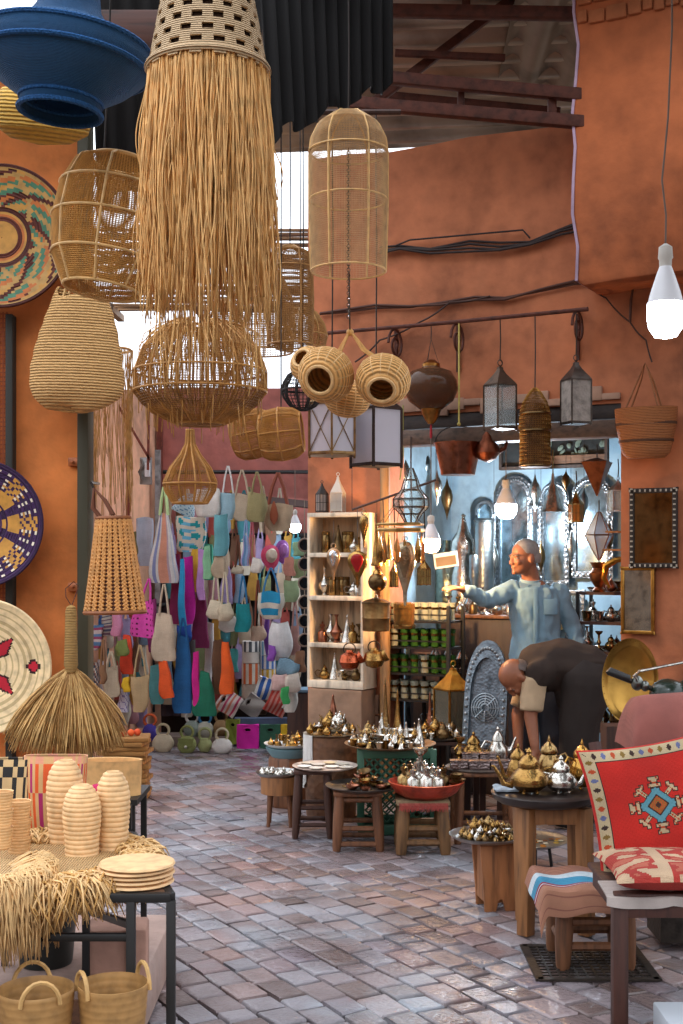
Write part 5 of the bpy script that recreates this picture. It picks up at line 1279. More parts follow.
# small gold lanterns lit from beside
for lb, px, y0, y1, w, D, m in (('small gold lantern hanging to the right under the warm bulb', 424, 556, 586, 13, 7.8, GOLD), ('tiny red and gold lantern hanging at the left under the gilded ring', 394, 560, 588, 8, 7.95, BRASS), ('green-glazed gold lantern behind the crown ring', 383, 538, 566, 12, 8.3, M('#a87c3c','metal'))):
    lantern(lb, px, y0, y1, w, D, n=6, metal=m, glass=M('#b59a62' if 'green' not in lb else '#a9b23a','glass', t=.6, rough=.2), roof=.35, mull=1, top=P(px, 500, D+.0))
for lb, px, y1, D, m in (('amber glass and brass mug-shaped lamp under the silver fish ornament', 404, 628, 8.2, M('#8f6a3c','glass', t=.75, rough=.15)),):
    k = K(D); t = T('amber_lamp', lb, 'lamp', P(px, y1, D)); O('amber_body', MB().lathe([(10*k,0),(11*k,24*k),(9*k,26*k)], 24), m, t); O('brass_bands', MB().lathe([(11*k,-.002),(11.6*k,2*k),(11.4*k,3.4*k)], 24, cap=False), GOLD, t, solid=.003)
# ================================================================ GLASS RACK with tea glasses
rk = T('glass_rack', 'dark iron rack with three mesh shelves full of green tea glasses', 'rack', Lf(424, 0, -.1), FR)
D = FD(424,-.1); k = K(D); rw = .46; zs = [Zof(y, D) for y in (698, 672, 646, 620)]
for sx in (-1,1):
    for sy in (-1,1): O('leg', MB().box((sx*rw/2, sy*.12, (zs[3]+.1)/2), (.022,.022,zs[3]+.1)), BLACKM, rk)
for z in zs: 
    g = MB().box((0,0,z-.008), (rw,.26,.012)); g.box((0,-.125,z+.04), (rw,.008,.01)); O('rack_shelf', g, M('#2b2624','metal', met=.5, rough=.5), rk)
GP = [(.018,0),(.021,.003),(.019,.03),(.025,.075),(.024,.0755),(.017,.03),(.001,.006)]
gls = {'g': mesh_of(MB().lathe(GP, 16), M('#4a7a34','glass', t=.6, rough=.12), name='tea_glass'), 'c': mesh_of(MB().lathe(GP, 16), M('#c9c9b4','glass', t=.6, rough=.1), name='tea_glass'), 'b': mesh_of(MB().lathe([(r+.0006,z) for r,z in GP[1:4]], 16, cap=False), GOLD, name='gold_band')}
band = mesh_of(MB().lathe([(.0225,.048),(.0235,.058)], 16, cap=False), GOLD, name='gold_band')
for si, z in enumerate(zs):
    for r_ in range(2):
        for j in range(6):
            cc = 'g' if (si in (1,2)) and rn.random() < .85 else 'c'
            l = Vector((-rw/2+.045 + j*.074, -.07+.1*r_, z)); l.rotate(Euler((0,0,FR))); l += Vector((rk.location.x, rk.location.y, 0))
            o = bpy.data.objects.new('tea_glass', gls[cc]); col.objects.link(o); o.location = l; o.scale = (1.2,1.2,1.55)
            row = ['bottom','second','third','topmost'][si]
            tag(o, f"{'green' if cc=='g' else 'clear'} tea glass with a gilt band, {'front' if r_==0 else 'back'} row, {row} shelf of the iron rack", 'glass', f"{'green' if cc=='g' else 'clear'} tea glasses {'front' if r_==0 else 'back'} row {row} rack shelf")
            c = bpy.data.objects.new('gold_band', band); col.objects.link(c); c.parent = o
# ================================================================ SHOP INTERIOR
offb = -1.70
def onback(px, py, off=offb): return FP(px, py, off)
def archmirror(label, px, y0, y1, w, off, glassm, metal=None, name='arched_mirror', tilt=0, dome=1.25):
    D = FD(px, off); k = K(D); H = (y1-y0)*k; Wd = w*k/2
    t = T(name, label, 'mirror', P(px, y1, D), (R(tilt), 0, FR))
    def outline(s, n=22):
        pts = [(-Wd*s, (1-s)*Wd), (Wd*s, (1-s)*Wd)]; zc = H - Wd*dome
        for i in range(n+1): a = pi*i/n; x = Wd*s*cos(a); pts.append((x, zc + (Wd*dome*s)*sin(a)**.85 if sin(a) > 0 else zc))
        return pts
    mt = metal or M('#8b8f92','metal', b=1, e=45, rough=.4)
    O('glass', MB().prism(outline(.72), -.006, .0), glassm, t)
    a, b = outline(1), outline(.7); g = MB(); n = len(a)
    vs = [(x,-.03,z) for x, z in b] + [(x,-.02,z) for x, z in a] + [(x,.0,z) for x, z in a] + [(x,.0,z) for x, z in b]
    g.add(vs, [(q*n+i, q*n+(i+1)%n, ((q+1)%4)*n+(i+1)%n, ((q+1)%4)*n+i) for q in range(4) for i in range(n)])
    O('embossed_frame', g, mt, t)
    st = MB(); tot = []
    m = outline(.86); 
    for i in range(n):
        p, q = Vector(m[i]), Vector(m[(i+1)%n]); L = (q-p).length; c = max(1, int(L/(.04)))
        for j in range(c): z = p.lerp(q, j/c); st.ball((z.x,-.028,z.y), .011, 6, 4)
    O('studs', st, M('#9da3a6','metal', rough=.35), t, kind='stuff')
    return t
MG = M('#93a8b2','metal', rough=.12, met=.9, b=0)
archmirror('tall silver arched mirror behind the standing man and the cold white bulb', 515, 476, 590, 42, offb, MG)
archmirror('narrow silver arched mirror right of the standing man, under the silver bell', 555, 482, 585, 30, offb+.05, MG)
archmirror('wide silver arched mirror at the right of the shop with a pale lower pane', 592, 476, 578, 44, offb, MG)
archmirror('slim silver arched mirror between the tall steel jars and the cold bulb', 486, 500, 600, 22, offb+.05, MG)
# carved silver arch plate leaning among the tables
a = archmirror('grey carved metal arch panel leaning behind the trays', 484, 640, 748, 46, .55, M('#6f7880','metal', rough=.45, b=.5, e=60), M('#7a848c','metal', rough=.4, b=.4, e=90), name='carved_arch_panel', tilt=-8, dome=2.6)
g = MB(); kk = K(FD(485,.55))
for i in range(5): g.vring((0,-.02,(40+ i*0)*kk), (4+i*2.6)*kk, .004, 28, 4)
for i in range(8): g.tube([(3*kk*cos(i*pi/4), -.02, 40*kk+3*kk*sin(i*pi/4)), (14*kk*cos(i*pi/4), -.02, 40*kk+14*kk*sin(i*pi/4))], .004, 4)
O('carved_star', g, M('#98a2a8','metal', rough=.4), a)
ez = O('panel_support', MB().tube([(0,.06,0),(0,.14,.25)], .01, 4), DARKM, a)
pp = T('low_bench', 'low wooden bench on which the carved metal arch panel leans', 'bench', (a.location.x, a.location.y+.02, 0), FR)
hz = a.location.z
O('bench_top', MB().box((0,0,hz-.015), (.34,.2,.03)), WOODD, pp)
for s in (-.14,.14): O('leg', MB().box((s,0,(hz-.03)/2), (.04,.18,hz-.03)), WOODD, pp)
# dark picture frame above the opening with carved leaf panels
D = FD(553,-1.4); k = K(D); t = T('display_case', 'dark hanging display case with plants painted behind glass under the lintel', 'display case', P(553, 468, D), FR)
O('case_frame', MB().box((0,0,1*k), (112*k,.05,3*k)).box((0,0,37*k), (112*k,.05,3*k)).box((-55*k,0,19*k), (3*k,.05,38*k)).box((55*k,0,19*k), (3*k,.05,38*k)).box((-28*k,0,19*k), (2*k,.05,38*k)), M('#3a2c24','wood'), t)
O('case_panel', MB().box((0,.02,19*k), (108*k,.01,36*k)), M('#353b3c','metal', met=.3, rough=.3), t)
g = MB(); rn2 = random.Random(3)
for i in range(26): x = rn2.uniform(-20,52)*k; z = rn2.uniform(12,34)*k; g.ball((x,.0,z), (rn2.uniform(1,3.2)*k,.006,rn2.uniform(2,5)*k), 7, 5, Matrix.Translation((x,0,z)) @ Matrix.Rotation(rn2.uniform(-1,1),4,'Y') @ Matrix.Translation((-x,0,-z)))
O('painted_leaves', g, M('#6d7a6c','cloth'), t)
O('wood_plank', MB().box((10*k,-.01,8*k), (90*k,.02,8*k)), M('#6a4a34','wood', gs=(1.5,14,14)), t)
# tall steel vessels on a sideboard
sb = T('sideboard', 'dark wooden sideboard along the left inside wall carrying the tall silver vases', 'sideboard', Lf(462, 0, -1.15), FR)
O('sideboard_body', MB().box((0,0,.5), (.62,.5,1.0)), WOODD, sb, bevel=.008)
O('sideboard_doors', MB().box((-.15,-.255,.5), (.26,.02,.84)).box((.15,-.255,.5), (.26,.02,.84)), WOODM, sb, bevel=.004)
D_ = FD(470,-1.15); kk = K(D_)
def onsb(px, off, z): p = FP(px, HY, off); return Vector((p.x, p.y, z))
STEEL = M('#8a8f8e','metal', rough=.3, s=8, b=.35, e=40)
def vessel(label, px, off, z, prof, mat, name='silver_vase', cat='vase', n=28):
    D = FD(px, off); k_ = K(D); return O(name, MB().lathe([(r*k_, h_*k_) for r, h_ in prof], n), mat, None, label, cat, loc=onsb(px, off, z))
vessel('tall cylindrical hammered steel jar, rightmost on the sideboard', 484, -1.0, 1.0, [(9,0),(10,2),(10,118),(9.4,120),(10.6,122),(9,124)], STEEL, 'steel_jar', 'jar')
vessel('tall bulging silver vase with a slim neck left of the cylindrical steel jar', 463, -1.05, 1.0, [(6,0),(9,4),(12,22),(13,40),(12,66),(9,78),(13,90),(12,100),(6,110),(2,124),(3,126),(.1,128)], SILV)
vessel('dark green tinted ribbed metal jar on the sideboard', 447, -1.1, 1.0, [(8,0),(10,3),(12,30),(12,72),(9,84),(4,92),(4,100)], M('#7c8578','metal', b=.8, e=30))
vessel('slender steel candle column on the sideboard', 474, -.93, 1.0, [(6,0),(6,2),(3,6),(3.4,60),(5,66),(5,86),(4,88)], STEEL, 'candlestick', 'candlestick')
# hanging goods inside
def hangl(lb, px, y0, y1, w, off, n, metal, glass, **kw):
    D = FD(px, off); return lantern(lb, px, y0, y1, w, D, n=n, metal=metal, glass=glass, top=P(px, y0-18, D), **kw)
hangl('small gold openwork lantern with red glass hanging right of the silver bell', 576, 489, 524, 15, -.5, 6, GOLD, M('#a9703a','glass', t=.5), roof=.36, mull=1)
hangl('clear hexagonal glass lantern with a pale metal roof near the right wall', 618, 477, 513, 20, -.35, 6, M('#a9a49c','metal', met=.6), GLASS, roof=.3)
# double-pyramid glass lantern
D = FD(599,-.4); k = K(D); t = T('diamond_lantern', 'diamond-shaped clear glass lantern with copper edges hanging near the right wall', 'lantern', P(599, 560, D))
g = MB(); gl = MB(); n = 6; pz = [(1*k,0),(14*k,24*k),(14*k,26*k),(1.5*k,48*k)]
for i in range(n): a_ = 2*pi*i/n; g.tube([(r*cos(a_), r*sin(a_), z) for r, z in pz], .004, 4)
g.tube([(14*k*cos(2*pi*i/n), 14*k*sin(2*pi*i/n), 25*k) for i in range(n)], .004, 4, True)
O('copper_frame', g, M('#8d5f42','metal'), t); gl.lathe([(r*.97, z) for r, z in pz], n, cap=False); O('glass_facets', gl, M('#dfe6ea','glass', t=.6, rough=.15), t, solid=.002, sharp=10)
O('chain', MB().tube([(0,0,48*k),(0,0,60*k)], .004, 5), DARKM, t)
D = FD(597,-.25); k = K(D); t = T('pyramid_lampshade', 'inverted copper pyramid shade hanging at the top right of the opening', 'lampshade', P(597, 496, D), R(20))
O('pyramid_shade', MB().lathe([(1*k,0),(17*k,32*k),(18*k,34*k),(3*k,38*k)], 4), M('#7d4a30','metal', rough=.4), t)
O('chain', MB().tube([(0,0,38*k),(0,0,52*k)], .004, 5), DARKM, t)
D = FD(553,-.6); k = K(D); t = T('silver_bell', 'silver bell-shaped hanging lamp left of the small gold openwork lantern', 'bell', P(553, 512, D))
O('bell_body', MB().lathe([(13*k,0),(11*k,3*k),(7*k,14*k),(5*k,24*k),(2*k,30*k),(1.5*k,38*k)], 24), SILV, t); O('rod', MB().tube([(0,0,38*k),(0,0,62*k)], .005, 5), BRASS, t)
# metal wares on a stand at the right of the man
ws = T('ware_stand', 'dark tiered stand with metalware right of the standing man', 'stand', Lf(609, 0, -.5), FR)
D = FD(606,-.35); k = K(D); tiers = [Zof(y, D) for y in (592, 622, 652, 690, 730)]
for z in tiers: O('tier', MB().box((0,0,z-.01), (.34,.3,.02)), WOODD, ws)
for sx in (-1,1):
    for sy in (-1,1): O('leg', MB().box((sx*.165,sy*.145,(tiers[0]+.0)/2), (.02,.02,tiers[0])), BLACKM, ws)
ti = 0
for z, nm in zip(tiers, ('top','second','third','fourth','lowest')):
    for j in range(4):
        for r_ in range(2):
            m = rn.choice(['silver','silver','oldbrass','copper','brass']); kd = rn.choice(['pot','bottle','cup','bowl','vase','egg','candle'])
            l = Vector((-.12+j*.08, -.09+r_*.13, z+.001)); l.rotate(Euler((0,0,FR))); sc_ = {'pot':1.0,'bowl':.8,'vase':1.1,'bottle':1.3}.get(kd, 1.3)
            if nm == 'top' and r_ == 0 and j in (0,1): continue
            zput(m, kd, f'on the {nm} tier of the dark metalware stand', l+Vector((ws.location.x, ws.location.y, 0)), sc_, rn.uniform(0,6))
D2 = FD(599,-.25)
O('copper_urn', MB().lathe([(r*K(D2), z*K(D2)) for r, z in [(6,0),(7,2),(4,5),(9,13),(10,19),(6,24),(9,30),(8.5,30),(5,24)]], 28), M('#9a5f38','metal', rough=.3), None, 'copper urn with a flared rim on the top tier of the dark stand', 'urn', loc=Lf(599, tiers[0]+.001, -.25))
# gilded crescent shelf above it
D = FD(612,-.1); k = K(D); t = T('golden_bracket', 'curved golden wall bracket with small bowls beside the right wall', 'bracket', P(612, 572, D), FR)
O('curved_arm', MB().tube([(16*k,0,14*k),(4*k,0,12*k),(-6*k,0,6*k),(-8*k,0,-6*k),(-2*k,0,-16*k)], [.012,.02,.024,.018,.01], 8), M('#a8752f','metal'), t)
O('bracket_shelf', MB().box((6*k,0,22*k), (26*k,.12,.012)).box((8*k,0,40*k), (24*k,.12,.012)), M('#8a5a2c','wood'), t)
# counter with ewers left of the man
ct = T('shop_counter', 'dark counter inside the shop crowded with silver ewers behind the reaching arm', 'counter', Lf(490, 0, -.62), FR)
O('counter_body', MB().box((0,0,.6), (.62,.3,1.2)), M('#3a2c26','wood'), ct, bevel=.008)
O('counter_top', MB().box((0,0,1.212), (.66,.34,.024)), WOODM, ct, bevel=.004)
for j in range(7):
    for r_ in range(2):
        m = rn.choice(['silver','silver','silver','oldbrass']); kd = rn.choice(['pot','vase','bottle','egg','candle'])
        l = Vector((-.27+j*.09, -.09+r_*.16, 1.225)); l.rotate(Euler((0,0,FR)))
        zput(m, kd, 'on the dark counter behind the reaching arm', l+Vector((ct.location.x, ct.location.y, 0)), 1.25, rn.uniform(0,6))
# wall of frames and silver plates on the back and left wall
for i, (px, py, r, c) in enumerate(((440,560,9,'silver'),(452,600,10,'old brass'),(470,612,9,'silver'),(560,620,10,'brass'),(575,600,9,'silver'),(585,640,10,'copper'))):
    D = FD(px, offb+.02); k = K(D); mt = {'silver':SILV,'old brass':OLDB,'brass':BRASS,'copper':COPP}[c]
    O('engraved_plate', MB().lathe([(.001,0),(r*.6*k,.004),(r*.7*k,.016),(r*k,.022),(r*k,.026),(.001,.01)], 32, M4=Matrix.Rotation(pi/2,4,'X')), mt, None,
      f'{c} engraved round plate on the shop back wall, {["beside the steel jars, uppermost","behind the counter, middle one","right of the slender column","right of the standing man, lower","right of the standing man, upper","lowest near the dark stand"][i]}', 'plate', loc=FP(px, py, offb+.02), rot=FR)
# photo card hanging by the bulb
D = FD(446,-.3); k = K(D); t = T('picture_card', 'small landscape picture card hanging behind the warm bulb', 'picture', P(446, 560, D), (0,R(-8),FR))
O('card', MB().box((0,0,0), (26*k,.006,15*k)), M('#d5dbe0','plain'), t); O('picture_area', MB().box((0,-.004,-1*k), (22*k,.002,9*k)), M('#8a7866','cloth'), t)
# mirrors outside at the right
D = FD(653,.05); k = K(D)
def rectmirror(name, label, px, y0, y1, w, off, fm, gm, fw, stud=False):
    D = FD(px, off); k = K(D); W2, H = w*k/2, (y1-y0)*k; t = T(name, label, 'mirror', P(px, y1, D), FR)
    O('mirror_glass', MB().box((0,.0,H/2), (2*W2-fw,.008,H-fw)), gm, t)
    g = MB()
    for c, d in (((0,0,fw/2),(2*W2,.03,fw)),((0,0,H-fw/2),(2*W2,.03,fw)),((-W2+fw/2,0,H/2),(fw,.03,H)),((W2-fw/2,0,H/2),(fw,.03,H))): g.box(c, d)
    O('mirror_frame', g, fm, t, bevel=.004)
    if stud:
        s = MB(); n = int(2*W2/.03)
        for i in range(n+1):
            for z in (fw/2, H-fw/2): s.box((-W2+i*2*W2/n*.98+.004,-.018,z), (.009,.01,fw*.5))
        n = int(H/.03)
        for i in range(n+1):
            for x in (-W2+fw/2, W2-fw/2): s.box((x,-.018,i*H/n*.98+.004), (fw*.5,.01,.009))
        O('bone_inlay', s, M('#a39a8c','plain'), t, kind='stuff')
    return t
rectmirror('inlaid_mirror', 'rectangular mirror in a black frame inlaid with pale bone, on the right wall', 653.5, 488, 568, 48, .05, M('#2a211c','plain'), M('#8a6a48','metal', rough=.1, b=0, met=1.0), .03, True)
rectmirror('brass_mirror', 'narrow gold-framed mirror hanging directly below the bone-inlaid mirror', 638, 567, 634, 34, .03, M('#b38440','metal'), M('#c6cacf','metal', rough=.1, b=0), .022)
# big brass dish
D = 6.9; k = K(D); px, py = 630, 681
t = T('brass_dish', 'big shallow round brass dish standing on edge beside the motorbike handlebar', 'dish', P(px, 722, D), (R(-8),0,R(-22)))
pr = [(.001,.0),(34*k,.0),(36*k,.006),(41*k,.03),(42.5*k,.032),(41*k,.024),(36*k,-.002),(.001,-.006)]
O('dish', MB().lathe(pr, 64, M4=Matrix.Translation((0,0,41*k)) @ Matrix.Scale(.66,4,(1,0,0)) @ Matrix.Rotation(pi/2,4,'X')), M('#a9803f','metal', rough=.3, s=6, b=.15, e=20), t)
g = MB(); 
for i in range(36): a_ = 2*pi*i/36; g.ball((26.5*k*cos(a_),-.036,41*k+40.2*k*sin(a_)), .0025, 6, 4)
O('rim_beads', g, GOLD, t)
# ---- more wares hanging and standing in the shop
rnx = random.Random(44)
for i, (px, y0, y1, w, off, kd) in enumerate(((404,452,500,13,-.9,'s'),(424,446,486,15,-1.3,'d'),(437,470,506,11,-.8,'s'),(447,478,520,12,-1.2,'b'),(418,500,540,9,-1.2,'d'),(535,474,512,12,-1.2,'s'),(541,540,575,9,-1.4,'b'),(571,530,566,10,-1.3,'s'),(584,486,520,9,-1.2,'d'),(609,520,556,10,-.9,'b'),(494,540,580,10,-1.5,'s'),(566,470,492,9,-.8,'b'))):
    D = FD(px, off); k = K(D); H = (y1-y0)*k; r = w*k/2; mt = {'s':SILV,'d':STEEL,'b':OLDB}[kd]
    t = T('hanging_ornament', ['silver pierced drop-shaped ornament','dark steel ball-and-spike ornament','dull brass drop-shaped ornament']['sdb'.index(kd)] + ' hanging ' +
          ['at the left edge of the opening','behind the faceted glass lantern','left of the copper bucket','under the copper bucket','behind the warm bulb','left of the silver bell','below the silver bell','under the gold openwork lantern','right of the gold openwork lantern','between the clear hexagonal and diamond lanterns','below the cold white bulb','above the gold openwork lantern'][i], 'ornament', P(px, y1, D))
    pr = [(.002,0),(.12*r,.08*H),(.4*r,.22*H),(.95*r,.45*H),(r,.55*H),(.8*r,.7*H),(.35*r,.82*H),(.2*r,.9*H),(.002,H)]
    O('ornament_body', MB().lathe(pr, 20), mt, t)
    O('cord', MB().tube([(0,0,H*.99),(0,0,H+.12),(0,.01,2.9-t.location.z if t.location.z < 2.8 else H+.2)], .002, 4), DARKM, t)
# framed silver panels leaning along the back, fill between mirrors
for i, (px, y0, y1, w, off) in enumerate(((535,505,570,13,-1.62),(575,590,640,20,-1.3),(541,590,650,16,-1.5),(600,588,600+0,10,-1.5))):
    if i == 3: continue
    rectmirror('silver_framed_mirror', ['slim silver-framed mirror between the two left arched mirrors','dark silver-framed mirror right of the standing man, waist high','silver-framed mirror behind the standing man near his elbow'][i], px, y0, y1, w, off, M('#7c8082','metal', b=1, e=45, rough=.4), MG, .03)
# lower tier of copper and silver pots on the floor left of the counter
fs = T('floor_shelf', 'low dark shelf of old pots behind the carved metal arch panel', 'shelf', Lf(452, 0, -.45), FR)
for z in (.45,.85): O('shelf_board', MB().box((0,0,z-.01), (.3,.3,.02)), WOODD, fs)
for sx in (-1,1):
    for sy in (-1,1): O('leg', MB().box((sx*.145,sy*.145,.42), (.02,.02,.84)), BLACKM, fs)
for z, nm in ((.45,'lower'),(.85,'upper')):
    for j in range(3):
        m = rnx.choice(['silver','oldbrass','copper','silver']); kd = rnx.choice(['pot','vase','bowl','egg'])
        l = Vector((-.1+j*.1, -.06, z+.001)); l.rotate(Euler((0,0,FR))); zput(m, kd, f'on the {nm} board of the low dark pot shelf', l+Vector((fs.location.x, fs.location.y, 0)), 1.4, j)
for j, (px, off, m) in enumerate(((455,-.5,'silver'),(461,-.45,'silver'),(448,-.55,'oldbrass'))):
    D = FD(px, off); O('silver_ewer', MB().lathe([(r*K(D), h_*K(D)) for r, h_ in [(4,0),(5,1),(2.5,4),(6,12),(6.5,18),(3,28),(2,38),(3.5,42),(3,42),(.1,38)]], 22), {'silver':SILV,'oldbrass':OLDB}[m], None,
        ['tall silver ewer on the upper board of the pot shelf, middle one','tall silver ewer on the pot shelf nearest the counter','tall dull brass ewer on the pot shelf nearest the iron rack'][j], 'ewer', loc=(lambda p: Vector((p.x, p.y, .851)))(FP(px, HY, off-.02)+Vector((.0,.05,0))))
# ================================================================ STOOLS, TRAYS AND BRASSWARE
def stool(label, px, D, w, h, leg=.03, mat=None, rungs=(.25,.5), top='plank', dp=None, taper=.02, rot=0, seat=None, name='wooden_stool', cat='stool', rungmat=None):
    dp = dp or w; mat = mat or WOODM; t = T(name, label, cat, (Xof(px,D), D, 0), rot)
    cs = [(-1,-1),(1,-1),(1,1),(-1,1)]; sp = taper
    def cp(i, z): sx, sy = cs[i]; f = 1 - z/h; return Vector((sx*(w/2-leg*.7+sp*f), sy*(dp/2-leg*.7+sp*f), z))
    for i in range(4):
        a = cp(i, 0); b = cp(i, h-.012); m = a.lerp(b, .5)
        O('leg', MB().tube([a, a.lerp(b,.08), m, a.lerp(b,.92), b], [leg*.42, leg*.5, leg*.62, leg*.55, leg*.5], 9), mat, t)
    for q in rungs:
        for i in range(4):
            zz = h*q + (.012 if i % 2 else 0); O('rung', MB().tube([cp(i, zz), cp((i+1)%4, zz)], leg*.3, 7), rungmat or mat, t)
    O('seat', MB().box((0,0,h-.012), (w, dp, .024)) if top == 'plank' else MB().box((0,0,h-.02), (w, dp, .04)), seat or mat, t, bevel=.006)
    return t
def tray(label, px, D, z, r, mat, depth=.02, name='round_tray', dy=0):
    pr = [(.001,0),(r*.84,0),(r*.9,depth*.35),(r,depth),(r*1.005,depth+.003),(r*.985,depth+.002),(r*.88,depth*.5),(r*.82,.004),(.001,.004)]
    return O(name, MB().lathe(pr, 56), mat, None, label, 'tray', loc=(Xof(px,D), D+dy, z))
RAD = dict(pot=.055, bowl=.046, lid=.046, lamp=.05, egg=.026, bell=.029, cup=.028, cone=.033, candle=.03, tube=.02, vase=.033, bottle=.024)
def pile(phrase, px, D, z, r, n, metals, kinds, sc=.8, layers=1, seed=1, mind=None, dy=0):
    rg = random.Random(seed); cx, cy = Xof(px,D), D+dy
    for L in range(layers):
        pts = []; rr = r*(.98 - .28*L); tries = 0; want = int(n*max(.3, 1.2-.5*L))
        while len(pts) < want and tries < 5000:
            tries += 1; a = rg.uniform(0, 2*pi); kd = rg.choice(kinds); s_ = sc*rg.uniform(.75,1.15); q0 = RAD[kd]*s_*.88
            if rr <= q0: continue
            q = (rr-q0)*sqrt(rg.random()); p = (cx+q*cos(a), cy+q*sin(a))
            if all((p[0]-s[0])**2+(p[1]-s[1])**2 > (q0+s[2])**2 for s in pts): pts.append((*p, q0, kd, s_))
        for x, y, q0, kd, s_ in pts:
            m = rg.choice(metals)
            put(PRO[m][kd], f"{ad[m]} {wd[kd]} {phrase}", (x, y, z + .001 + L*.042*sc), rg.uniform(0,6), s_, f"{ad[m]} {wd[kd]}s {phrase}", (rg.uniform(-.12,.12)*L, rg.uniform(-.12,.12)*L))
SMALL = ['pot','bowl','lid','egg','lamp','bell','cup']; STEELT = M('#a9a9a6','metal', rough=.35, s=6)
# far: tray on a carved box
D = 8.35
bxx = T('carved_box', 'brown carved box behind the leftmost stool carrying a dish of brassware', 'box', (Xof(290,D), D, 0))
O('box_body', MB().lathe([(.13,0),(.14,.02),(.14,.3),(.13,.32)], 8), WOODM, bxx); O('blue_rim', MB().lathe([(.12,.32),(.15,.36),(.16,.38),(.001,.385)], 24), M('#6f8f96','plain'), bxx)
tray('pale enamel tray of brassware on the brown carved box', 290, D, .386, .17, M('#cfd2cf','plain', rough=.3))
pile('on the pale tray atop the carved box', 290, D, .388, .15, 12, ['gold','oldbrass','brass'], SMALL, .8, 2, 1)
# white covered dish beside
# leftmost drum stool
D = 7.73; t = T('drum_stool', 'round drum-shaped wooden stool on thin legs, leftmost of the row', 'stool', (Xof(280,D), D, 0))
O('drum_body', MB().lathe([(.1,.19),(.115,.195),(.118,.29),(.115,.3),(.001,.3)], 36), WOODL, t)
for i in range(4): a = pi/4+i*pi/2; O('leg', MB().tube([(.095*cos(a),.095*sin(a),0),(.082*cos(a),.082*sin(a),.19)], [.011,.016], 8), WOODM, t)
tray('steel tray of silver trinkets on the drum-shaped stool', 278, D, .301, .135, STEELT)
pile('on the tray of the drum-shaped stool', 278, D, .304, .125, 16, ['silver'], ['bowl','lid','cup','lamp','egg'], .62, 1, 2)
# dark round stool with white dishes
D = 7.45
stool('dark reddish wooden stool with rungs, second from the left of the row', 313, D, .22, .39, .042, WOODD, (.45,.2))
tray('pale wooden round tray on the dark reddish stool', 325, D, .391, .19, M('#b9a79a','wood', gs=(5,5,5)), .012)
rg = random.Random(4)
for i, (dx, dy, c) in enumerate(((-.12,-.02,'#e3ddd4'),(-.04,.05,'#cfc7bd'),(-.05,-.08,'#ddd6ca'),(.04,-.03,'#efe9e0'),(.1,.06,'#c9bfae'),(.12,-.05,'#d9cfc0'),(-.1,.1,'#b8a78f'),(.03,.11,'#d3c2a2'))):
    O('flat_dish', MB().lathe([(.02,0),(.036,.006),(.042,.01),(.036,.0095),(.001,.004)], 24), M(c,'plain', rough=.35), None, 'small pale flat dish on the round tray of the dark reddish stool', 'dish', 'pale flat dishes on the dark reddish stool', loc=(Xof(325,D)+dx, D+dy, .396))
# third stool
D = 7.15
stool('brown wooden stool with a ladder of rungs, third from the left of the row', 358, D, .27, .325, .05, WOODM, (.12,.38,.86))
tray('pewter coloured round tray on the third stool', 363, D, .326, .21, M('#8d8883','metal', rough=.4), .018)
pile('on the pewter tray of the third stool', 366, D, .33, .15, 22, ['copper','oldbrass','gold'], ['bowl','lid','lid','lamp'], .8, 3, 3)
# carved drum behind
D = 8.0; t = T('carved_drum_table', 'round carved wooden drum table partly covered by a white cloth', 'table', (Xof(331,D), D, 0))
O('drum_body', MB().lathe([(.15,0),(.155,.02),(.165,.3),(.165,.5),(.15,.515),(.001,.515)], 40), M('#6f4a30','metal', met=0, rough=.7, b=1.2, e=25), t)
g = MB(); g.sheet(lambda u, v: (.172*cos(-3.3+u*1.0)*(1+.03*sin(u*30)*v), .172*sin(-3.3+u*1.0)*(1+.03*sin(u*30)*v), .52-.34*v*(.5+.5*abs(sin(u*3+.6)))), 40, 10)
O('cloth_drape', g, M('#d5d0ca','cloth'), t, solid=.004); O('brass_top', MB().lathe([(.001,.514),(.172,.515),(.176,.521),(.001,.519)], 40), M('#b9aa94','metal', rough=.4), t)
pile('piled on the white-clothed carved drum table', 331, D, .519, .16, 14, ['gold','silver','oldbrass','gold'], ['pot','egg','lid','bowl','pot'], 1.05, 2, 5, .06)
put(PRO['copper']['cone'], 'pointed copper tagine-shaped ornament towering over the clothed drum table', (Xof(333,8.1), 8.1, .535), 0, 1.5)
# green plastic crate
D = 7.6; t = T('plastic_crate', 'green plastic lattice crate under the big trays of brassware', 'crate', (Xof(396,D), D, 0))
GR = M('#2f5a45','plain', rough=.45); cw, ch, cd = .42, .5, .3
for sy, nm in ((-1,'front_lattice'),(1,'rear_lattice')):
    g = MB()
    for i in range(-6, 14):
        for sgn in (1,-1):
            x0 = -cw/2 + i*.05; pts = []
            for q in range(21):
                z = .07 + q*.02*.98; x = x0 + sgn*(z-.07) + (0 if sgn > 0 else .35)
                if -cw/2+.02 < x < cw/2-.02 and z < ch-.03: pts.append((x, sy*cd/2, z))
            if len(pts) > 1: g.bar(pts[0], pts[-1], .009)
    O(nm, g, GR, t, kind=None)
g = MB()
for sy in (-1,1):
    for z in (.03, ch-.025): g.box((0,sy*cd/2,z), (cw,.03,.06))
    for sx in (-1,1): g.box((sx*cw/2,sy*cd/2,ch/2), (.04,.032,ch))
for sx in (-1,1): g.box((sx*cw/2,0,ch/2), (.02,cd,ch-.01))
g.box((0,0,ch-.01), (cw,cd,.02)); O('crate_frame', g, GR, t, bevel=.006)
tray('wide dark wooden tray of silver ware on the green crate', 390, D, .501, .27, M('#7d6045','wood', gs=(5,5,5)), .015, dy=-.02)
pile('heaped on the wide tray over the green crate', 388, D, .506, .25, 40, ['silver','silver','gold','silver','brass'], SMALL+['cone','bowl'], .95, 2, 6, .045, -.02)
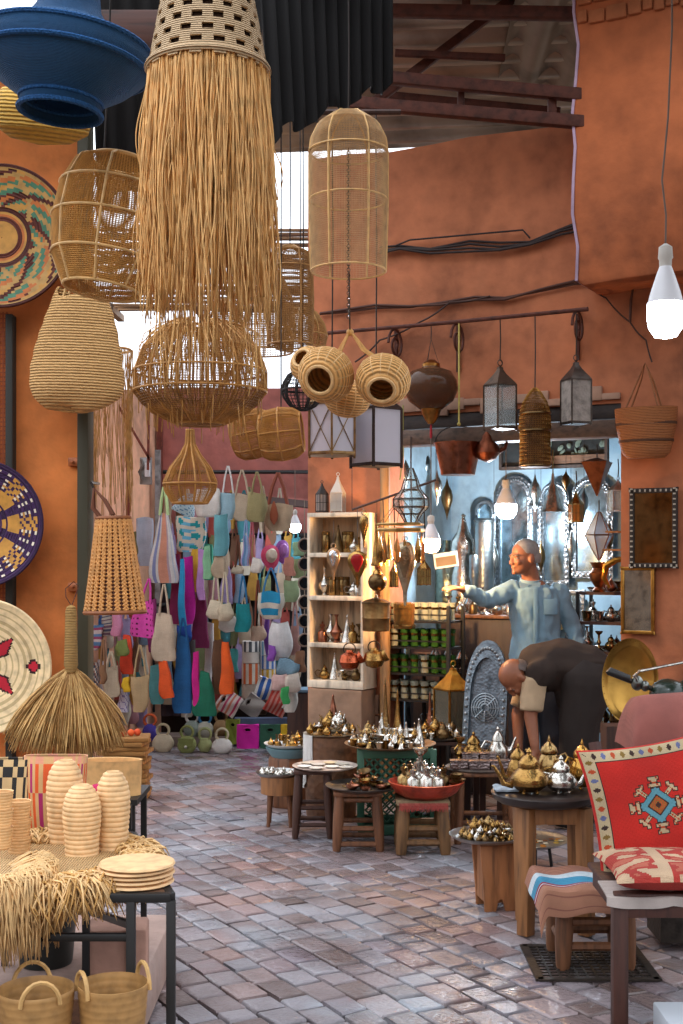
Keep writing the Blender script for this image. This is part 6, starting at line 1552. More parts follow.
g6 = T('trestle_table', 'low dark table behind the red bowl stool carrying the second wide tray', 'table', (Xof(447,7.95), 7.95, 0))
O('table_top', MB().box((0,0,.49), (.46,.44,.02)), WOODD, g6)
for sx in (-.2,.2):
    for sy in (-.19,.19): O('leg', MB().box((sx,sy,.24), (.035,.035,.48)), WOODD, g6)
tray('wide pewter tray crowded with small metal ware left of the gold house-shaped lantern', 437, 7.9, .501, .2, STEELT, .015)
pile('on the second wide tray by the gold house-shaped lantern', 436, 7.9, .506, .17, 18, ['silver','gold','oldbrass'], SMALL, .9, 2, 7, .05)
# gold lantern on it
D = 8.02; lantern('gold-roofed house-shaped glass lantern standing behind the red bowl of bottles', 453, 656, 730, 27, 8.05, n=4, metal=M('#a8782f','metal', rough=.35), glass=M('#b5ad98','glass', t=.85, rough=.1), roof=.3, rot=R(30), name='table_lantern')
[o for o in bpy.data.objects if o.name.startswith('table_lantern')][-1].location.z = .501
PS = lambda lb, px, D, z, hpx, wpx, mat, nm='spire_ornament', cat='ornament': O(nm, MB().lathe([(r*wpx/2*K(D), q*hpx*K(D)) for r, q in [(.9,0),(1,.03),(1,.12),(.7,.25),(.45,.42),(.3,.6),(.18,.85),(.2,.88),(.1,.94),(.001,1)]], 24), mat, None, lb, cat, loc=(Xof(px,D), D, z))
PS('tall pointed brass spire ornament beside the wooden post', 385.5, 7.88, .501, 62, 11, BRASS)
PS('golden pointed spire ornament right of the wooden post', 397.5, 7.9, .501, 50, 12, GOLD)
PS('small copper pear-topped spire ornament before the iron rack', 430, 8.12, .501, 42, 11, COPP)
for lb, px, hp in (('thin brass twisted column beside the gold house-shaped lantern', 469, 60),):
    O('candle_column', MB().lathe([(4*K(8.1),0),(4*K(8.1),.01),(1.6*K(8.1),.03),(2*K(8.1),.2),(1.6*K(8.1),.24),(3.2*K(8.1),.36),(3*K(8.1),.38)], 16), GOLD, None, lb, 'candlestick', loc=(Xof(px,8.1), 8.1, .501))
# red bowl of bottles
D = 7.06
stool('pale wooden stool with a rush seat under the red bowl', 422, D, .29, .292, .062, WOODG, (.22,.48), dp=.26, seat=M('#a8906c','straw', ax='X', s=60), rungmat=WOODG)
g = MB()
for i in range(60): x = -.13+i*.0044; g.tube([(x,-.142,.285),(x+.002,-.146,.262),(x+.003*sin(i),-.144,.245+.008*sin(i*3))], .0022, 4)
O('kilim_fringe', g, M('#a8423a','fibre'), [o for o in bpy.data.objects if o.name.startswith('wooden_stool') and 'rush seat' in o['label']][0], kind='stuff')
D_ = D
O('red_bowl', MB().lathe([(.001,0),(.12,0),(.17,.03),(.2,.07),(.21,.088),(.2,.09),(.17,.05),(.11,.04),(.001,.04)], 56), M('#b5412a','metal', met=.2, rough=.35, b=.4), None, 'wide red lacquered bowl on the rush-seated stool holding silver bottles', 'bowl', loc=(Xof(426,D), D, .2935))
bp = [(-.05,-.06,1.3,'silver'),(.02,-.075,1.45,'silver'),(.085,-.05,1.25,'silver'),(-.1,.0,1.35,'brass'),(-.02,.02,1.6,'silver'),(.06,.03,1.3,'silver'),(.12,.02,1.25,'oldbrass'),(-.06,.09,1.35,'oldbrass'),(.02,.1,1.35,'silver')]
for i, (dx, dy, s_, m) in enumerate(bp):
    put(PRO[m]['bottle'], f"{ad[m]} stoppered bottle standing in the wide red bowl", (Xof(422,D)+dx, D+dy, .334), i, (s_*1.15, s_*1.15, s_), f"{ad[m]} bottles in the wide red bowl")
put(PRO['silver']['candle'], 'tall silver candlestick in the middle of the wide red bowl', (Xof(421,D), D+.065, .334), 0, 2.2)
for i in range(4): put(PRO['oldbrass']['bowl'], 'dull brass small bowl lying at the edge of the wide red bowl', (Xof(455,D)+.02*(i%2), D-.05+.05*i, .36+.006*i), i, .8, 'dull brass bowls in the wide red bowl')
# table with silver boxes
D = 7.35
stool('brown wooden stool table behind the red bowl, carrying silver boxes', 483, D, .34, .40, .045, WOODM, (.3,), dp=.3)
O('dark_board', MB().lathe([(.001,0),(.2,0),(.205,.008),(.2,.016),(.001,.016)], 48, sy=.8), M('#4a3a30','wood', gs=(5,5,5)), None, 'dark oval board under the engraved silver boxes', 'board', loc=(Xof(480,D), D, .401))
SB = M('#8f7f7c','metal', rough=.4, b=1.2, e=80)
for i, (dx, dy, z, w, c) in enumerate(((-.14,-.09,0,.1,'left'),(-.03,-.11,0,.115,'middle'),(.09,-.1,0,.11,'right'))):
    t = T('silver_box', f'engraved silver box on the dark oval board, {c} of the front three', 'box', (Xof(482,D)+dx, D+dy, .4175)); O('box_body', MB().box((0,0,.02), (w,.07,.04)), SB, t, bevel=.004); O('box_lid', MB().box((0,0,.0455), (w+.006,.076,.011)), SB, t, bevel=.003)
for i, (dx, c) in enumerate(((-.07,'left'),(.03,'right'))):
    t = T('silver_box', f'engraved silver box in the second row behind the front three, {c} one', 'box', (Xof(482,D)+dx, D-.02, .4175)); O('box_body', MB().box((0,0,.035), (.09,.06,.07)), SB, t, bevel=.004); O('box_lid', MB().box((0,0,.0755), (.096,.066,.011)), SB, t, bevel=.003)
put(PRO['gold']['pot'], 'golden round teapot standing behind the silver boxes', (Xof(475,D), D+.08, .4175), .4, 1.7)
put(PRO['silver']['pot'], 'tall silver teapot standing behind the right silver box', (Xof(499,D), D+.05, .4175), .4, (1.5,1.5,2.0))
put(PRO['gold']['candle'], 'stout golden candlestick left of the silver boxes', (Xof(460,D), D+.03, .4175), 0, 1.6)
# low tapered stand
D = 5.9; k = K(D); t = T('tapered_stand', 'tapered wooden pedestal with a notched foot under the low steel tray', 'stand', (Xof(496,D), D, 0), R(10))
wt, wb, H = .19, .15, .30
for sy in (-1,1):
    O('panel', MB().prism([(-wb/2,0),(-wt*.12,0),(-.01,.05),(0,.055),(.01,.05),(wt*.12,0),(wb/2,0),(wb/2+.004,.08),(wt/2,H-.03),(wt/2,H),(-wt/2,H),(-wt/2,H-.03),(-wb/2-.004,.08)], sy*.07-.008, sy*.07+.008), M('#a0663c','wood'), t, bevel=.003)
for sx in (-1,1): O('side_panel', MB().box((sx*.068,0,H/2+.02), (.014,.13,H-.05)), M('#8d5a34','wood'), t)
O('stand_top', MB().box((0,0,H+.008), (.2,.17,.016)), M('#8d5a34','wood'), t, bevel=.003)
tray('low steel tray heaped with brass trinkets on the tapered pedestal', 487, D, .317, .175, STEELT, .02)
pile('heaped on the low steel tray in front', 490, D, .322, .155, 40, ['brass','oldbrass','gold','brass','silver'], ['lamp','bowl','lid','egg','lid','pot','lamp'], .6, 3, 8)
# second low tray behind the teapot table
D = 6.65; t = T('short_stand', 'short black iron stand under the flat tray behind the teapot table', 'stand', (Xof(535,D), D, 0))
for i in range(3): a = .4+i*2.09; O('leg', MB().tube([(.1*cos(a),.1*sin(a),0),(.08*cos(a),.08*sin(a),.13)], .009, 7), BLACKM, t)
O('ring_top', MB().ring((0,0,.127), .09, .008, 28, 6), BLACKM, t)
tray('flat silver tray of tiny charms behind the legs of the teapot table', 527, D, .136, .215, STEELT, .014)
rg = random.Random(5)
for i in range(34):
    a = rg.uniform(0,2*pi); q = .17*sqrt(rg.random()); c = ['#d9cdb0','#b9772f','#d2c8bd','#8a5a3a','#c9a24a'][i%5]
    O('small_charm', MB().lathe([(.001,0),(.014,0),(.015,.003),(.001,.005)], 12), M(c,'metal', met=.5), None, 'tiny flat charm on the flat silver tray behind the teapot table', 'charm', 'tiny charms on the flat silver tray', loc=(Xof(530,D)+q*cos(a), D+q*sin(a), .1405+.0052*(i%2)))
# teapot table
D = 5.57; k = K(D); t = T('teapot_table', 'sturdy wooden table with a dark round top full of teapots', 'table', (Xof(545,D), D, 0))
for sx in (-1,1):
    for sy in (-1,1): O('leg', MB().bar((sx*.13+.03+(.025 if sy>0 and sx<0 else 0),sy*.11,0),(sx*.12+.03,sy*.1,.54), .058), WOODL, t, bevel=.006)
for sy in (-.1,.1): O('apron', MB().box((.03,sy,.505), (.24,.022,.07)), WOODL, t, bevel=.003)
O('round_top', MB().lathe([(.15,.54),(.2,.55),(.225,.565),(.235,.59),(.22,.6),(.001,.6)], 56), M('#2e2522','wood', gs=(4,4,4), rough=.35), t)
O('folded_cloth', MB().sheet(lambda u, v: ((u-.5)*.1, (v-.5)*.12, .008+.006*sin(u*9)*sin(v*8)), 14, 14), M('#aebac6','cloth'), None, 'small pale cloth lying at the left edge of the teapot table', 'cloth', loc=(Xof(505,D), D-.02, .602), solid=.008)
def teapot(label, px, dy, prof, s, mat, rot, z=.601, feet=True):
    t = T('moroccan_teapot', label, 'teapot', (Xof(px, D+dy), D+dy, z), rot)
    O('pot_body', MB().lathe([(r*s, q*s) for r, q in prof[0]], 40), mat, t); O('lid', MB().lathe([(r*s, q*s) for r, q in prof[1]], 32), mat, t)
    r0 = prof[2]*s; z0 = prof[3]*s
    O('spout', MB().tube([(r0*.85,0,z0*.7),(r0*1.35,0,z0*.85),(r0*1.55,0,z0*1.5),(r0*1.85,0,z0*2.15),(r0*1.98,0,z0*2.2)], [.017*s*8/8,.014*s,.009*s,.007*s,.008*s], 10), mat, t)
    O('handle', MB().tube([(-r0*.8,0,z0*1.9),(-r0*1.35,0,z0*2.1),(-r0*1.75,0,z0*1.6),(-r0*1.6,0,z0*.9),(-r0*1.2,0,z0*.65),(-r0*.95,0,z0*.8)], .0065*s, 8), mat, t)
    if feet:
        for i in range(4): a = pi/4+i*pi/2; O('foot', MB().ball((.045*s*cos(a),.045*s*sin(a),.008*s), .009*s, 8, 6), mat, t)
    return t
rndp = ([(.04,.014),(.055,.018),(.088,.045),(.092,.07),(.075,.1),(.05,.118),(.046,.124)], [(.05,.124),(.052,.128),(.048,.15),(.032,.17),(.012,.182),(.008,.188),(.014,.196),(.008,.205),(.001,.215)], .09, .06)
tall = ([(.035,.014),(.05,.018),(.066,.05),(.07,.1),(.055,.15),(.042,.17),(.045,.176)], [(.048,.176),(.05,.182),(.042,.205),(.024,.225),(.008,.238),(.01,.246),(.004,.262),(.001,.272)], .066, .085)
teapot('fat round golden teapot, the largest at the front of the teapot table', 529, -.1, rndp, .92, GOLD, pi+.1)
teapot('small silver teapot with a fluted dome lid at the front of the teapot table', 561, -.09, rndp, .76, SILV, .3)
teapot('tall golden teapot at the right rear of the teapot table', 582, .02, tall, .8, M('#b98a45','metal', rough=.25, e=40, b=.6), .4)
teapot('tall golden teapot with a tiered lid in the middle rear of the teapot table', 549, .1, tall, .82, BRASS, pi-.4)
teapot('slim golden ewer-like teapot at the left of the teapot table', 518, .06, tall, .72, GOLD, pi)
# stool with striped blanket
D = 5.12
stool('wooden stool with rungs under the striped blanket', 590, D, .32, .30, .06, WOODM, (.3,.62), dp=.3, taper=.01, seat=WOODD)
def bl_(u, v):
    x = -.215 + u*.43; y = .19 - v*.50; z = .318
    if v > .72: q = (v-.72)/.28; y = .19-.72*.50 - .02*sin(q*pi/2) - .006; z -= .075*q*(1.0 + .2*(1-u)) ; 
    e = max(0, (.17-u)/.17); z -= .06*e**1.6*(1+.3*v); x += .045*e
    return (x, y, z + .006*sin(u*14)+.004*sin(v*17+u*5))
def blp(u, v):
    if v < .2: return 3 if int(v*60) % 2 else 0
    if v < .36: return 1
    if v < .52: return 2
    if v < .55: return 4
    if v < .57: return 1
    if v < .6: return 4
    return 3 if int(v*70) % 9 == 0 else 0
O('striped_blanket', MB().sheet(bl_, 44, 60, blp), [M('#a8755c','cloth'), M('#c3cdd2','cloth'), M('#3a88a8','cloth'), M('#8d5a4a','cloth'), M('#8a2436','cloth')], None, 'folded blanket with tan, white and blue stripes draped over a wooden stool', 'blanket', loc=(Xof(576,D), D, 0), solid=.018)
# iron grate in the paving
g = MB(); 
for i in range(13): g.box((-.21+i*.035,0,.0), (.008,.4,.006))
for i in range(12): g.box((0,-.2+i*.036,.001), (.43,.008,.006))
for a, b in (((0,-.21),(.46,.03)),((0,.21),(.46,.03)),((-.225,0),(.03,.44)),((.225,0),(.03,.44))): g.box((*a,.001), (*b,.008))
O('drain_grate', g, M('#3a3029','metal', met=.5, rough=.6), None, 'square iron drain grate set in the paving under the blanket stool', 'grate', loc=(Xof(588,5.08), 5.08, .004))
O('white_box', MB().box((0,0,.05), (.35,.3,.1)), M('#a8acb2','plain'), None, 'white box standing on the ground at the bottom right corner', 'box', loc=(Xof(664,4.2)+.175, 4.2, 0), bevel=.006)
# ---- chair with carpet cushions
D = 4.38; cx0 = Xof(619.5, D)
c = T('dining_chair', 'dark brown wooden chair carrying two carpet cushions at the right edge', 'chair', (cx0+.21, 4.6, 0)); CW = M('#43241a','wood')
for x in (-.21,.21): O('leg', MB().bar((x,-.22,0),(x,-.22,.43), .052), CW, c, bevel=.005)
for x in (-.125,.23): O('rear_leg', MB().bar((x,.2,0),(x,.2,.44), .045), CW, c, bevel=.005); O('back_post', MB().tube([(x,.2,.42),(x-.03,.22,.6),(x-.065 if x<0 else x,.31,.9)], .024, 8), CW, c)
O('seat_rail', MB().box((0,-.225,.415), (.42,.03,.07)).box((0,.2,.415), (.4,.03,.07)).box((-.205,-.01,.415), (.03,.42,.07)).box((.205,-.01,.415), (.03,.42,.07)), CW, c, bevel=.003)
O('seat', MB().box((0,-.01,.453), (.47,.47,.02)), CW, c, bevel=.006)
O('backrest', MB().box((.02,.31,.8), (.4,.02,.1)), CW, c, bevel=.005); O('lower_backrest', MB().box((.03,.25,.6), (.36,.02,.06)), CW, c, bevel=.005)
O('white_seat_cloth', MB().sheet(lambda u, v: ((u-.5)*.5, -.25-.008*sin(u*21)*v + (.0 if v > .3 else (.3-v)*.5), .47-.045*v-.012*abs(sin(u*7))*v), 40, 8), M('#b9aca4','cloth'), None, 'frayed whitish cloth hanging over the front edge of the chair seat', 'cloth', loc=(cx0+.2, 4.6, 0), solid=.006)
def cush(name, label, loc, rot, w, h, th, mats, fn, n=64):
    t = T(name, label, 'cushion', loc, rot)
    def f(s):
        def q(u, v):
            e = max(0, 1-abs(2*u-1)**3.2)*max(0, 1-abs(2*v-1)**3.2)
            dx = .02*(1-abs(2*v-1)**2)*(2*u-1); dz = .02*(1-abs(2*u-1)**2)*(2*v-1)
            return ((u-.5)*w - dx, s*th/2*e**.45, (v-.5)*h - dz)
        return q
    O('woven_front', MB().sheet(f(-1), n, n, fn), mats, t); O('back_cover', MB().sheet(f(1), 16, 16), mats[0], t)
    return t
CM = [M('#cf2416','knit', s=200), M('#cdb68e','knit', s=200), M('#5f9aa8','knit', s=200), M('#8a6a2a','knit', s=200), M('#3a2018','knit', s=200), M('#c24a20','knit', s=200), M('#6a6f9a','knit', s=200)]
def cpat(u, v):
    x, y = u-.5, v-.5; ax, ay = abs(x), abs(y); m = max(ax, ay)
    if m > .485: return 0
    if m > .40:
        p = (x if ay > ax else y); q = (p*14) % 1; d = m-.442
        if abs(q-.5) < .27 and abs(d) < .028: return (4, 6, 5, 3)[int((p+1)*14) % 4] if (abs(q-.5)/.27 + abs(d)/.028) < 1.15 else 1
        return 1
    if m > .392: return 4
    r = ax+ay; mx, mn = max(ax, ay), min(ax, ay)
    if r < .03: return 4
    if r < .075: return 3 if (int((x+y)*60+99) + int((x-y)*60+99)) % 2 else 5
    if r < .092: return 4
    B = lambda e: r < .145+e or (mx < .135+e and mn < .03+e) or (ax < .078+e and ay < .078+e)
    if B(0): return 2
    if B(.011): return 4
    def A(e): return (.13 < mx < .2 and mn < .014+e) or (.15-e < mx < .172+e and mn < .045+e) or (.19-e < mx < .228+e and mn < .024+e) or (abs(mx-.215) < .012+e and mn < .04+e) \
        or (abs(ax-ay) < .016+e and .08 < mx < .135) or (abs(ax-.13) < .02+e and abs(ay-.13) < .02+e) or (abs(mx-.155) < .014+e and abs(mn-.105) < .012+e)
    if A(0): return 1 if (int(x*70)+int(y*70)) % 4 else 5
    if A(.009): return 4
    return 0
cush('carpet_cushion', 'bright red kilim cushion with a star medallion leaning on the chair back', (Xof(659,4.72)-.01, 4.74, .69), (R(-14), R(-9), 0), .50, .49, .13, CM, cpat, 128)
def cpat2(u, v):
    if .32 < u < .4: return 1
    n_ = noise.noise((u*7, v*9, 3)); return 1 if n_ > .08 else (2 if n_ < -.2 else 0)
cush('seat_cushion', 'flat worn red and cream patterned carpet cushion lying on the chair seat', (cx0+.21, 4.5, .517), (R(-90), 0, 0), .48, .44, .1, [M('#b5362a','knit', s=200), M('#cfae8c','knit', s=200), M('#c4674f','knit', s=200)], cpat2, 64)
# ---- motorbike
D = 5.75; k = K(D); t = T('motorbike', 'parked motorbike, only its dark handlebar, brake lever and cloth-covered seat seen at the right edge', 'motorbike', (Xof(700,D), D, 0)); o_ = t.location.copy()
def q_(px, py, dd=0): return P(px, py, D+dd) - o_
DKG = M('#1f2a22','plain', rough=.25)
O('handlebar', MB().tube([q_(628,680),(q_(650,688)),q_(680,694),q_(712,690),q_(760,684,.1)], .012, 8), DARKM, t)
O('grip', MB().tube([q_(608,670),q_(609,671),q_(629,679)], [.014,.019,.018], 10), BLACKM, t)
O('lever_clamp', MB().ball(q_(637,683), (.028,.03,.035), 12, 8).ball(q_(645,686,-.01), (.02,.025,.025), 10, 7), M('#7f827c','metal', rough=.3), t)
O('brake_lever', MB().tube([q_(637,681,-.03),q_(634,676,-.06),q_(640,671,-.08),q_(660,667,-.08),q_(700,659,-.06)], .0065, 7), SILV, t)
O('headlamp_cowl', MB().ball(q_(668,694), (.085,.09,.07), 20, 12).ball(q_(700,700), (.13,.12,.11), 20, 12), DKG, t, vox=.012, smooth=2)
O('fork', MB().bar(q_(700,700), q_(696,838), .04), DARKM, t)
wc = q_(696, 560+1280*(1.6-.3)/D, 0)
O('front_wheel', MB().tube([wc + Vector((.27*cos(a), .0, .27*sin(a))) for a in [2*pi*i/32 for i in range(32)]], .03, 8, True), BLACKM, t)
O('rear_wheel', MB().tube([wc + Vector((1.15+.27*cos(a), .0, .27*sin(a))) for a in [2*pi*i/32 for i in range(32)]], .03, 8, True), BLACKM, t)
O('tank', MB().ball(wc + Vector((.45,0,.35)), (.4,.14,.16), 20, 12), DKG, t)
O('engine', MB().ball(wc + Vector((.55,0,.05)), (.22,.12,.15), 14, 9), DARKM, t)
# covered saddle in front of it
D = 5.3; k = K(D)
cs_ = MB().sheet(lambda u, v: ((-.17*cos(min(u*1.3,1)*pi/2) + .5*max(0,u-.4)), (v-.5)*.36, .215*sin(min(u*2.0+.02,1)*pi/2)*sqrt(max(0,1-(2*v-1)**4))*(1+.04*sin(v*13+u*6)) + .02*max(0,u-.5)), 30, 30)
sp = T('covered_saddle', 'rounded saddle under a faded pink and brown cloth behind the red cushion', 'saddle', (Xof(664,D)+.02, D+.05, Zof(750,D)))
O('saddle_cloth', cs_, M('#96564c','cloth'), sp, solid=.012)
O('saddle_block', MB().box((.1,0,-.35), (.3,.24,.86-.0)), DARKM, sp)
sp['label'] = 'rounded parcel under a faded pink and brown cloth behind the red cushion'; sp['category'] = 'parcel'; sp.name = 'covered_parcel'  # this is the motorbike's cloth-covered seat, kept as its own object
O('wooden_block', MB().box((0,0,.355), (.3,.16,.71)), WOODD, None, 'dark wooden box behind the covered saddle on which the big brass dish stands', 'box', loc=(Xof(632,6.9)+.0, 6.92, 0))
# ================================================================ PEOPLE
SKIN = M('#9a6244', 'skin'); SKIND = M('#8f573b', 'skin')
def headmb(g, c, Mx, s=1.0):
    """cranium, jaw, nose, brow, lips and ears; face towards local -Y"""
    def B(p, r, M2=None):
        g.ball((0,0,0), tuple(q*s for q in r), 18, 12, Mx @ Matrix.Translation(Vector(p)*s) @ (M2 or Matrix.Identity(4)))
    B((0,.012,.035),(.074,.094,.082)); B((0,-.02,-.015),(.062,.075,.085)); B((0,-.048,-.068),(.042,.042,.036)); B((0,-.03,-.05),(.056,.055,.045))
    B((0,-.082,.022),(.05,.014,.012)); B((0,-.097,-.006),(.011,.012,.024)); B((0,-.104,-.022),(.014,.013,.011)); B((.012,-.103,-.026),(.008,.01,.007)); B((-.012,-.103,-.026),(.008,.01,.007))
    B((.035,-.075,-.02),(.02,.018,.018)); B((-.035,-.075,-.02),(.02,.018,.018))
    B((0,-.089,-.05),(.023,.012,.0065)); B((0,-.087,-.062),(.019,.012,.007)); B((0,-.084,-.085),(.02,.018,.016))
    for sx in (-1,1): B((sx*.076,.006,-.008),(.009,.02,.033), Matrix.Rotation(-.2,4,'X')); B((sx*.072,.0,-.01),(.012,.016,.024))
def hand(g, wrist, dirv, up, s=1.0, curl=.25, side=1):
    """palm and five bent fingers; dirv = where the fingers point, up = back of the hand"""
    d = Vector(dirv).normalized(); u = Vector(up); u = (u - d*u.dot(d)).normalized(); r = d.cross(u)*side; w = Vector(wrist)
    g.limb(w - d*.02, w + d*.03*s, .024*s, .026*s)
    for q in (-.028,-.010,.010,.028): g.limb(w + d*.03*s + r*q*.5*s, w + d*.085*s + r*q*s, .015*s, .0115*s, 8)
    for q, L in ((-.031,.062),(-.011,.078),(.010,.084),(.030,.074)):
        p0 = w + d*.085*s + r*q*s; a = curl; p = p0; rr = .0092*s
        for i, f in enumerate((.45,.32,.23)):
            dd = d*cos(a) - u*sin(a) + r*q*1.4; n = p + dd*L*f*s; g.limb(p, n, rr, rr*.9, 8); p = n; rr *= .9; a += curl
    p = w + d*.02*s + r*.026*s
    for L, a in ((.038,.75),(.03,.5),(.025,.35)):
        n = p + (d*cos(a) + r*sin(a) - u*.25)*L*s; g.limb(p, n, .0115*s, .0095*s, 8); p = n
def loft(g, secs, n=28):
    vs = []; 
    for c, rx, ry, rz in secs:
        for j in range(n): a = 2*pi*j/n; e = .85; x = rx*abs(cos(a))**e*(1 if cos(a)>0 else -1); y = ry*abs(sin(a))**e*(1 if sin(a)>0 else -1); vs.append((c[0]+x*cos(rz)-y*sin(rz), c[1]+x*sin(rz)+y*cos(rz), c[2]))
    m = len(secs); fs = [(i*n+j, i*n+(j+1)%n, (i+1)*n+(j+1)%n, (i+1)*n+j) for i in range(m-1) for j in range(n)] + [tuple(range(n))[::-1], tuple((m-1)*n+j for j in range(n))]
    g.add(vs, fs)
def wrinkle(o, amp, sc, stretch=(1,1,.45), seed=0, cut=None):
    me = o.data; ns = [v.normal.copy() for v in me.vertices]
    for v, n_ in zip(me.vertices, ns):
        c = v.co; q = noise.noise((c.x*sc*stretch[0]+seed, c.y*sc*stretch[1], c.z*sc*stretch[2])); q2 = noise.noise((c.x*sc*2.3+5, c.y*sc*2.3, c.z*sc*1.2+seed))
        v.co += n_*(amp*(1-abs(q)*2.6) + amp*.4*q2)
    me.update()
# ---- standing man reaching to the left
D = 8.3; k = K(D); org = Vector((Xof(536,D), D, 0))
m1 = T('person', 'standing grey-haired man in a light blue long-sleeved shirt reaching his arm to the left', 'person', org)
def q1(px, py, dy=0): return Vector((Xof(px, D), D+dy, Zof(py, D))) - org
hc = q1(523.5, 558, -.03)
HM = Matrix.Translation(hc) @ Matrix.Rotation(R(-62), 4, 'Z') @ Matrix.Rotation(R(5), 4, 'X')
g = MB(); headmb(g, hc, HM, 1.0)
nk = q1(532, 584, .02); g.limb(nk, hc + Vector((.03,.02,-.05)), .06, .052, 14)
shL, elL, wrL = q1(512, 590, -.02), q1(486, 600, -.1), q1(465, 590, -.16)
shR, elR, wrR = q1(559, 592, .0), q1(572, 627, -.02), q1(581, 660, -.08)
loft(g, [((0,0,.84),.15,.1,0),((0,0,.95),.15,.105,0),((0,0,1.1),.135,.09,0),((-.01,0,1.25),.13,.085,0),((-.01,0,1.36),.135,.08,0),((-.015,0,1.42),.1,.06,0),((-.02,0,1.47),.06,.055,0)])
for a, b, c in ((shL, elL, wrL), (shR, elR, wrR)): g.limb(a, b, .045, .038, 12); g.limb(b, c, .036, .026, 12)
hand(g, wrL, q1(446, 586, -.2) - wrL, (0,-.25,1), 1.0, .22, 1)
hand(g, wrR, (-.02,-.1,-1), (0.6,-.5,0), 1.0, .35, -1)
for sx in (-1,1):
    hp = Vector((sx*.085,0,.86)); kn = Vector((sx*.1,-.02,.47)); an = Vector((sx*.11,.01,.09)); g.limb(hp, kn, .085, .055, 12); g.limb(kn, an, .052, .036, 12); g.limb(an, an+Vector((0,-.12,-.05)), .035, .03, 10)
O('body', g, SKIN, m1, vox=.0065, smooth=3)
# shirt
g = MB(); loft(g, [((.0,0,.93),.165,.125,0),((0,0,.98),.165,.125,0),((0,0,1.1),.148,.112,0),((-.01,0,1.24),.155,.115,0),((-.01,0,1.36),.165,.115,0),((-.012,0,1.41),.145,.1,0),((-.012,.01,1.435),.085,.07,0)])
for a, b, c in ((shL, elL, wrL), (shR, elR, wrR)): g.limb(a, b, .06, .05, 14); g.limb(b, b.lerp(c,.93), .051, .038, 14)
sh = O('shirt', g, M('#86a8ba','cloth'), m1, vox=.009, smooth=4); wrinkle(sh, .008, 17, (1,.8,.38)); wrinkle(sh, .004, 14, (.4,1,1), 3)
g = MB(); g.lathe([(.074,-.03),(.076,-.005),(.07,.028),(.066,.03),(.07,-.005),(.068,-.03)], 28, M4=Matrix.Translation(nk+Vector((-.006,-.012,.008))) @ Matrix.Rotation(R(14),4,'X'), cap=False)
if 0: g.tube([nk + Vector((.07*cos(a)-.008, .066*sin(a)-.012, .014 - .022*max(0,-sin(a-.5)))) for a in [2*pi*i/24 for i in range(24)]], .015, 6, True)
for s in (-1,1): g.prism([(0,.005),(s*.065,.02),(s*.045,-.06)], -.006, .006, Matrix.Translation(nk+Vector((-.025+s*.005,-.1,-.005))))
O('collar', g, M('#93b3c6','cloth'), m1)
O('undershirt', MB().ball(nk+Vector((-.02,-.035,-.02)), (.04,.03,.035), 14, 8), M('#b8a898','cloth'), m1)
g = MB()
for i in range(4): g.ball((-.02,-.135+.006*(i%2),1.32-i*.085), (.007,.004,.007), 8, 6)
O('placket', MB().box((-.02,-.128,1.2), (.028,.01,.44)), M('#7aa0b7','cloth'), m1, bevel=.003)
O('breast_pocket', MB().box((.075,-.122,1.3), (.09,.012,.1)), M('#7aa0b7','cloth'), m1, bevel=.004)
O('cuff', MB().lathe([(.032,-.02),(.036,-.018),(.036,.018),(.032,.02)], 20, M4=Matrix.Translation(elL.lerp(wrL,.9)) @ (wrL-elL).to_track_quat('Z','Y').to_matrix().to_4x4()), M('#86acc2','cloth'), m1)
g = MB(); loft(g, [((0,0,.86),.165,.12,0),((0,0,.95),.165,.12,0),((0,0,1.0),.155,.11,0)])
for sx in (-1,1): g.limb((sx*.085,0,.84),(sx*.1,-.01,.47), .1,.075,14); g.limb((sx*.1,-.01,.47),(sx*.11,.01,.1), .075,.062,14)
tr_ = O('trousers', g, M('#2c2c34','cloth'), m1, vox=.011, smooth=3); wrinkle(tr_, .006, 8)
for sx in (-1,1): O('shoe', MB().ball((sx*.11,-.06,.05), (.05,.135,.05), 16, 10), BLACKM, m1)
# hair, brows, eyes
g = MB(); 
for p, r in (((0,.02,.042),(.0775,.0935,.0825)),((0,.05,.0),(.073,.068,.075))): g.ball((0,0,0), r, 24, 16, HM @ Matrix.Translation(Vector(p)))
hm = mesh_of(g, M('#8f8a86','fibre'), vox=.005, smooth=2)
inv = HM.inverted(); bm = bmesh.new(); bm.from_mesh(hm)
dl = [v for v in bm.verts if (lambda c: (c.y < -.055 + .5*max(0, .06-c.z)*1.0) or c.z < -.04 or (c.y < .0 and c.z < .03) or (abs(c.x) > .05 and c.z < -.005 and c.y < .03))(inv @ v.co)]
bmesh.ops.delete(bm, geom=dl, context='VERTS'); bm.to_mesh(hm); bm.free(); O('hair', hm, None, m1)
for sx in (-1,1):
    e = HM @ Matrix.Translation((sx*.031,-.079,.004)); O('eye', MB().ball((0,0,0), (.013,.009,.008), 12, 8, e), M('#9a8478','plain', rough=.3), m1)
    O('iris', MB().ball((0,-.0065,0), (.0055,.004,.0055), 10, 6, e), M('#2a1a12','plain', rough=.2), m1)
    O('eyebrow', MB().tube([HM @ Vector((sx*.014,-.097,.022)), HM @ Vector((sx*.032,-.094,.027)), HM @ Vector((sx*.05,-.08,.022))], .0035, 6), M('#5a5350','fibre'), m1)
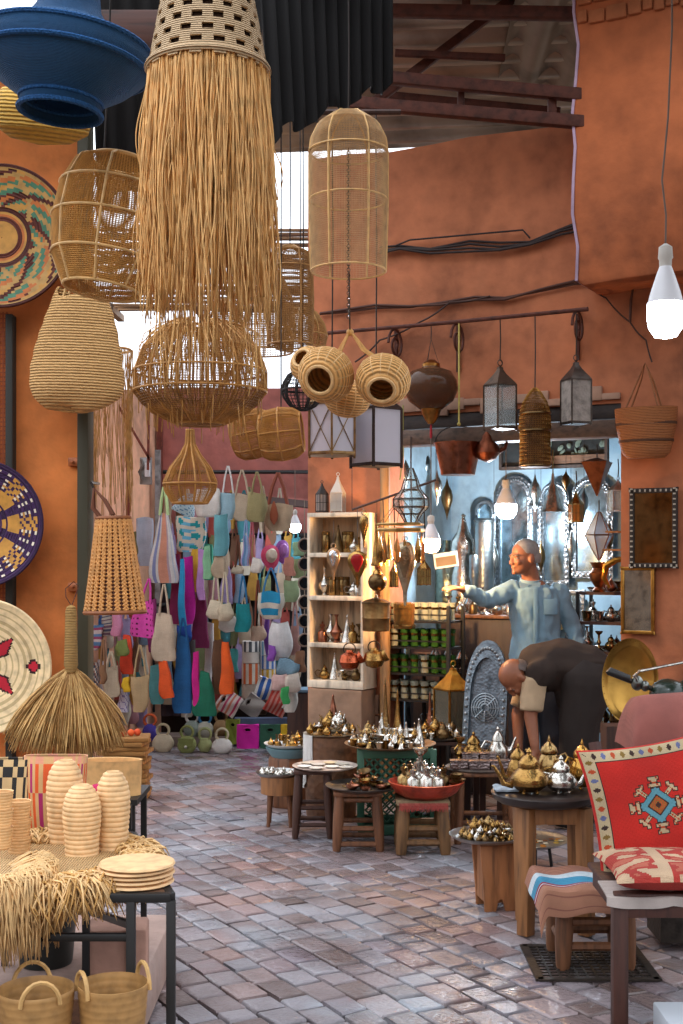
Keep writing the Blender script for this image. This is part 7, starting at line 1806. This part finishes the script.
# ---- man bending forward
D = 7.72; k = K(D); org = Vector((Xof(580,D), D, 0))
m2 = T('person', 'man bending far forward in a dark brown top with cream sleeves, head down', 'person', org)
def q2(px, py, dy=0): return Vector((Xof(px, D), D+dy, Zof(py, D))) - org
hip = q2(583, 672); mid = q2(562, 664); ch_ = q2(540, 668); nk = q2(525, 674)
hc = q2(514, 676, -.1)
HM = Matrix.Translation(hc) @ Matrix.Rotation(R(-75), 4, 'Z') @ Matrix.Rotation(R(68), 4, 'X')
g = MB(); headmb(g, hc, HM, .98)
g.limb(nk, hc+Vector((.03,0,.0)), .06, .055, 14)
for a, b, r1, r2 in ((hip, mid, .13,.12),(mid, ch_, .12,.125),(ch_, nk, .12,.07)): g.limb(a, b, r1, r2, 16)
sA, eA, wA = q2(529, 684, -.12), q2(527, 714, -.15), q2(530, 742, -.2)
sB, eB, wB = q2(531, 684, .12), q2(520, 716, .1), q2(518, 746, -.02)
for a, b, c, s in ((sA,eA,wA,1),(sB,eB,wB,-1)):
    g.limb(ch_.lerp(a,.6), a, .07, .045, 12); g.limb(a, b, .05, .04, 12); g.limb(b, c, .04, .028, 12); hand(g, c, (.05,-.15,-1), (-.6,.6,0), 1.0, .3, s)
for sy, dx in ((-.09,-.02),(.1,.05)):
    hp = hip + Vector((-.02,sy*.7,-.03)); kn = Vector((dx-.02,sy,.46)); an = Vector((dx+.03,sy,.09)); g.limb(hp, kn, .1, .06, 12); g.limb(kn, an, .055, .038, 12); g.limb(an, an+Vector((-.13,0,-.05)), .036, .03, 10)
O('body', g, SKIND, m2, vox=.007, smooth=3)
g = MB()
for a, b, r1, r2 in ((hip+Vector((.01,0,.0)), mid, .165,.15),(mid, ch_, .15,.145),(ch_, ch_.lerp(nk,.75), .145,.1)): g.limb(a, b, r1, r2, 20)
g.limb(hip+Vector((0,0,-.02)), hip+Vector((0,0,-.13)), .17, .165, 18)
for sy in (-.13,.13): g.limb(ch_+Vector((.02,sy*.5,0)), ch_+Vector((-.03,sy,-.02)), .1, .085, 14)
tp = O('dark_top', g, M('#33241c','cloth'), m2, vox=.011, smooth=4); wrinkle(tp, .009, 8, (.6,1,1.2))
for a, b, c, nm in ((sA,eA,wA,'sleeve'),(sB,eB,wB,'sleeve')):
    g = MB(); g.tube([a+Vector((.015,0,.07)), a+Vector((.01,0,.03)), a.lerp(b,.4), a.lerp(b,.8)], [.05,.075,.072,.066], 16); s_ = O(nm, g, M('#c2a583','cloth'), m2, vox=.009, smooth=3); wrinkle(s_, .007, 9, (1,1,.5))
g = MB()
for sy, dx in ((-.09,-.02),(.1,.05)): g.limb(hip+Vector((0,sy,-.06)), (dx-.02,sy,.46), .15,.105,14); g.limb((dx-.02,sy,.46), (dx+.03,sy,.12), .1,.075,14)
tt = O('trousers', g, M('#2a1f1a','cloth'), m2, vox=.012, smooth=4); wrinkle(tt, .008, 7)
for sy, dx in ((-.09,-.02),(.1,.05)): O('shoe', MB().ball((dx-.04,sy,.045), (.135,.048,.045), 16, 10), BLACKM, m2)
g = MB(); g.ball((0,0,0), (.0765,.07,.07), 20, 14, HM @ Matrix.Translation((0,.045,.0)))
hm = mesh_of(g, M('#5a4a42','fibre'), vox=.006, smooth=1); inv = HM.inverted(); bm = bmesh.new(); bm.from_mesh(hm)
bmesh.ops.delete(bm, geom=[v for v in bm.verts if (inv @ v.co).y < .045 or (inv @ v.co).z > .04], context='VERTS'); bm.to_mesh(hm); bm.free(); O('hair', hm, None, m2)
for sx in (-1,1): O('eye', MB().ball((0,0,0), (.013,.009,.008), 12, 8, HM @ Matrix.Translation((sx*.031,-.077,.004))), M('#7a5c4c','plain', rough=.5), m2)
# ================================================================ LIGHT, CAMERA
w = bpy.data.worlds.new('World'); bpy.context.scene.world = w; w.use_nodes = True
nt = w.node_tree; bg = nt.nodes['Background']; bg.inputs[1].default_value = 1.0
tc = nt.nodes.new('ShaderNodeTexCoord'); sx = nt.nodes.new('ShaderNodeSeparateXYZ'); nt.links.new(tc.outputs['Generated'], sx.inputs[0])
rp = nt.nodes.new('ShaderNodeValToRGB'); e = rp.color_ramp.elements      # street fronts near the horizon, bright overcast sky above
while len(e) < 5: e.new(.5)
for i, (p, c) in enumerate(((0, (.20,.14,.10,1)), (.10, (.32,.24,.19,1)), (.20, (1.1,1.15,1.25,1)), (.5, (2.0,2.15,2.35,1)), (1, (2.9,3.1,3.4,1)))): e[i].position = p; e[i].color = c
my = nt.nodes.new('ShaderNodeMath'); my.operation = 'MAXIMUM'; my.inputs[1].default_value = 0; nt.links.new(sx.outputs['Y'], my.inputs[0])
ma = nt.nodes.new('ShaderNodeMath'); ma.operation = 'MULTIPLY_ADD'; ma.inputs[1].default_value = .22; nt.links.new(my.outputs[0], ma.inputs[0]); nt.links.new(sx.outputs['Z'], ma.inputs[2])
nt.links.new(ma.outputs[0], rp.inputs[0]); nt.links.new(rp.outputs[0], bg.inputs[0])
cam = bpy.data.cameras.new('camera'); co = bpy.data.objects.new('camera', cam); col.objects.link(co)
co.location = (0, 0, CH); co.rotation_euler = (R(90), 0, 0); cam.sensor_fit = 'VERTICAL'; cam.sensor_height = 36; cam.lens = 36*F/1024
cam.shift_y = (HY-512)/1024; cam.clip_end = 200
bpy.context.scene.camera = co
vs_ = bpy.context.scene.view_settings; vs_.view_transform = 'Standard'; vs_.look = 'None'; vs_.gamma = 1; vs_.use_curve_mapping = False; vs_.exposure = .22
